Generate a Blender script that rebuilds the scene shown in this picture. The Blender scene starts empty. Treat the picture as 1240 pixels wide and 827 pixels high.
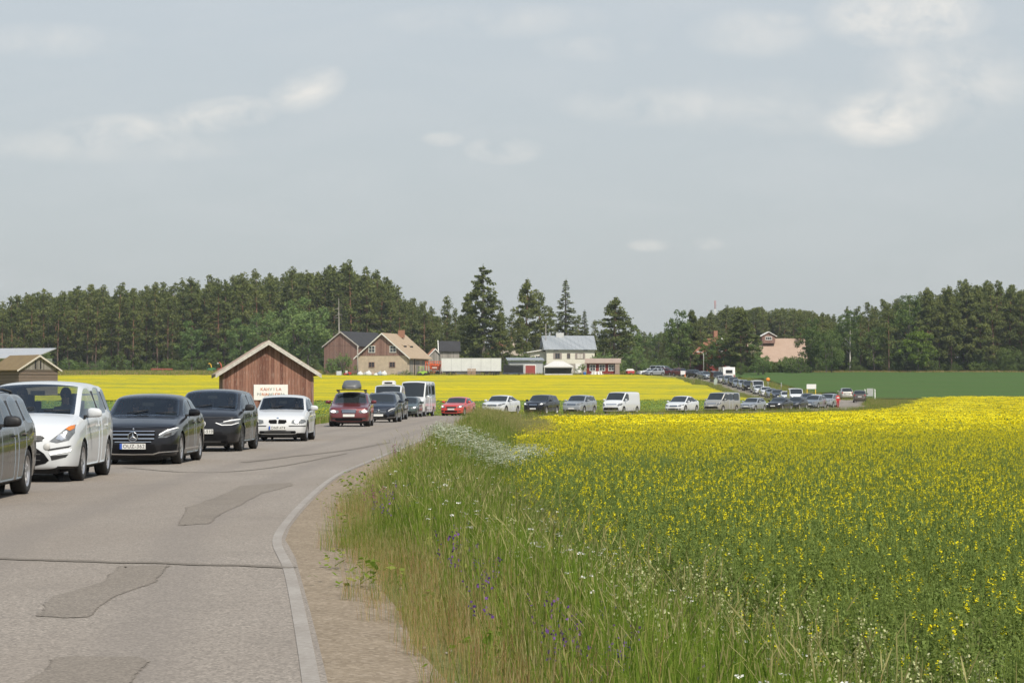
import bpy, bmesh, math, random
import numpy as np
from mathutils import Vector, Matrix, noise
from mathutils.bvhtree import BVHTree
from mathutils.geometry import tessellate_polygon
R = math.radians
rng = np.random.default_rng(11)
random.seed(11)
scene = bpy.context.scene
COL = scene.collection
F = 2928.0        # focal length in photo pixels (85 mm on 36 mm, 1240 px wide)
EYE = 1.42
HOR = 478.0
def pw(px, d):    # world X of something seen at column px from the camera spot, d metres out
    return (px - 620.0) / F * d

# ------------------------------------------------------------------ materials
MATS = {}
class NT:
    def __init__(s, m):
        m.use_nodes = True
        s.nt = m.node_tree
        s.b = s.nt.nodes.get('Principled BSDF')
    def n(s, t, **kw):
        nd = s.nt.nodes.new(t)
        for k, v in kw.items():
            if k.startswith('_'):
                setattr(nd, k[1:], v)
            else:
                nd.inputs[k.replace('__', ' ')].default_value = v
        return nd
    def l(s, a, b): s.nt.links.new(a, b)
    def coord(s, kind='Object', scale=(1, 1, 1), rot=(0, 0, 0)):
        if kind == 'World':
            g = s.n('ShaderNodeNewGeometry'); out = g.outputs['Position']
        else:
            g = s.n('ShaderNodeTexCoord'); out = g.outputs[kind]
        mp = s.n('ShaderNodeMapping'); mp.inputs['Scale'].default_value = scale; mp.inputs['Rotation'].default_value = rot
        s.l(out, mp.inputs['Vector'])
        return mp.outputs[0]
    def noise(s, vec, scale=5, detail=4, rough=0.55, dist=0):
        t = s.n('ShaderNodeTexNoise', Scale=scale, Detail=detail, Roughness=rough, Distortion=dist)
        s.l(vec, t.inputs['Vector'])
        return t.outputs[0]
    def ramp(s, val, stops):
        r = s.n('ShaderNodeValToRGB')
        el = r.color_ramp.elements
        while len(el) < len(stops): el.new(0.5)
        for e, (p, c) in zip(el, stops):
            e.position = p
            e.color = (*c, 1) if len(c) == 3 else c
        s.l(val, r.inputs[0])
        return r.outputs[0]
    def mix(s, fac, a, b, mode='MIX'):
        m = s.n('ShaderNodeMix', _data_type='RGBA', _blend_type=mode)
        for sock, v in ((m.inputs[0], fac), (m.inputs[6], a), (m.inputs[7], b)):
            if hasattr(v, 'is_output'): s.l(v, sock)
            elif isinstance(v, (int, float)): sock.default_value = v
            else: sock.default_value = (*v, 1) if len(v) == 3 else v
        return m.outputs[2]
    def math(s, op, a, b=0.0, c=0.0):
        m = s.n('ShaderNodeMath', _operation=op)
        for sock, v in zip(m.inputs, (a, b, c)):
            if hasattr(v, 'is_output'): s.l(v, sock)
            else: sock.default_value = v
        return m.outputs[0]
    def bump(s, h, strength=0.3, dist=0.05):
        b = s.n('ShaderNodeBump', Strength=strength, Distance=dist)
        s.l(h, b.inputs['Height']); s.l(b.outputs[0], s.b.inputs['Normal'])

def newmat(name):
    m = bpy.data.materials.new(name); MATS[name] = m
    return m, NT(m)

def simple(name, col, rough=0.6, metal=0.0, var=0.12, scale=6.0, spec=0.5, coat=0.0, bump=0.0):
    """colour with a little procedural wear so that nothing is perfectly uniform"""
    if name in MATS: return MATS[name]
    m, t = newmat(name)
    v = t.noise(t.coord('Object'), scale, 5)
    c = t.ramp(v, [(0.3, [x * (1 - var) for x in col]), (0.7, [min(1, x * (1 + var)) for x in col])])
    t.l(c, t.b.inputs['Base Color'])
    t.b.inputs['Roughness'].default_value = rough
    t.b.inputs['Metallic'].default_value = metal
    t.b.inputs['Specular IOR Level'].default_value = spec
    t.b.inputs['Coat Weight'].default_value = coat
    t.b.inputs['Coat Roughness'].default_value = 0.06
    if bump: t.bump(v, bump, 0.02)
    return m

def paint(name, col, metal=0.0, rough=0.4, dirt=0.2, coat=.9):
    if name in MATS: return MATS[name]
    m, t = newmat(name)
    co = t.coord('Object')
    v = t.noise(co, 1.7, 6)
    sep = t.n('ShaderNodeSeparateXYZ'); t.l(co, sep.inputs[0])
    low = t.math('MULTIPLY_ADD', sep.outputs[2], -1.7, 1.15)        # road dust clings low on the body
    dd = t.math('MULTIPLY', t.math('MULTIPLY', low, v), dirt)
    cl = t.n('ShaderNodeClamp'); t.l(dd, cl.inputs[0])
    body = t.mix(cl.outputs[0], col, (0.22, 0.19, 0.155))
    geo = t.n('ShaderNodeNewGeometry')
    c = t.mix(geo.outputs['Backfacing'], body, (0.03, 0.03, 0.032))    # inside of the shell is dark trim
    t.l(c, t.b.inputs['Base Color'])
    t.b.inputs['Metallic'].default_value = metal
    rr = t.math('MULTIPLY_ADD', v, 0.25, rough - 0.1)
    t.l(rr, t.b.inputs['Roughness'])
    t.b.inputs['Coat Weight'].default_value = coat
    t.b.inputs['Specular IOR Level'].default_value = .5 if coat > .8 else .12
    t.b.inputs['Coat Roughness'].default_value = 0.05
    return m

def glass_clear():
    m, t = newmat('car_glass')
    nt = t.nt; nt.nodes.remove(t.b)
    out = nt.nodes['Material Output']
    tr = t.n('ShaderNodeBsdfTransparent'); tr.inputs[0].default_value = (0.74, 0.81, 0.79, 1)
    gl = t.n('ShaderNodeBsdfGlossy'); gl.inputs['Roughness'].default_value = 0.02
    gl.inputs[0].default_value = (0.9, 0.95, 1, 1)
    fr = t.n('ShaderNodeFresnel', IOR=1.5)
    f2 = t.math('MULTIPLY_ADD', fr.outputs[0], 1.0, 0.01)
    mx = t.n('ShaderNodeMixShader')
    t.l(f2, mx.inputs[0]); t.l(tr.outputs[0], mx.inputs[1]); t.l(gl.outputs[0], mx.inputs[2])
    t.l(mx.outputs[0], out.inputs[0])
    return m

def emit(name, col, strength, base=(0.9, 0.9, 0.9)):
    m, t = newmat(name)
    t.b.inputs['Base Color'].default_value = (*base, 1)
    t.b.inputs['Emission Color'].default_value = (*col, 1)
    t.b.inputs['Emission Strength'].default_value = strength
    t.b.inputs['Roughness'].default_value = 0.1
    return m

def leafmat(name, c0, c1, trans=0.35, rough=0.6, tint=True, c2=None):
    """two-tone leaf: colour runs c0..c1 by a per-face 'tint' value, plus a shift per plant"""
    m, t = newmat(name)
    a = t.n('ShaderNodeAttribute'); a.attribute_name = 'tint'
    oi = t.n('ShaderNodeObjectInfo')
    v = t.math('MULTIPLY_ADD', oi.outputs['Random'], 0.35, -0.17)
    f = t.math('ADD', a.outputs['Fac'], v)
    stops = [(0.0, c0), (1.0, c1)] if c2 is None else [(0.0, c0), (0.62, c1), (1.0, c2)]
    c = t.ramp(f, stops)
    nt = t.nt; nt.nodes.remove(t.b); out = nt.nodes['Material Output']
    d = t.n('ShaderNodeBsdfDiffuse'); tl = t.n('ShaderNodeBsdfTranslucent')
    t.l(c, d.inputs[0]); t.l(t.mix(0.5, c, (1.0, 0.95, 0.4), 'MULTIPLY'), tl.inputs[0])
    mx = t.n('ShaderNodeMixShader'); mx.inputs[0].default_value = trans
    t.l(d.outputs[0], mx.inputs[1]); t.l(tl.outputs[0], mx.inputs[2])
    t.l(mx.outputs[0], out.inputs[0])
    return m

def planks(name, c0, c1, width=0.16, axis='X', rough=0.85, grain=1.0, streak=None):
    """weathered boards: narrow strips of differing tone with grain along them"""
    m, t = newmat(name)
    co = t.coord('Object')
    sep = t.n('ShaderNodeSeparateXYZ'); t.l(co, sep.inputs[0])
    # x + y so that boards run round the corner too
    across = t.math('ADD', sep.outputs[0], sep.outputs[1]) if axis == 'X' else sep.outputs[2]
    idx = t.math('FLOOR', t.math('DIVIDE', across, width))
    wn = t.n('ShaderNodeTexWhiteNoise', _noise_dimensions='1D'); t.l(idx, wn.inputs['W'])
    fr = t.math('FRACT', t.math('DIVIDE', across, width))
    gap = t.math('LESS_THAN', fr, 0.07)
    sc = (9, 9, 0.55) if axis == 'X' else (0.5, 0.5, 9)
    g = t.noise(t.coord('Object', sc), 1.6 * grain, 6, 0.65)
    f = t.math('ADD', t.math('MULTIPLY', wn.outputs[0], 0.5), t.math('MULTIPLY', g, 0.62))
    col = t.ramp(f, [(0.25, c0), (0.78, c1)])
    if streak:
        s2 = t.noise(t.coord('Object', sc), 3.1, 5, 0.7)
        col = t.mix(t.ramp(s2, [(.54, (0, 0, 0)), (.68, (.85, .85, .85))]), col, streak)
    col = t.mix(gap, col, [x * 0.35 for x in c0])
    t.l(col, t.b.inputs['Base Color']); t.b.inputs['Roughness'].default_value = rough
    t.b.inputs['Specular IOR Level'].default_value = 0.2
    t.bump(t.math('SUBTRACT', g, gap), 0.35, 0.02)
    return m

# ------------------------------------------------------------------ mesh building
class MB:
    """collects shapes and links them as ONE mesh object"""
    def __init__(s): s.v = []; s.f = []; s.m = []; s.sm = []
    def add(s, vs, fs, mi=0, smooth=False):
        o = len(s.v); s.v += [tuple(v) for v in vs]
        s.f += [tuple(i + o for i in f) for f in fs]
        s.m += [mi] * len(fs); s.sm += [smooth] * len(fs); return s
    def box(s, c, size, rz=0.0, mi=0, M=None):
        x, y, z = [d / 2 for d in size]
        vs = [Vector((sx * x, sy * y, sz * z)) for sx in (-1, 1) for sy in (-1, 1) for sz in (-1, 1)]
        rot = M if M is not None else Matrix.Rotation(rz, 3, 'Z')
        vs = [rot @ v + Vector(c) for v in vs]
        return s.add(vs, [(0, 1, 3, 2), (4, 6, 7, 5), (0, 4, 5, 1), (2, 3, 7, 6), (0, 2, 6, 4), (1, 5, 7, 3)], mi)
    def tube(s, pts, rad, n=8, mi=0, cap=True, smooth=True):
        pts = [Vector(p) for p in pts]; k = len(pts)
        if not hasattr(rad, '__len__'): rad = [rad] * k
        vs = []; up = Vector((0, 0, 1))
        for i, p in enumerate(pts):
            t = (pts[min(i + 1, k - 1)] - pts[max(i - 1, 0)]).normalized()
            a = t.cross(up if abs(t.z) < 0.9 else Vector((1, 0, 0))).normalized(); b = t.cross(a)
            for j in range(n):
                w = 2 * math.pi * j / n
                vs.append(p + (a * math.cos(w) + b * math.sin(w)) * rad[i])
        fs = [(i * n + j, i * n + (j + 1) % n, (i + 1) * n + (j + 1) % n, (i + 1) * n + j) for i in range(k - 1) for j in range(n)]
        s.add(vs, fs, mi, smooth)
        if cap:
            s.add(vs[:n], [tuple(range(n))], mi); s.add(vs[-n:], [tuple(range(n - 1, -1, -1))], mi)
        return s
    def prism(s, poly, t0, t1, axis='Y', mi=0):
        """polygon (a,b) extruded along axis; axis Y: (x,z), X: (y,z), Z: (x,y)"""
        def P(a, b, t): return {'Y': (a, t, b), 'X': (t, a, b), 'Z': (a, b, t)}[axis]
        n = len(poly)
        vs = [P(a, b, t0) for a, b in poly] + [P(a, b, t1) for a, b in poly]
        fs = [(i, (i + 1) % n, n + (i + 1) % n, n + i) for i in range(n)]
        tr = tessellate_polygon([[Vector((a, b, 0)) for a, b in poly]])
        fs += [tuple(t) for t in tr] + [tuple(n + i for i in reversed(t)) for t in tr]
        return s.add(vs, fs, mi)
    def lathe(s, prof, n=24, axis='X', c=(0, 0, 0), mi=0, smooth=True, close=False):
        """profile (radius, along) turned round axis"""
        vs = []
        for r, a in prof:
            for j in range(n):
                w = 2 * math.pi * j / n; p, q = r * math.cos(w), r * math.sin(w)
                d = {'X': (a, p, q), 'Y': (p, a, q), 'Z': (p, q, a)}[axis]
                vs.append((c[0] + d[0], c[1] + d[1], c[2] + d[2]))
        k = len(prof)
        fs = [(i * n + j, i * n + (j + 1) % n, (i + 1) * n + (j + 1) % n, (i + 1) * n + j) for i in range(k - 1) for j in range(n)]
        if close:
            fs += [tuple(range(n)), tuple((k - 1) * n + j for j in range(n))]
        return s.add(vs, fs, mi, smooth)
    def ball(s, c, r, n=10, m=7, mi=0):
        if not hasattr(r, '__len__'): r = (r, r, r)
        vs = [(c[0] + r[0] * math.sin(math.pi * i / m) * math.cos(2 * math.pi * j / n),
               c[1] + r[1] * math.sin(math.pi * i / m) * math.sin(2 * math.pi * j / n),
               c[2] + r[2] * math.cos(math.pi * i / m)) for i in range(m + 1) for j in range(n)]
        fs = [(i * n + j, (i + 1) * n + j, (i + 1) * n + (j + 1) % n, i * n + (j + 1) % n) for i in range(m) for j in range(n)]
        return s.add(vs, fs, mi, True)
    def mesh(s, name, mats, tint=None, fix=True):
        me = bpy.data.meshes.new(name)
        me.from_pydata(s.v, [], s.f)
        for m in (mats if isinstance(mats, (list, tuple)) else [mats]): me.materials.append(m)
        me.polygons.foreach_set('material_index', s.m)
        me.polygons.foreach_set('use_smooth', s.sm)
        if fix:
            bm = bmesh.new(); bm.from_mesh(me)
            bmesh.ops.remove_doubles(bm, verts=bm.verts, dist=1e-5)
            bmesh.ops.recalc_face_normals(bm, faces=bm.faces)
            bm.to_mesh(me); bm.free()
        if tint is not None:
            at = me.attributes.new('tint', 'FLOAT', 'FACE'); at.data.foreach_set('value', tint)
        me.update()
        return me
    def build(s, name, mats, parent=None, loc=None, rz=0.0, bevel=0.0):
        o = link(name, s.mesh(name, mats), parent, loc, rz)
        if bevel:
            b = o.modifiers.new('bevel', 'BEVEL'); b.width = bevel; b.segments = 2; b.limit_method = 'ANGLE'
        return o

def link(name, me, parent=None, loc=None, rz=0.0):
    o = bpy.data.objects.new(name, me); COL.objects.link(o)
    if parent: o.parent = parent
    if loc is not None: o.location = loc
    if rz: o.rotation_euler = (0, 0, rz)
    return o
def thing(name, label, cat, loc=(0, 0, 0), rz=0.0, group=None):
    o = link(name, None, None, loc, rz); return tag(o, label, cat, group)
def tag(o, label, cat, group=None):
    o['label'] = label; o['category'] = cat
    if group: o['group'] = group
    return o
def struct(o, kind='structure'):
    o['kind'] = kind; return o
def mesh_np(name, V, Fc, mats, mi=None, tint=None, smooth=False):
    """fast mesh from numpy quads / tris"""
    me = bpy.data.meshes.new(name)
    V = np.asarray(V, np.float32); Fc = np.asarray(Fc, np.int32)
    n, k = Fc.shape
    me.vertices.add(len(V)); me.vertices.foreach_set('co', V.ravel())
    me.loops.add(n * k); me.loops.foreach_set('vertex_index', Fc.ravel())
    me.polygons.add(n); me.polygons.foreach_set('loop_start', np.arange(0, n * k, k, dtype=np.int32))
    for m in (mats if isinstance(mats, (list, tuple)) else [mats]): me.materials.append(m)
    if mi is not None: me.polygons.foreach_set('material_index', np.asarray(mi, np.int32))
    me.polygons.foreach_set('use_smooth', np.full(n, smooth))
    if tint is not None:
        at = me.attributes.new('tint', 'FLOAT', 'FACE'); at.data.foreach_set('value', np.asarray(tint, np.float32))
    me.update(calc_edges=True); me.validate()
    return me
def text_mesh(txt, size, mat, depth=0.004, align='CENTER', spacing=1.0, bold=0.0):
    cu = bpy.data.curves.new('lettering', 'FONT'); cu.body = txt; cu.size = size; cu.extrude = depth
    cu.align_x = align; cu.align_y = 'CENTER'; cu.space_character = spacing; cu.offset = bold
    o = bpy.data.objects.new('lettering', cu); COL.objects.link(o)
    dg = bpy.context.evaluated_depsgraph_get(); dg.update()
    me = bpy.data.meshes.new_from_object(o.evaluated_get(dg))
    bpy.data.objects.remove(o)
    me.materials.clear(); me.materials.append(mat)
    return me

# ------------------------------------------------------------------ scatter (stuff only: grass, crop, ground cover, far wood)
def scatter(name, pts, rot, scl, pick, protos, kind='stuff'):
    """one object whose geometry nodes set the given small meshes out at the given points"""
    col = bpy.data.collections.new(name + '_kinds')
    for i, me in enumerate(protos):
        po = bpy.data.objects.new('%s_kind_%02d' % (name, i), me); col.objects.link(po)
    me = bpy.data.meshes.new(name)
    n = len(pts)
    me.vertices.add(n); me.vertices.foreach_set('co', np.asarray(pts, np.float32).ravel())
    a = me.attributes.new('rot', 'FLOAT_VECTOR', 'POINT'); a.data.foreach_set('vector', np.asarray(rot, np.float32).ravel())
    a = me.attributes.new('scl', 'FLOAT', 'POINT'); a.data.foreach_set('value', np.asarray(scl, np.float32))
    a = me.attributes.new('pick', 'INT', 'POINT'); a.data.foreach_set('value', np.asarray(pick, np.int32))
    o = link(name, me); o['kind'] = kind
    ng = bpy.data.node_groups.new(name + '_nodes', 'GeometryNodeTree')
    ng.interface.new_socket('Geometry', in_out='INPUT', socket_type='NodeSocketGeometry')
    ng.interface.new_socket('Geometry', in_out='OUTPUT', socket_type='NodeSocketGeometry')
    N = ng.nodes.new; Lk = ng.links.new
    gi = N('NodeGroupInput'); go = N('NodeGroupOutput')
    ci = N('GeometryNodeCollectionInfo'); ci.inputs['Collection'].default_value = col
    ci.inputs['Separate Children'].default_value = True; ci.inputs['Reset Children'].default_value = True
    iop = N('GeometryNodeInstanceOnPoints'); iop.inputs['Pick Instance'].default_value = True
    def attr(nm, t):
        x = N('GeometryNodeInputNamedAttribute'); x.data_type = t; x.inputs['Name'].default_value = nm; return x.outputs['Attribute']
    e2r = N('FunctionNodeEulerToRotation')
    Lk(attr('rot', 'FLOAT_VECTOR'), e2r.inputs[0])
    Lk(gi.outputs[0], iop.inputs['Points']); Lk(ci.outputs[0], iop.inputs['Instance'])
    Lk(attr('pick', 'INT'), iop.inputs['Instance Index'])
    Lk(e2r.outputs[0], iop.inputs['Rotation']); Lk(attr('scl', 'FLOAT'), iop.inputs['Scale'])
    Lk(iop.outputs[0], go.inputs[0])
    md = o.modifiers.new('scatter', 'NODES'); md.node_group = ng
    return o
# ------------------------------------------------------------------ terrain, roads
def catmull(pts, step=1.5):
    P = [np.array(p, float) for p in pts]; P = [2 * P[0] - P[1]] + P + [2 * P[-1] - P[-2]]
    out = []
    for i in range(1, len(P) - 2):
        n = max(2, int(np.linalg.norm(P[i + 1] - P[i]) / step))
        for k in range(n):
            t = k / n
            out.append(0.5 * (2 * P[i] + (P[i + 1] - P[i - 1]) * t + (2 * P[i - 1] - 5 * P[i] + 4 * P[i + 1] - P[i + 2]) * t * t
                              + (3 * P[i] - P[i - 1] - 3 * P[i + 1] + P[i + 2]) * t ** 3))
    out.append(P[-2]); return np.array(out)
ROAD = catmull([(3.2, -60), (-1.1, -20), (-3.25, 0), (-4.45, 11.9), (-5.38, 20.6), (-5.9, 25.7), (-6.5, 40.8), (-6.5, 52), (-6.25, 80), (-5.9, 109),
                (-5.7, 130), (-5.6, 150), (-5.5, 163), (-5.0, 173), (-3.6, 181), (-1.0, 189), (3.2, 199.5), (8.9, 213), (17, 231), (26.5, 252), (35, 273),
                (39.6, 292), (41, 315), (41, 345), (40.6, 400), (40.3, 440), (39, 470), (34, 490), (25, 503), (10, 512), (-15, 520)])
SIDE = catmull([(38.5, 294), (42, 309), (45.4, 326), (47.4, 345), (46.8, 362), (44.5, 385), (41.5, 412)])
def poly_dist(x, y, line):
    """distance and signed offset (right of the line positive)"""
    x = np.atleast_1d(np.asarray(x, float)).ravel(); y = np.atleast_1d(np.asarray(y, float)).ravel()
    a = line[:-1]; b = line[1:]; ab = b - a; L2 = (ab ** 2).sum(1)
    best = np.full(len(x), 1e9); sg = np.zeros(len(x))
    for c in range(0, len(x), 20000):
        px = x[c:c + 20000, None]; py = y[c:c + 20000, None]
        t = np.clip(((px - a[:, 0]) * ab[:, 0] + (py - a[:, 1]) * ab[:, 1]) / L2, 0, 1)
        dx = px - a[:, 0] - t * ab[:, 0]; dy = py - a[:, 1] - t * ab[:, 1]
        D = np.hypot(dx, dy); k = D.argmin(1); r = np.arange(len(k))
        best[c:c + 20000] = D[r, k]
        sg[c:c + 20000] = np.sign(dx[r, k] * ab[k, 1] - dy[r, k] * ab[k, 0])
    return best * np.where(sg == 0, 1, sg)
ZK = [(-100, 0), (100, 0), (150, -.06), (217, -.28), (266, -.3), (300, 0), (340, .5), (365, 1.0), (400, 2.0), (437, 3.3), (465, 4.3), (500, 5.4),
      (560, 6.6), (650, 7.6), (800, 10), (1200, 16), (2500, 20), (6000, 20)]
ZX = np.array([k[0] for k in ZK], float); ZV = np.array([k[1] for k in ZK], float)
def zbase(y):
    y = np.asarray(y, float)
    return (np.interp(y - 9, ZX, ZV) + np.interp(y, ZX, ZV) * 2 + np.interp(y + 9, ZX, ZV)) / 4
def smooth01(t): t = np.clip(t, 0, 1); return t * t * (3 - 2 * t)
def ground_z(x, y, s=None, low=True):
    x = np.atleast_1d(np.asarray(x, float)).ravel(); y = np.atleast_1d(np.asarray(y, float)).ravel()
    if s is None: s = poly_dist(x, y, ROAD)
    sd = np.abs(poly_dist(x, y, SIDE))
    far = 1 - 0.75 * smooth01((y - 230) / 80)
    right = np.interp(s, [3.5, 3.8, 4.45, 5.2, 6.3, 7.3, 9], [0, -.03, -.085, -.38, -.85, -.72, -.72])
    left = np.interp(-s, [3.5, 3.8, 4.45, 6.0, 8], [0, -.03, -.085, -.4, -.35])
    off = np.where(s > 0, right, left) * far
    off = off * smooth01((sd - 2.6) / 2.5)
    bumps = np.array([noise.noise(Vector((a * .35, b * .35, 0))) for a, b in zip(x, y)]) * .06 * smooth01((np.abs(s) - 4) / 1.5)
    z = zbase(y) + off + bumps
    if low: z = z - 0.045 * ((np.abs(s) < 3.8) | (sd < 2.7))
    return z
def gz(x, y): return float(ground_z([x], [y], low=False)[0])

def axis(parts):
    out = []
    for a, b, st in parts: out += list(np.arange(a, b, st))
    out.append(parts[-1][1]); return np.array(out)
gx = axis([(-5000, -900, 820), (-900, -240, 60), (-240, -60, 12), (-60, -16, 2.5), (-16, 5, .4), (5, 70, 2.2), (70, 240, 12), (240, 900, 60), (900, 5000, 820)])
gy = axis([(-60, 0, 4), (0, 60, .7), (60, 130, 1.6), (130, 340, 2.6), (340, 660, 8), (660, 1000, 40), (1000, 6000, 500)])
GX, GY = np.meshgrid(gx, gy)
gs = poly_dist(GX.ravel(), GY.ravel(), ROAD)
GZ = ground_z(GX.ravel(), GY.ravel(), gs)
V = np.stack([GX.ravel(), GY.ravel(), GZ], 1)
nx, ny = len(gx), len(gy)
ii = (np.arange(ny - 1)[:, None] * nx + np.arange(nx - 1)[None]).ravel()
FQ = np.stack([ii, ii + 1, ii + nx + 1, ii + nx], 1)
m, t = newmat('ground_soil_grass')
co = t.coord('World')
n1 = t.noise(co, .12, 6); n2 = t.noise(co, 2.2, 6, .7); n3 = t.noise(co, 14, 4, .7)
c = t.ramp(n1, [(.35, (.125, .15, .045)), (.52, (.17, .175, .06)), (.68, (.26, .22, .10))])
c = t.mix(t.math('MULTIPLY', n2, .75), c, (.09, .12, .032)); c = t.mix(.35, c, t.ramp(n3, [(.3, (.05, .045, .02)), (.7, (.3, .26, .13))]))
t.l(c, t.b.inputs['Base Color']); t.b.inputs['Roughness'].default_value = .95; t.b.inputs['Specular IOR Level'].default_value = .1
t.bump(n3, .6, .08)
struct(link('ground', mesh_np('ground', V, FQ, m, smooth=True)))

def strip(name, line, s0, s1, dz, mat, cuts=6, jitter=None):
    """a sheet that follows a road line between two offsets from it"""
    T = np.gradient(line, axis=0); T /= np.linalg.norm(T, axis=1)[:, None]
    Nr = np.stack([T[:, 1], -T[:, 0]], 1)
    cols = np.linspace(0, 1, cuts + 1); n = len(line); V = []; OF = []
    for i in range(n):
        a = s0[i] if hasattr(s0, '__len__') else s0; b = s1[i] if hasattr(s1, '__len__') else s1
        for q in cols:
            o = a + (b - a) * q; p = line[i] + Nr[i] * o
            V.append((p[0], p[1], zbase(p[1]) + dz - .05 * smooth01((abs(o) - 3.75) / .5))); OF.append(o)
    k = cuts + 1
    ii = (np.arange(n - 1)[:, None] * k + np.arange(k - 1)[None]).ravel()
    ob_ = link(name, mesh_np(name, V, np.stack([ii, ii + 1, ii + k + 1, ii + k], 1), mat, smooth=True))
    at = ob_.data.attributes.new('across', 'FLOAT', 'POINT'); at.data.foreach_set('value', np.array(OF, np.float32))
    return struct(ob_)

def asphalt(name, base, speck=.35, fine=55, tracks=True):
    m, t = newmat(name)
    co = t.coord('World')
    f1 = t.noise(co, fine, 3, .8); f2 = t.noise(co, fine * .33, 3, .7); big = t.noise(t.coord('World', (.25, .1, 1)), 1.0, 5, .6)
    v = t.n('ShaderNodeTexVoronoi', Scale=fine * 1.6); t.l(co, v.inputs['Vector'])
    st = t.ramp(v.outputs['Color'], [(.0, [b * .42 for b in base]), (.45, base), (1, [min(1, b * 2.1) for b in base])])
    c = t.mix(speck, base, st)
    c = t.mix(t.math('MULTIPLY', f2, .5), c, [b * .8 for b in base])
    c = t.mix(t.ramp(big, [(.35, (0, 0, 0)), (.7, (.75, .75, .75))]), c, [base[0] * .86, base[1] * .83, base[2] * .8])
    ac = t.n('ShaderNodeAttribute'); ac.attribute_name = 'across'
    wv = t.math('ABSOLUTE', t.math('SUBTRACT', t.math('ABSOLUTE', t.math('SUBTRACT', t.math('ABSOLUTE', t.math('ADD', ac.outputs['Fac'], t.math('MULTIPLY_ADD', big, .5, -.25))), 1.72)), .78))
    trk = t.n('ShaderNodeMapRange'); trk.inputs[1].default_value = .08; trk.inputs[2].default_value = .42; trk.inputs[3].default_value = 1.0; trk.inputs[4].default_value = 0.0; trk.interpolation_type = 'SMOOTHSTEP'; t.l(wv, trk.inputs[0])
    c = t.mix(t.math('MULTIPLY', trk.outputs[0], t.math('MULTIPLY_ADD', f2, .5, .12)), c, [base[0] * .74, base[1] * .74, base[2] * .76])     # polished wheel paths
    stn = t.ramp(t.noise(t.coord('World', (1, .45, 1)), .9, 6, .7), [(.55, (0, 0, 0)), (.68, (.4, .4, .4))])
    c = t.mix(stn, c, [b * .72 for b in base])
    t.l(c, t.b.inputs['Base Color']); t.b.inputs['Roughness'].default_value = .88; t.b.inputs['Specular IOR Level'].default_value = .25
    t.bump(f1, .35, .012)
    return m, t
AS, _ = asphalt('road_asphalt', (.238, .211, .180), .95, 40)
struct_road = strip('road', ROAD, -3.75, 3.53, 0.0, AS, 16)
strip('side_road', SIDE, -2.4, 2.4, .006, AS, 6)
# gravel shoulders with a ragged outer edge
m, t = newmat('shoulder_gravel')
co = t.coord('World')
g1 = t.noise(co, 1.6, 8, .72); v = t.n('ShaderNodeTexVoronoi', Scale=38); t.l(co, v.inputs['Vector'])
c = t.ramp(g1, [(.3, (.20, .155, .105)), (.7, (.30, .24, .17))])
c = t.mix(.42, c, t.ramp(v.outputs['Color'], [(0, (.10, .08, .06)), (.6, (.26, .22, .165)), (1, (.50, .43, .35))]))
t.l(c, t.b.inputs['Base Color']); t.b.inputs['Roughness'].default_value = .95; t.b.inputs['Specular IOR Level'].default_value = .15
t.bump(t.noise(co, 30, 4, .7), .6, .03)
GR = m
near = ROAD[(ROAD[:, 1] > -10) & (ROAD[:, 1] < 330)]
edge = np.array([np.interp(y, [5, 25], [4.0, 4.22]) + .2 * noise.noise(Vector((0, y * .35, 3))) + .16 * noise.noise(Vector((0, y * 1.3, 5))) for y in near[:, 1]])
strip('gravel_shoulder', near, 3.5, edge, -.004, GR, 3)
strip('gravel_shoulder', near, -edge, -3.65, -.004, GR, 3)
# worn white edge line
m, t = newmat('worn_line_paint')
co = t.coord('World')
w = t.noise(co, 22, 5, .75); w2 = t.noise(co, 1.4, 3)
f = t.math('ADD', t.math('MULTIPLY', w, .75), t.math('MULTIPLY', w2, .4))
c = t.ramp(f, [(.50, (.238, .212, .182)), (.74, (.335, .31, .275)), (.90, (.44, .42, .38))])
t.l(c, t.b.inputs['Base Color']); t.b.inputs['Roughness'].default_value = .8
ln = ROAD[(ROAD[:, 1] > -6) & (ROAD[:, 1] < 175)]
ln = catmull([tuple(p) for p in ln[::3]], .7)
strip('edge_line', ln, 3.405, 3.495, .005, m, 2)
strip('edge_line', ln, -3.495, -3.40, .005, m, 2)

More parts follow.
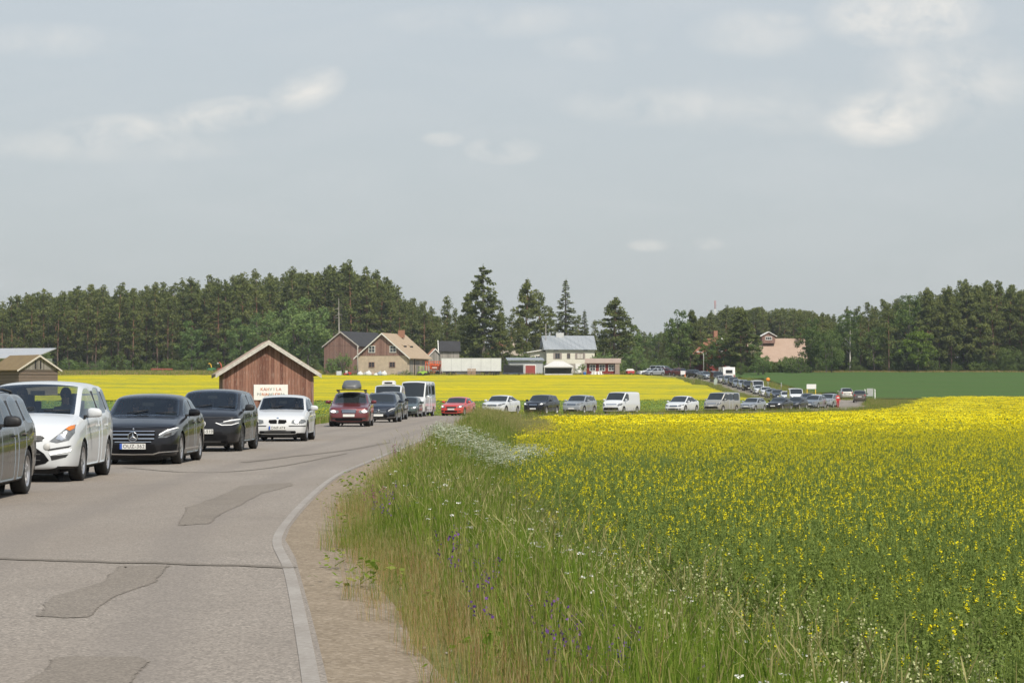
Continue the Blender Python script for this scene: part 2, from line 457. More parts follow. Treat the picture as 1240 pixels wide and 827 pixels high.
def ground_poly(name, pts, dz, mat, n=5):
    """flat outline laid on the road (ragged repair patches)"""
    c = np.mean(pts, axis=0); out = []
    for i in range(len(pts)):
        a = np.array(pts[i]); b = np.array(pts[(i + 1) % len(pts)])
        for k in range(n):
            p = a + (b - a) * k / n
            j = np.array([noise.noise(Vector((p[0] * 4, p[1] * 2, 1))), noise.noise(Vector((p[0] * 4, p[1] * 2, 9)))])
            out.append(p + j * np.array([.05, .22]))
    P = np.array(out); n = len(P); T = np.roll(P, -1, 0) - np.roll(P, 1, 0); T /= np.linalg.norm(T, axis=1)[:, None]; Nr = np.stack([-T[:, 1], T[:, 0]], 1)
    if sum(P[i, 0] * P[(i + 1) % n, 1] - P[(i + 1) % n, 0] * P[i, 1] for i in range(n)) < 0: Nr = -Nr
    P0 = P - Nr * .05; P1 = P + Nr * .06
    V = [(p[0], p[1], float(zbase(p[1])) + dz + (.0015 if i_ >= n else 0)) for i_, p in enumerate(np.concatenate([P0, P1]))]
    tr = tessellate_polygon([[Vector((p[0], p[1], 0)) for p in P1]])
    me = bpy.data.meshes.new(name); me.from_pydata(V, [], [(i, (i + 1) % n, n + (i + 1) % n, n + i) for i in range(n)] + [tuple(n + i for i in t) for t in tr]); me.materials.append(mat)
    bm = bmesh.new(); bm.from_mesh(me)
    for f in bm.faces:
        f.normal_update()
        if f.normal.z < 0: f.normal_flip()
    bm.to_mesh(me); bm.free()
    at = me.attributes.new('edge', 'FLOAT', 'POINT'); at.data.foreach_set('value', np.array([0.] * n + [1.] * n, np.float32))
    return struct(link(name, me))
def ragged(m, t):
    """the rim of a repair crumbles into the old surface"""
    a = t.n('ShaderNodeAttribute'); a.attribute_name = 'edge'
    nz_ = t.noise(t.coord('World'), 26, 4, .75)
    f = t.math('GREATER_THAN', t.math('ADD', a.outputs['Fac'], t.math('MULTIPLY', nz_, 1.1)), .95)
    out = t.nt.nodes['Material Output']; tr = t.n('ShaderNodeBsdfTransparent'); mx = t.n('ShaderNodeMixShader')
    t.l(f, mx.inputs[0]); t.l(tr.outputs[0], mx.inputs[1]); t.l(t.b.outputs[0], mx.inputs[2]); t.l(mx.outputs[0], out.inputs[0])
AP, _t = asphalt('patch_asphalt', (.198, .174, .145), .85, 44); ragged(AP, _t)
AK, _t = asphalt('crack_sealant', (.178, .157, .130), .5, 60); ragged(AK, _t)
def gp(px, py): d = F * EYE / (py - HOR); return (pw(px, d), d)
ground_poly('asphalt_patch', [gp(*q) for q in ((219, 636), (226, 614), (262, 603), (292, 588), (352, 584.5), (354, 588), (318, 597), (268, 622), (252, 634))], .0035, AP)
ground_poly('asphalt_patch', [gp(*q) for q in ((45, 745), (66, 722), (130, 703), (150, 684), (205, 685), (188, 704), (130, 725), (106, 747))], .0035, AP)
ground_poly('asphalt_patch', [gp(*q) for q in ((30, 830), (75, 794), (166, 793), (180, 800), (155, 832), (120, 842))], .0035, AP)
def crack(pts, w, name='asphalt_seam'):
    P = catmull([gp(*q) for q in pts], .12)
    P = P + np.stack([np.zeros(len(P)), [.10 * noise.noise(Vector((p[0] * 2.5, 0, 4))) for p in P]], 1)
    T = np.gradient(P, axis=0); T /= np.linalg.norm(T, axis=1)[:, None]; Nr = np.stack([T[:, 1], -T[:, 0]], 1)
    ww = np.array([w * (1 + .5 * noise.noise(Vector((p[0] * 5, p[1], 2)))) for p in P])[:, None]; n = len(P)
    V = [(a[0], a[1], float(zbase(a[1])) + .006) for a in np.concatenate([P - Nr * ww * 1.3, P - Nr * ww * .4, P + Nr * ww * .4, P + Nr * ww * 1.3])]
    i = np.arange(n - 1); FQ = np.concatenate([np.stack([k * n + i, k * n + i + 1, (k + 1) * n + i + 1, (k + 1) * n + i], 1) for k in range(3)])
    o = struct(link(name, mesh_np(name, V, FQ, AK)))
    at = o.data.attributes.new('edge', 'FLOAT', 'POINT'); at.data.foreach_set('value', np.array([0.] * n + [.9] * (2 * n) + [0.] * n, np.float32))
crack([(-90, 672), (0, 676), (130, 680), (240, 683), (357, 687)], .10)
crack([(295, 560), (352, 553), (420, 545), (470, 536)], .10)
crack([(150, 566), (240, 572), (330, 566), (420, 549)], .05)
# ------------------------------------------------------------------ crops, grass, wild flowers (all stuff)
LEAF_RAPE = leafmat('rapeseed_leaf', (.155, .218, .058), (.255, .325, .098), .48)
PETAL = leafmat('rapeseed_petal', (.58, .51, .015), (.78, .70, .03), .25)
GRASS_G = leafmat('grass_green', (.095, .168, .022), (.195, .275, .042), .45, c2=(.30, .32, .09))
GRASS_D = leafmat('grass_dry', (.31, .185, .08), (.44, .31, .15), .3, c2=(.50, .40, .23))
SEED = leafmat('grass_seedhead', (.25, .24, .095), (.38, .36, .16), .3)
WHITE_F = leafmat('white_petal', (.36, .40, .30), (.60, .62, .53), .3)
YARROW_F = leafmat('yarrow_petal', (.62, .62, .56), (.80, .80, .76), .2)
CREAM_F = leafmat('cream_petal', (.42, .45, .22), (.58, .58, .34), .3)
PURPLE_F = leafmat('purple_petal', (.10, .05, .20), (.24, .12, .34), .3)
PINK_F = leafmat('pink_petal', (.26, .07, .17), (.40, .15, .26), .3)

class Q:
    """quads with a tint and a material, for leaves and blades"""
    def __init__(s): s.v = []; s.f = []; s.t = []; s.m = []
    def quad(s, p, mi, tint):
        o = len(s.v); s.v += [tuple(x) for x in p]; s.f.append((o, o + 1, o + 2, o + 3)); s.m.append(mi); s.t.append(tint)
    def ribbon(s, pts, w, mi, tint, side=None):
        pts = [np.array(p, float) for p in pts]
        if side is None:
            a = random.uniform(0, math.pi); side = np.array([math.cos(a), math.sin(a), 0])
        o = len(s.v)
        for p, ww in zip(pts, w): s.v += [tuple(p - side * ww / 2), tuple(p + side * ww / 2)]
        for i in range(len(pts) - 1):
            s.f.append((o + 2 * i, o + 2 * i + 1, o + 2 * i + 3, o + 2 * i + 2)); s.m.append(mi); s.t.append(tint)
    def flake(s, c, r, mi, tint, up=None, ar=1.0):
        """a leaf or petal facing about the direction up"""
        n = Vector(up if up is not None else (random.gauss(0, 1), random.gauss(0, 1), random.gauss(0, 1)))
        n = (n + Vector((random.gauss(0, .35), random.gauss(0, .35), random.gauss(0, .35)))).normalized()
        a = n.orthogonal().normalized(); a = Matrix.Rotation(random.uniform(0, 6.28), 3, n) @ a; b = n.cross(a)
        c = Vector(c); a = a * r; b = b * r * ar
        s.quad([c - a, c - b, c + a, c + b], mi, tint)
    def mesh(s, name, mats):
        return mesh_np(name, s.v, s.f, mats, s.m, s.t)

def rape_plant(bloom, extra=0):
    q = Q(); H = random.uniform(.60, .84)
    lean = np.array([random.gauss(0, .05), random.gauss(0, .05), 0])
    q.ribbon([(0, 0, 0), lean * .4 + (0, 0, H * .5), lean + (0, 0, H)], [.011, .009, .005], 0, random.random())
    q.ribbon([(0, 0, 0), lean * .4 + (0, 0, H * .5), lean + (0, 0, H)], [.011, .009, .005], 0, random.random())
    tips = [lean + np.array([0, 0, H])]
    for k in range(random.randint(3, 5) + extra):
        z0 = H * random.uniform(.4, .75); a = random.uniform(0, 6.28); l = random.uniform(.12, .26)
        b = lean * (z0 / H) + np.array([0, 0, z0]); tip = b + np.array([math.cos(a) * l * .55, math.sin(a) * l * .55, l])
        q.ribbon([b, (b + tip) / 2 + np.array([math.cos(a), math.sin(a), 0]) * .03, tip], [.007, .006, .004], 0, random.random()); tips.append(tip)
    for k in range(random.randint(42, 54)):
        z0 = H * random.uniform(.15, .97); a = random.uniform(0, 6.28); l = random.uniform(.022, .075) * (1.15 - z0 / H * .5)
        b = lean * (z0 / H) + np.array([0, 0, z0]); d = np.array([math.cos(a), math.sin(a), 0]); sd = np.array([-math.sin(a), math.cos(a), 0])
        w = l * random.uniform(.35, .6)
        q.ribbon([b, b + d * l * .5 + (0, 0, l * .3), b + d * l + (0, 0, l * random.uniform(-.2, .35))], [w * .4, w, w * .35], 0, random.uniform(.1, 1), sd)
    for tip in tips:
        if random.random() < bloom:
            rr = random.uniform(.012, .024)
            for k in range(random.randint(9, 15)):
                a = random.uniform(0, 6.28); h = random.uniform(-.04, .018); r = rr * (1 - .4 * max(0, h / .018)) * random.uniform(.5, 1)
                q.flake(tip + np.array([math.cos(a) * r, math.sin(a) * r, h]), random.uniform(.006, .0105), 1, random.uniform(0, 1), (math.cos(a) * .5, math.sin(a) * .5, 1))
        else:
            for k in range(5): q.flake(tip + np.array([random.gauss(0, .008), random.gauss(0, .008), random.uniform(-.03, .01)]), .008, 0, random.uniform(.5, 1))
        for k in range(4):
            a = random.uniform(0, 6.28); b = tip + np.array([0, 0, -random.uniform(.04, .13)]); l = .035
            q.ribbon([b, b + np.array([math.cos(a) * l, math.sin(a) * l, l * .6])], [.003, .0025], 0, .9)
    return q.mesh('rapeseed_plant', [LEAF_RAPE, PETAL])
def rape_clump(flower=1.0, tall=.72):
    q = Q()
    for k in range(22):
        x, y = random.gauss(0, .38), random.gauss(0, .38); z = tall * random.uniform(.25, .97)
        q.flake((x, y, z), random.uniform(.05, .10), 0, random.random(), None, .5)
    for k in range(int(62 * flower)):
        x, y = random.gauss(0, .40), random.gauss(0, .40)
        q.flake((x, y, tall * random.uniform(.9, 1.1)), random.uniform(.026, .045), 1, random.random(), (0, -.5, 1))
    return q.mesh('rapeseed_clump', [LEAF_RAPE, PETAL])
def grass_tuft(n, h, mat2=.2, spread=.10, wide=.0052, heads=.25):
    q = Q()
    for k in range(n):
        bx, by = random.gauss(0, spread), random.gauss(0, spread); hh = h * random.uniform(.55, 1.1)
        a = random.uniform(0, 6.28); ln = hh * abs(random.gauss(.10, .14)); d = np.array([math.cos(a), math.sin(a), 0]) * ln
        w = wide * random.uniform(.6, 1.3); b = np.array([bx, by, -.03])
        dry = random.random() < mat2; tn = random.random()
        if random.random() < heads:
            pts = [b, b + d * .3 + (0, 0, hh * .6), b + d * .8 + (0, 0, hh * 1.12)]
            q.ribbon(pts, [.003, .0025, .002], 1 if dry else 0, tn)
            t0 = pts[2]; L = random.uniform(.05, .10)
            q.ribbon([t0, t0 + d * .12 + (0, 0, L * .5), t0 + d * .25 + (0, 0, L)], [.003, .006, .002], 2, random.random())
            q.ribbon([t0, t0 + d * .12 + (0, 0, L * .5), t0 + d * .25 + (0, 0, L)], [.003, .006, .002], 2, random.random())
        else:
            dr = random.uniform(.62, 1.0)
            q.ribbon([b, b + d * .25 + (0, 0, hh * .45), b + d * .8 + (0, 0, hh * .85 * dr + .1 * hh), b + d * 1.9 + (0, 0, hh * dr)], [w, w * .95, w * .6, w * .1], 1 if dry else 0, tn)
    return q.mesh('grass_tuft', [GRASS_G, GRASS_D, SEED])
def umbel(h, mat, n=3, r=.035, leaves=8):
    q = Q()
    for k in range(n):
        a = random.uniform(0, 6.28); hh = h * random.uniform(.8, 1.08); l = random.uniform(.02, .14)
        tip = np.array([math.cos(a) * l, math.sin(a) * l, hh])
        q.ribbon([(0, 0, 0), tip * np.array([.35, .35, .55]), tip], [.006, .005, .004], 0, random.random())
        for j in range(9):
            w = random.uniform(0, 6.28); rr = r * math.sqrt(random.random())
            q.flake(tip + np.array([math.cos(w) * rr, math.sin(w) * rr, random.uniform(-.004, .006)]), random.uniform(.22, .38) * r, 1, random.random(), (0, -.3, 1))
    for k in range(leaves):
        a = random.uniform(0, 6.28); z = h * random.uniform(.15, .7)
        q.flake((math.cos(a) * .07, math.sin(a) * .07, z), random.uniform(.014, .026), 0, random.uniform(.2, 1), None, .5)
    return q.mesh('umbel_plant', [GRASS_G, mat])
def spike(h, mat, n=4):
    q = Q()
    for k in range(n):
        a = random.uniform(0, 6.28); l = random.uniform(.02, .12); tip = np.array([math.cos(a) * l, math.sin(a) * l, h * random.uniform(.75, 1.05)])
        q.ribbon([(0, 0, 0), tip * np.array([.3, .3, .5]), tip], [.005, .004, .003], 0, random.random())
        for j in range(14):
            f = random.uniform(.62, 1.02); q.flake(tip * f + np.array([random.gauss(0, .011), random.gauss(0, .011), 0]), random.uniform(.006, .011), 1, random.random())
    for k in range(6):
        a = random.uniform(0, 6.28); q.flake((math.cos(a) * .05, math.sin(a) * .05, h * random.uniform(.1, .6)), .018, 0, random.random(), None, .4)
    return q.mesh('flower_spike', [GRASS_G, mat])
def herb(h, n=40, r=.024):
    q = Q()
    for k in range(n):
        a = random.uniform(0, 6.28); d = abs(random.gauss(0, .12)); q.flake((math.cos(a) * d, math.sin(a) * d, h * random.uniform(.1, 1) * (1 - d)), random.uniform(.5, 1.2) * r, 0, random.random(), (0, 0, 1), .6)
    return q.mesh('leafy_weed', [GRASS_G])

def wedge(n, y0, y1, k0=.245, m0=2.5, xmin=None):
    """random points over the part of the ground the lens (and a step aside) can see"""
    y = np.sqrt(rng.uniform(y0 ** 2, y1 ** 2, n)); x = rng.uniform(-1, 1, n) * (k0 * y + m0)
    return x, y
def place(name, x, y, protos, scale=(.85, 1.15), dz=0.0, pick=None, tilt=.06, z=None):
    z = (ground_z(x, y) if z is None else z) + dz; n = len(x)
    rot = np.stack([rng.normal(0, tilt, n), rng.normal(0, tilt, n), rng.uniform(0, 6.283, n)], 1)
    pick = rng.integers(0, len(protos), n) if pick is None else pick
    return scatter(name, np.stack([x, y, z], 1), rot, rng.uniform(*scale, n), pick, protos)
def nz(x, y, sc, seed=0.0): return np.array([noise.noise(Vector((a * sc, b * sc, seed))) for a, b in zip(x, y)])

# --- near rapeseed, plant by plant
FIELD_S = 6.45
kinds = [rape_plant(.75) for _ in range(6)] + [rape_plant(.16) for _ in range(4)] + [rape_plant(1.0, 4) for _ in range(4)]
x, y = wedge(90000, 8, 112)
s = poly_dist(x, y, ROAD)
edge_n = nz(x, y, .25) * .9
dens = np.where(y < 60, 1.0, .9)
keep = (s > FIELD_S + edge_n) & (rng.random(len(x)) < dens * np.clip((s - FIELD_S - edge_n) / .8 + .35, 0, 1))
x, y, s = x[keep], y[keep], s[keep]
bl = nz(x, y, .09, 5) + nz(x, y, .5, 8) * .6 + (y - 37) / 33
pick = np.where(rng.random(len(x)) < np.clip(.30 + bl, .05, .97), np.where(rng.random(len(x)) < (y - 42) / 27, rng.integers(10, 14, len(x)), rng.integers(0, 6, len(x))), rng.integers(6, 10, len(x)))
place('rapeseed_crop', x, y, kinds, (.82, 1.14), pick=pick)
# --- far canopies: a rough sheet at plant height
def canopy(name, xs, ys, mask, h, mat, amp=.10, sc=.5):
    X, Y = np.meshgrid(xs, ys); xf, yf = X.ravel(), Y.ravel()
    s = poly_dist(xf, yf, ROAD); sd = np.abs(poly_dist(xf, yf, SIDE))
    ok = mask(xf, yf, s, sd)
    z = ground_z(xf, yf, s) + h + nz(xf, yf, sc, 2) * amp + rng.normal(0, amp * .35, len(xf))
    nb = ok.reshape(X.shape); inner = nb.copy(); inner[1:-1, 1:-1] &= nb[:-2, 1:-1] & nb[2:, 1:-1] & nb[1:-1, :-2] & nb[1:-1, 2:]
    z = np.where(inner.ravel(), z, z - h * .4)
    w = len(xs); ii = (np.arange(len(ys) - 1)[:, None] * w + np.arange(w - 1)[None]).ravel()
    FQ = np.stack([ii, ii + 1, ii + w + 1, ii + w], 1); FQ = FQ[ok[FQ].all(1)]
    return struct(link(name, mesh_np(name, np.stack([xf, yf, z], 1), FQ, mat, smooth=True)), 'stuff'), (xf[ok], yf[ok], z[ok])
def cropmat(name, flower, leaf, lo, hi, scale=1.0, soil=None, stretch=1.0, tram=None):
    m, t = newmat(name)
    co = t.coord('World')
    f = t.noise(co, 5.5 * scale, 3, .75); g = t.noise(t.coord('World', (.05, .05 * stretch, 1)), 1.0, 6, .6); h2 = t.noise(t.coord('World', (.02, .11, 1)), 1.0, 3, .5)
    v = t.math('ADD', t.math('MULTIPLY', f, .6), t.math('ADD', t.math('MULTIPLY', g, .45), t.math('MULTIPLY', h2, .35)))
    c = t.ramp(v, [(lo, leaf), (hi, flower)])
    fine = t.noise(co, 17 * scale, 2, .8)
    if tram:
        tc = t.n('ShaderNodeSeparateXYZ'); t.l(t.coord('World', (1, 1, 1), (0, 0, R(tram[0]))), tc.inputs[0])
        wob = t.math('MULTIPLY_ADD', g, 5.0, tc.outputs[1])
        fr_ = t.math('ABSOLUTE', t.math('SUBTRACT', t.math('FRACT', t.math('DIVIDE', wob, tram[1])), .5))
        ln_ = t.math('MULTIPLY', t.math('LESS_THAN', t.math('ABSOLUTE', t.math('SUBTRACT', fr_, .9 / tram[1])), .34 / tram[1]), t.math('MULTIPLY_ADD', f, .9, tram[2]))
        c = t.mix(ln_, c, tram[3])
    c = t.mix(t.math('MULTIPLY', fine, .5), c, [q * .62 for q in flower])
    t.l(c, t.b.inputs['Base Color']); t.b.inputs['Roughness'].default_value = .95; t.b.inputs['Specular IOR Level'].default_value = .05
    t.bump(f, .5, .12)
    return m
YEL = cropmat('rapeseed_bloom', (.54, .45, .006), (.20, .24, .035), .34, .54)
YELF = cropmat('rapeseed_bloom_far', (.54, .445, .006), (.20, .25, .045), .56, .76, .6, stretch=2.6, tram=(12, 17, .25, (.17, .22, .04)))
GRN = cropmat('young_crop', (.17, .25, .05), (.115, .19, .04), .4, .8)
DGR = cropmat('dark_crop', (.072, .128, .034), (.056, .102, .028), .4, .8, .6, tram=(52, 20, .1, (.10, .10, .045)))
cy = axis([(88, 200, 1.1), (200, 352, 2.0)])
_, pt = canopy('rapeseed_field', axis([(-6, 60, 1.0), (60, 130, 3)]), cy,
          lambda x, y, s, sd: (s > FIELD_S + .6) & (sd > 9) & ((y < 300) | (x > 40 + (y - 270) * .25)) & (x < .3 * y + 12), .60, YEL, .08)
x, y, z = pt
k = rng.integers(0, len(x), 26000); k = k[rng.random(len(k)) < np.interp(y[k], [88, 150, 250, 350], [1, .8, .7, .7])]
xx = x[k] + rng.uniform(-.6, .6, len(k)); yy = y[k] + rng.uniform(-.8, .8, len(k))
place('rapeseed_canopy', xx, yy, [rape_clump(1.0, .16) for _ in range(5)], (.8, 1.2), z=z[k] - .10)
canopy('rapeseed_field', axis([(-190, 40, 2.0)]), axis([(322, 500, 1.5)]),
       lambda x, y, s, sd: (s < -6.5) & (y > 324 + 5 * np.sin(x * .05)) & (y < 489 + 2 * np.sin(x * .1)) & ~((x < -65) & (x > -79) & (y > 362) & (y < 379)), .50, YELF, .10, .3)
_, ptg = canopy('young_crop_field', axis([(-90, -30, 1.5), (-30, 45, .9)]), axis([(36, 326, 1.5)]),
       lambda x, y, s, sd: (s < -7.2) & (y < 323 + 5 * np.sin(x * .05)) & ~((x < -10.5) & (x > -23) & (y > 155) & (y < 173)), .42, GRN, .07)
x, y, z = ptg
k = rng.integers(0, len(x), 9000); k = k[np.abs(x[k]) < .25 * y[k] + 4]
place('crop_leaves', x[k] + rng.uniform(-.6, .6, len(k)), y[k] + rng.uniform(-.8, .8, len(k)), [rape_clump(.10, .2) for _ in range(4)], (.8, 1.3), z=z[k] - .12)
canopy('green_field', axis([(40, 260, 3.0)]), axis([(354, 556, 3.0)]), lambda x, y, s, sd: (s > 7) & (sd > 5) & (y > 357), .30, DGR, .04, .2)

# --- roadside grass
tall = [grass_tuft(18, .76, .05, .10, .0058, .10) for _ in range(5)]
mixed = [grass_tuft(18, .64, .30, .10, .005, .25) for _ in range(4)]
dryt = [grass_tuft(22, .52, .70, .09, .0036, .4) for _ in range(4)]
broad = [grass_tuft(12, .84, .02, .10, .0105, .04) for _ in range(3)]
kinds = tall + mixed + dryt + broad        # 0-4, 5-8, 9-12, 13-15
def verge(name, y0, y1, n, s0, s1, scale):
    x, y = wedge(n, y0, y1, .25, 2.6)
    s = poly_dist(x, y, ROAD); e = nz(x, y, .8, 3) * .35 + nz(x, y, 2.3, 7) * .2
    keep = (s > s0 + e) & (s < s1) & (rng.random(len(x)) < np.clip((s - s0 - e) / .35 + .12, 0, 1))
    x, y, s = x[keep], y[keep], s[keep]; n = len(x)
    d = nz(x, y, .35, 11) * 1.3 + nz(x, y, 1.6, 4) * .5
    rim = (s - 4.1) / 1.5                               # the sun-dried rim by the gravel
    u = rng.random(n); pick = rng.integers(0, 5, n)
    wet = np.clip(1.15 - rim * .55, .25, 1); dry = np.clip((.92 - rim * 1.1 + d * .55) * wet, 0.01, .85); mid = np.clip((.14 + d * .3) * wet, .02, .4)
    br = np.clip((rim - .6) * .6 + d * -.5, .04, .7)
    pick = np.where(u < dry, rng.integers(9, 13, n), np.where(u < dry + mid, rng.integers(5, 9, n), pick))
    pick = np.where((u > 1 - br), rng.integers(13, 16, n), pick)
    sc = rng.uniform(*scale, n) * np.clip((s - 3.9) / .9, .45, 1.0) * np.where(s > 5.9, np.clip(1.0 - (s - 5.9) * .32, .62, 1), 1.0)
    z = ground_z(x, y)
    rot = np.stack([rng.normal(0, .07, n), rng.normal(0, .07, n), rng.uniform(0, 6.283, n)], 1)
    return scatter(name, np.stack([x, y, z], 1), rot, sc, pick, kinds)
verge('verge_grass', 4, 34, 32000, 3.95, 7.0, (.75, 1.15))
verge('verge_grass', 34, 118, 110000, 4.0, 7.4, (.8, 1.2))
big = [grass_tuft(34, .62, .22, .28, .012, .2) for _ in range(5)]
x, y = wedge(130000, 105, 345, .25, 3); s = poly_dist(x, y, ROAD); sd = np.abs(poly_dist(x, y, SIDE))
keep = (((s > 3.9) & (s < 8.2)) | ((sd > 2.7) & (sd < 10) & (s > 4)) | ((s > 4) & (y > 262) & (y < 300) & (s < 14))) & (sd > 2.7) & (np.abs(s) > 3.9)
keep &= rng.random(len(x)) < .95
place('verge_grass', x[keep], y[keep], big, (.6, 1.1))
x, y = wedge(70000, 30, 345, .25, 3); s = poly_dist(x, y, ROAD)
keep = (s < -3.9) & (s > -8.4); place('verge_grass', x[keep], y[keep], big, (.5, .95))
x = rng.uniform(-170, 40, 26000); y = rng.uniform(496, 650, 26000); s = poly_dist(x, y, ROAD)
keep = (np.abs(s) > 4.5) & ((y < 512) | (y > 560) | (rng.random(len(x)) < .25))
place('yard_grass', x[keep], y[keep], [grass_tuft(26, .7, .35, .5, .05, .1) for _ in range(3)], (.5, 1.2))
x = rng.uniform(44, 190, 9000); y = rng.uniform(552, 580, 9000)
place('yard_grass', x, y, [grass_tuft(26, .7, .5, .5, .05, .1) for _ in range(3)], (.5, 1.2))
x = rng.uniform(24, 52, 5000); y = rng.uniform(345, 500, 5000); s = poly_dist(x, y, ROAD); keep = (np.abs(s) > 3.9) & (np.abs(s) < 8)
place('verge_grass', x[keep], y[keep], big, (.6, 1.2))
# --- wild flowers
x, y = wedge(60000, 98, 132, .1, 3); s = poly_dist(x, y, ROAD); keep = (s > 4.0) & (s < 7.4) & (rng.random(len(x)) < np.clip((s - 3.9) / 1.0, .2, 1))
place('verge_grass', x[keep], y[keep], [grass_tuft(34, .85, .22, .25, .009, .15) for _ in range(4)], (.65, 1.02))
def along(n, y0, y1, s0, s1):
    x, y = wedge(n, y0, y1, .25, 2.6); s = poly_dist(x, y, ROAD); k = (s > s0) & (s < s1); return x[k], y[k]
yar = [umbel(.78, YARROW_F, random.randint(2, 3), .021, 6) for _ in range(4)]
x, y = along(1900, 7, 34, 4.5, 6.8); k = nz(x, y, .5, 21) > .02; place('wild_flowers', x[k], y[k], yar, (.8, 1.1))
x, y = along(500, 30, 56, 4.6, 6.8); place('wild_flowers', x, y, yar, (.9, 1.1))
cow = [umbel(.70, WHITE_F, 5, .038, 14) for _ in range(5)]
x, y = along(60000, 50, 76, 4.5, 7.3)
k = (nz(x, y, .35, 2) * .8 + 1 - ((y - 60) / 9.5) ** 2 - ((poly_dist(x, y, ROAD) - 5.7) / 1.45) ** 2) > rng.uniform(-.1, .5, len(x))
k &= rng.random(len(x)) < .55
place('white_umbels', x[k], y[k], cow, (.8, 1.15), dz=.08)
bed = [spike(.74, CREAM_F, 4) for _ in range(3)]
x, y = along(1000, 7, 24, 5.2, 7.2); place('wild_flowers', x, y, bed, (.8, 1.15))
vet = [spike(.55, PURPLE_F, 3) for _ in range(3)]
x, y = along(1100, 7, 30, 4.4, 6.4); k = nz(x, y, .6, 31) > .0; place('wild_flowers', x[k], y[k], vet, (.7, 1.1))
clo = [spike(.50, PINK_F, 4) for _ in range(3)]
x, y = along(2600, 18, 60, 4.15, 5.3); k = nz(x, y, .22, 41) > .12; place('wild_flowers', x[k], y[k], clo, (.7, 1.1))
wd = [herb(.16) for _ in range(4)]
x, y = along(2200, 7, 60, 3.85, 4.7); k = nz(x, y, .9, 51) > .1; place('roadside_weeds', x[k], y[k], wd, (.5, 1.7), dz=.03)
x, y = along(1500, 8, 60, 6.2, 7.4); place('roadside_weeds', x, y, [herb(.4, 60, .03) for _ in range(4)], (.7, 1.6))
# a stand of last year's pale reeds at the field corner
reed = [grass_tuft(26, .95, 1.0, .16, .008, .5) for _ in range(3)]
x, y = along(5000, 86, 100, 6.9, 7.7); place('dry_reeds', x, y, reed, (.8, 1.1))
# loose stones on the gravel
def stone():
    mb = MB(); mb.ball((0, 0, 0), (.016, .012, .009), 6, 4); return mb.mesh('pebble', simple('pebble_stone', (.24, .215, .18), .9))
x, y = along(9000, 7, 60, 3.66, 4.3); place('gravel', x, y, [stone()], (.35, 1.3), dz=.012)
# ------------------------------------------------------------------ trees
PINE_L = leafmat('pine_needles', (.085, .114, .036), (.158, .184, .060), .32, c2=(.205, .22, .076))
SPR_L = leafmat('spruce_needles', (.068, .094, .035), (.128, .152, .053), .3, c2=(.17, .185, .066))
DEC_L = leafmat('broad_leaves', (.078, .125, .038), (.145, .205, .062), .38, c2=(.20, .26, .082))
LIM_L = leafmat('light_leaves', (.08, .12, .02), (.15, .22, .04), .35, c2=(.20, .28, .06))
DRY_L = leafmat('brown_needles', (.14, .10, .05), (.2, .15, .08), .1)
m, t = newmat('pine_bark'); co = t.coord('Object'); sp = t.n('ShaderNodeSeparateXYZ'); t.l(co, sp.inputs[0])
hg = t.math('MULTIPLY_ADD', sp.outputs[2], .085, -.25); v = t.noise(t.coord('Object', (4, 4, 1)), 2, 5)
t.l(t.mix(.35, t.ramp(hg, [(.1, (.11, .085, .065)), (.6, (.22, .115, .06))]), t.ramp(v, [(.3, (.05, .04, .03)), (.7, (.34, .2, .12))])), t.b.inputs['Base Color'])
t.b.inputs['Roughness'].default_value = .95; BARK_P = m
BARK_D = simple('grey_bark', (.12, .105, .085), .95, var=.4, scale=3)
BARK_W = simple('birch_bark', (.45, .43, .39), .9, var=.35, scale=2.5)

def clump(c, r, n, size, base=.5, flat=.55, up=.6):
    """needle or leaf tufts through a lumpy volume; the tint scatters at random about the given base"""
    V = []; T = []
    c = np.array(c)
    d = rng.normal(0, 1, (n, 3)); d /= np.linalg.norm(d, axis=1)[:, None]; d *= (rng.random(n) ** .45)[:, None]
    d *= np.array([r, r, r * flat])
    nn = rng.normal(0, 1, (n, 3)) + np.array([0, 0, up]) + d / r; nn /= np.linalg.norm(nn, axis=1)[:, None]
    a = np.cross(nn, rng.normal(0, 1, (n, 3))); a /= np.linalg.norm(a, axis=1)[:, None]; b = np.cross(nn, a)
    s = size * rng.uniform(.6, 1.3, n)[:, None]; p = c + d
    return np.stack([p - a * s, p - b * s * .55, p + a * s, p + b * s * .55], 1), np.clip(base + rng.normal(0, .16, n), 0, 1)
class Tree:
    def __init__(s): s.w = MB(); s.q = []; s.t = []
    def cl(s, c, r, n, size, base=.5, flat=.55, up=.6):
        q, t = clump(c, r, n, size, base, flat, up); s.q.append(q); s.t.append(t)
    def meshes(s, leaf, bark):
        q = np.concatenate(s.q); n = len(q)
        cm = mesh_np('crown', q.reshape(-1, 3), np.arange(n * 4).reshape(n, 4), leaf, tint=np.concatenate(s.t))
        return s.w.mesh('trunk', bark, fix=False), cm
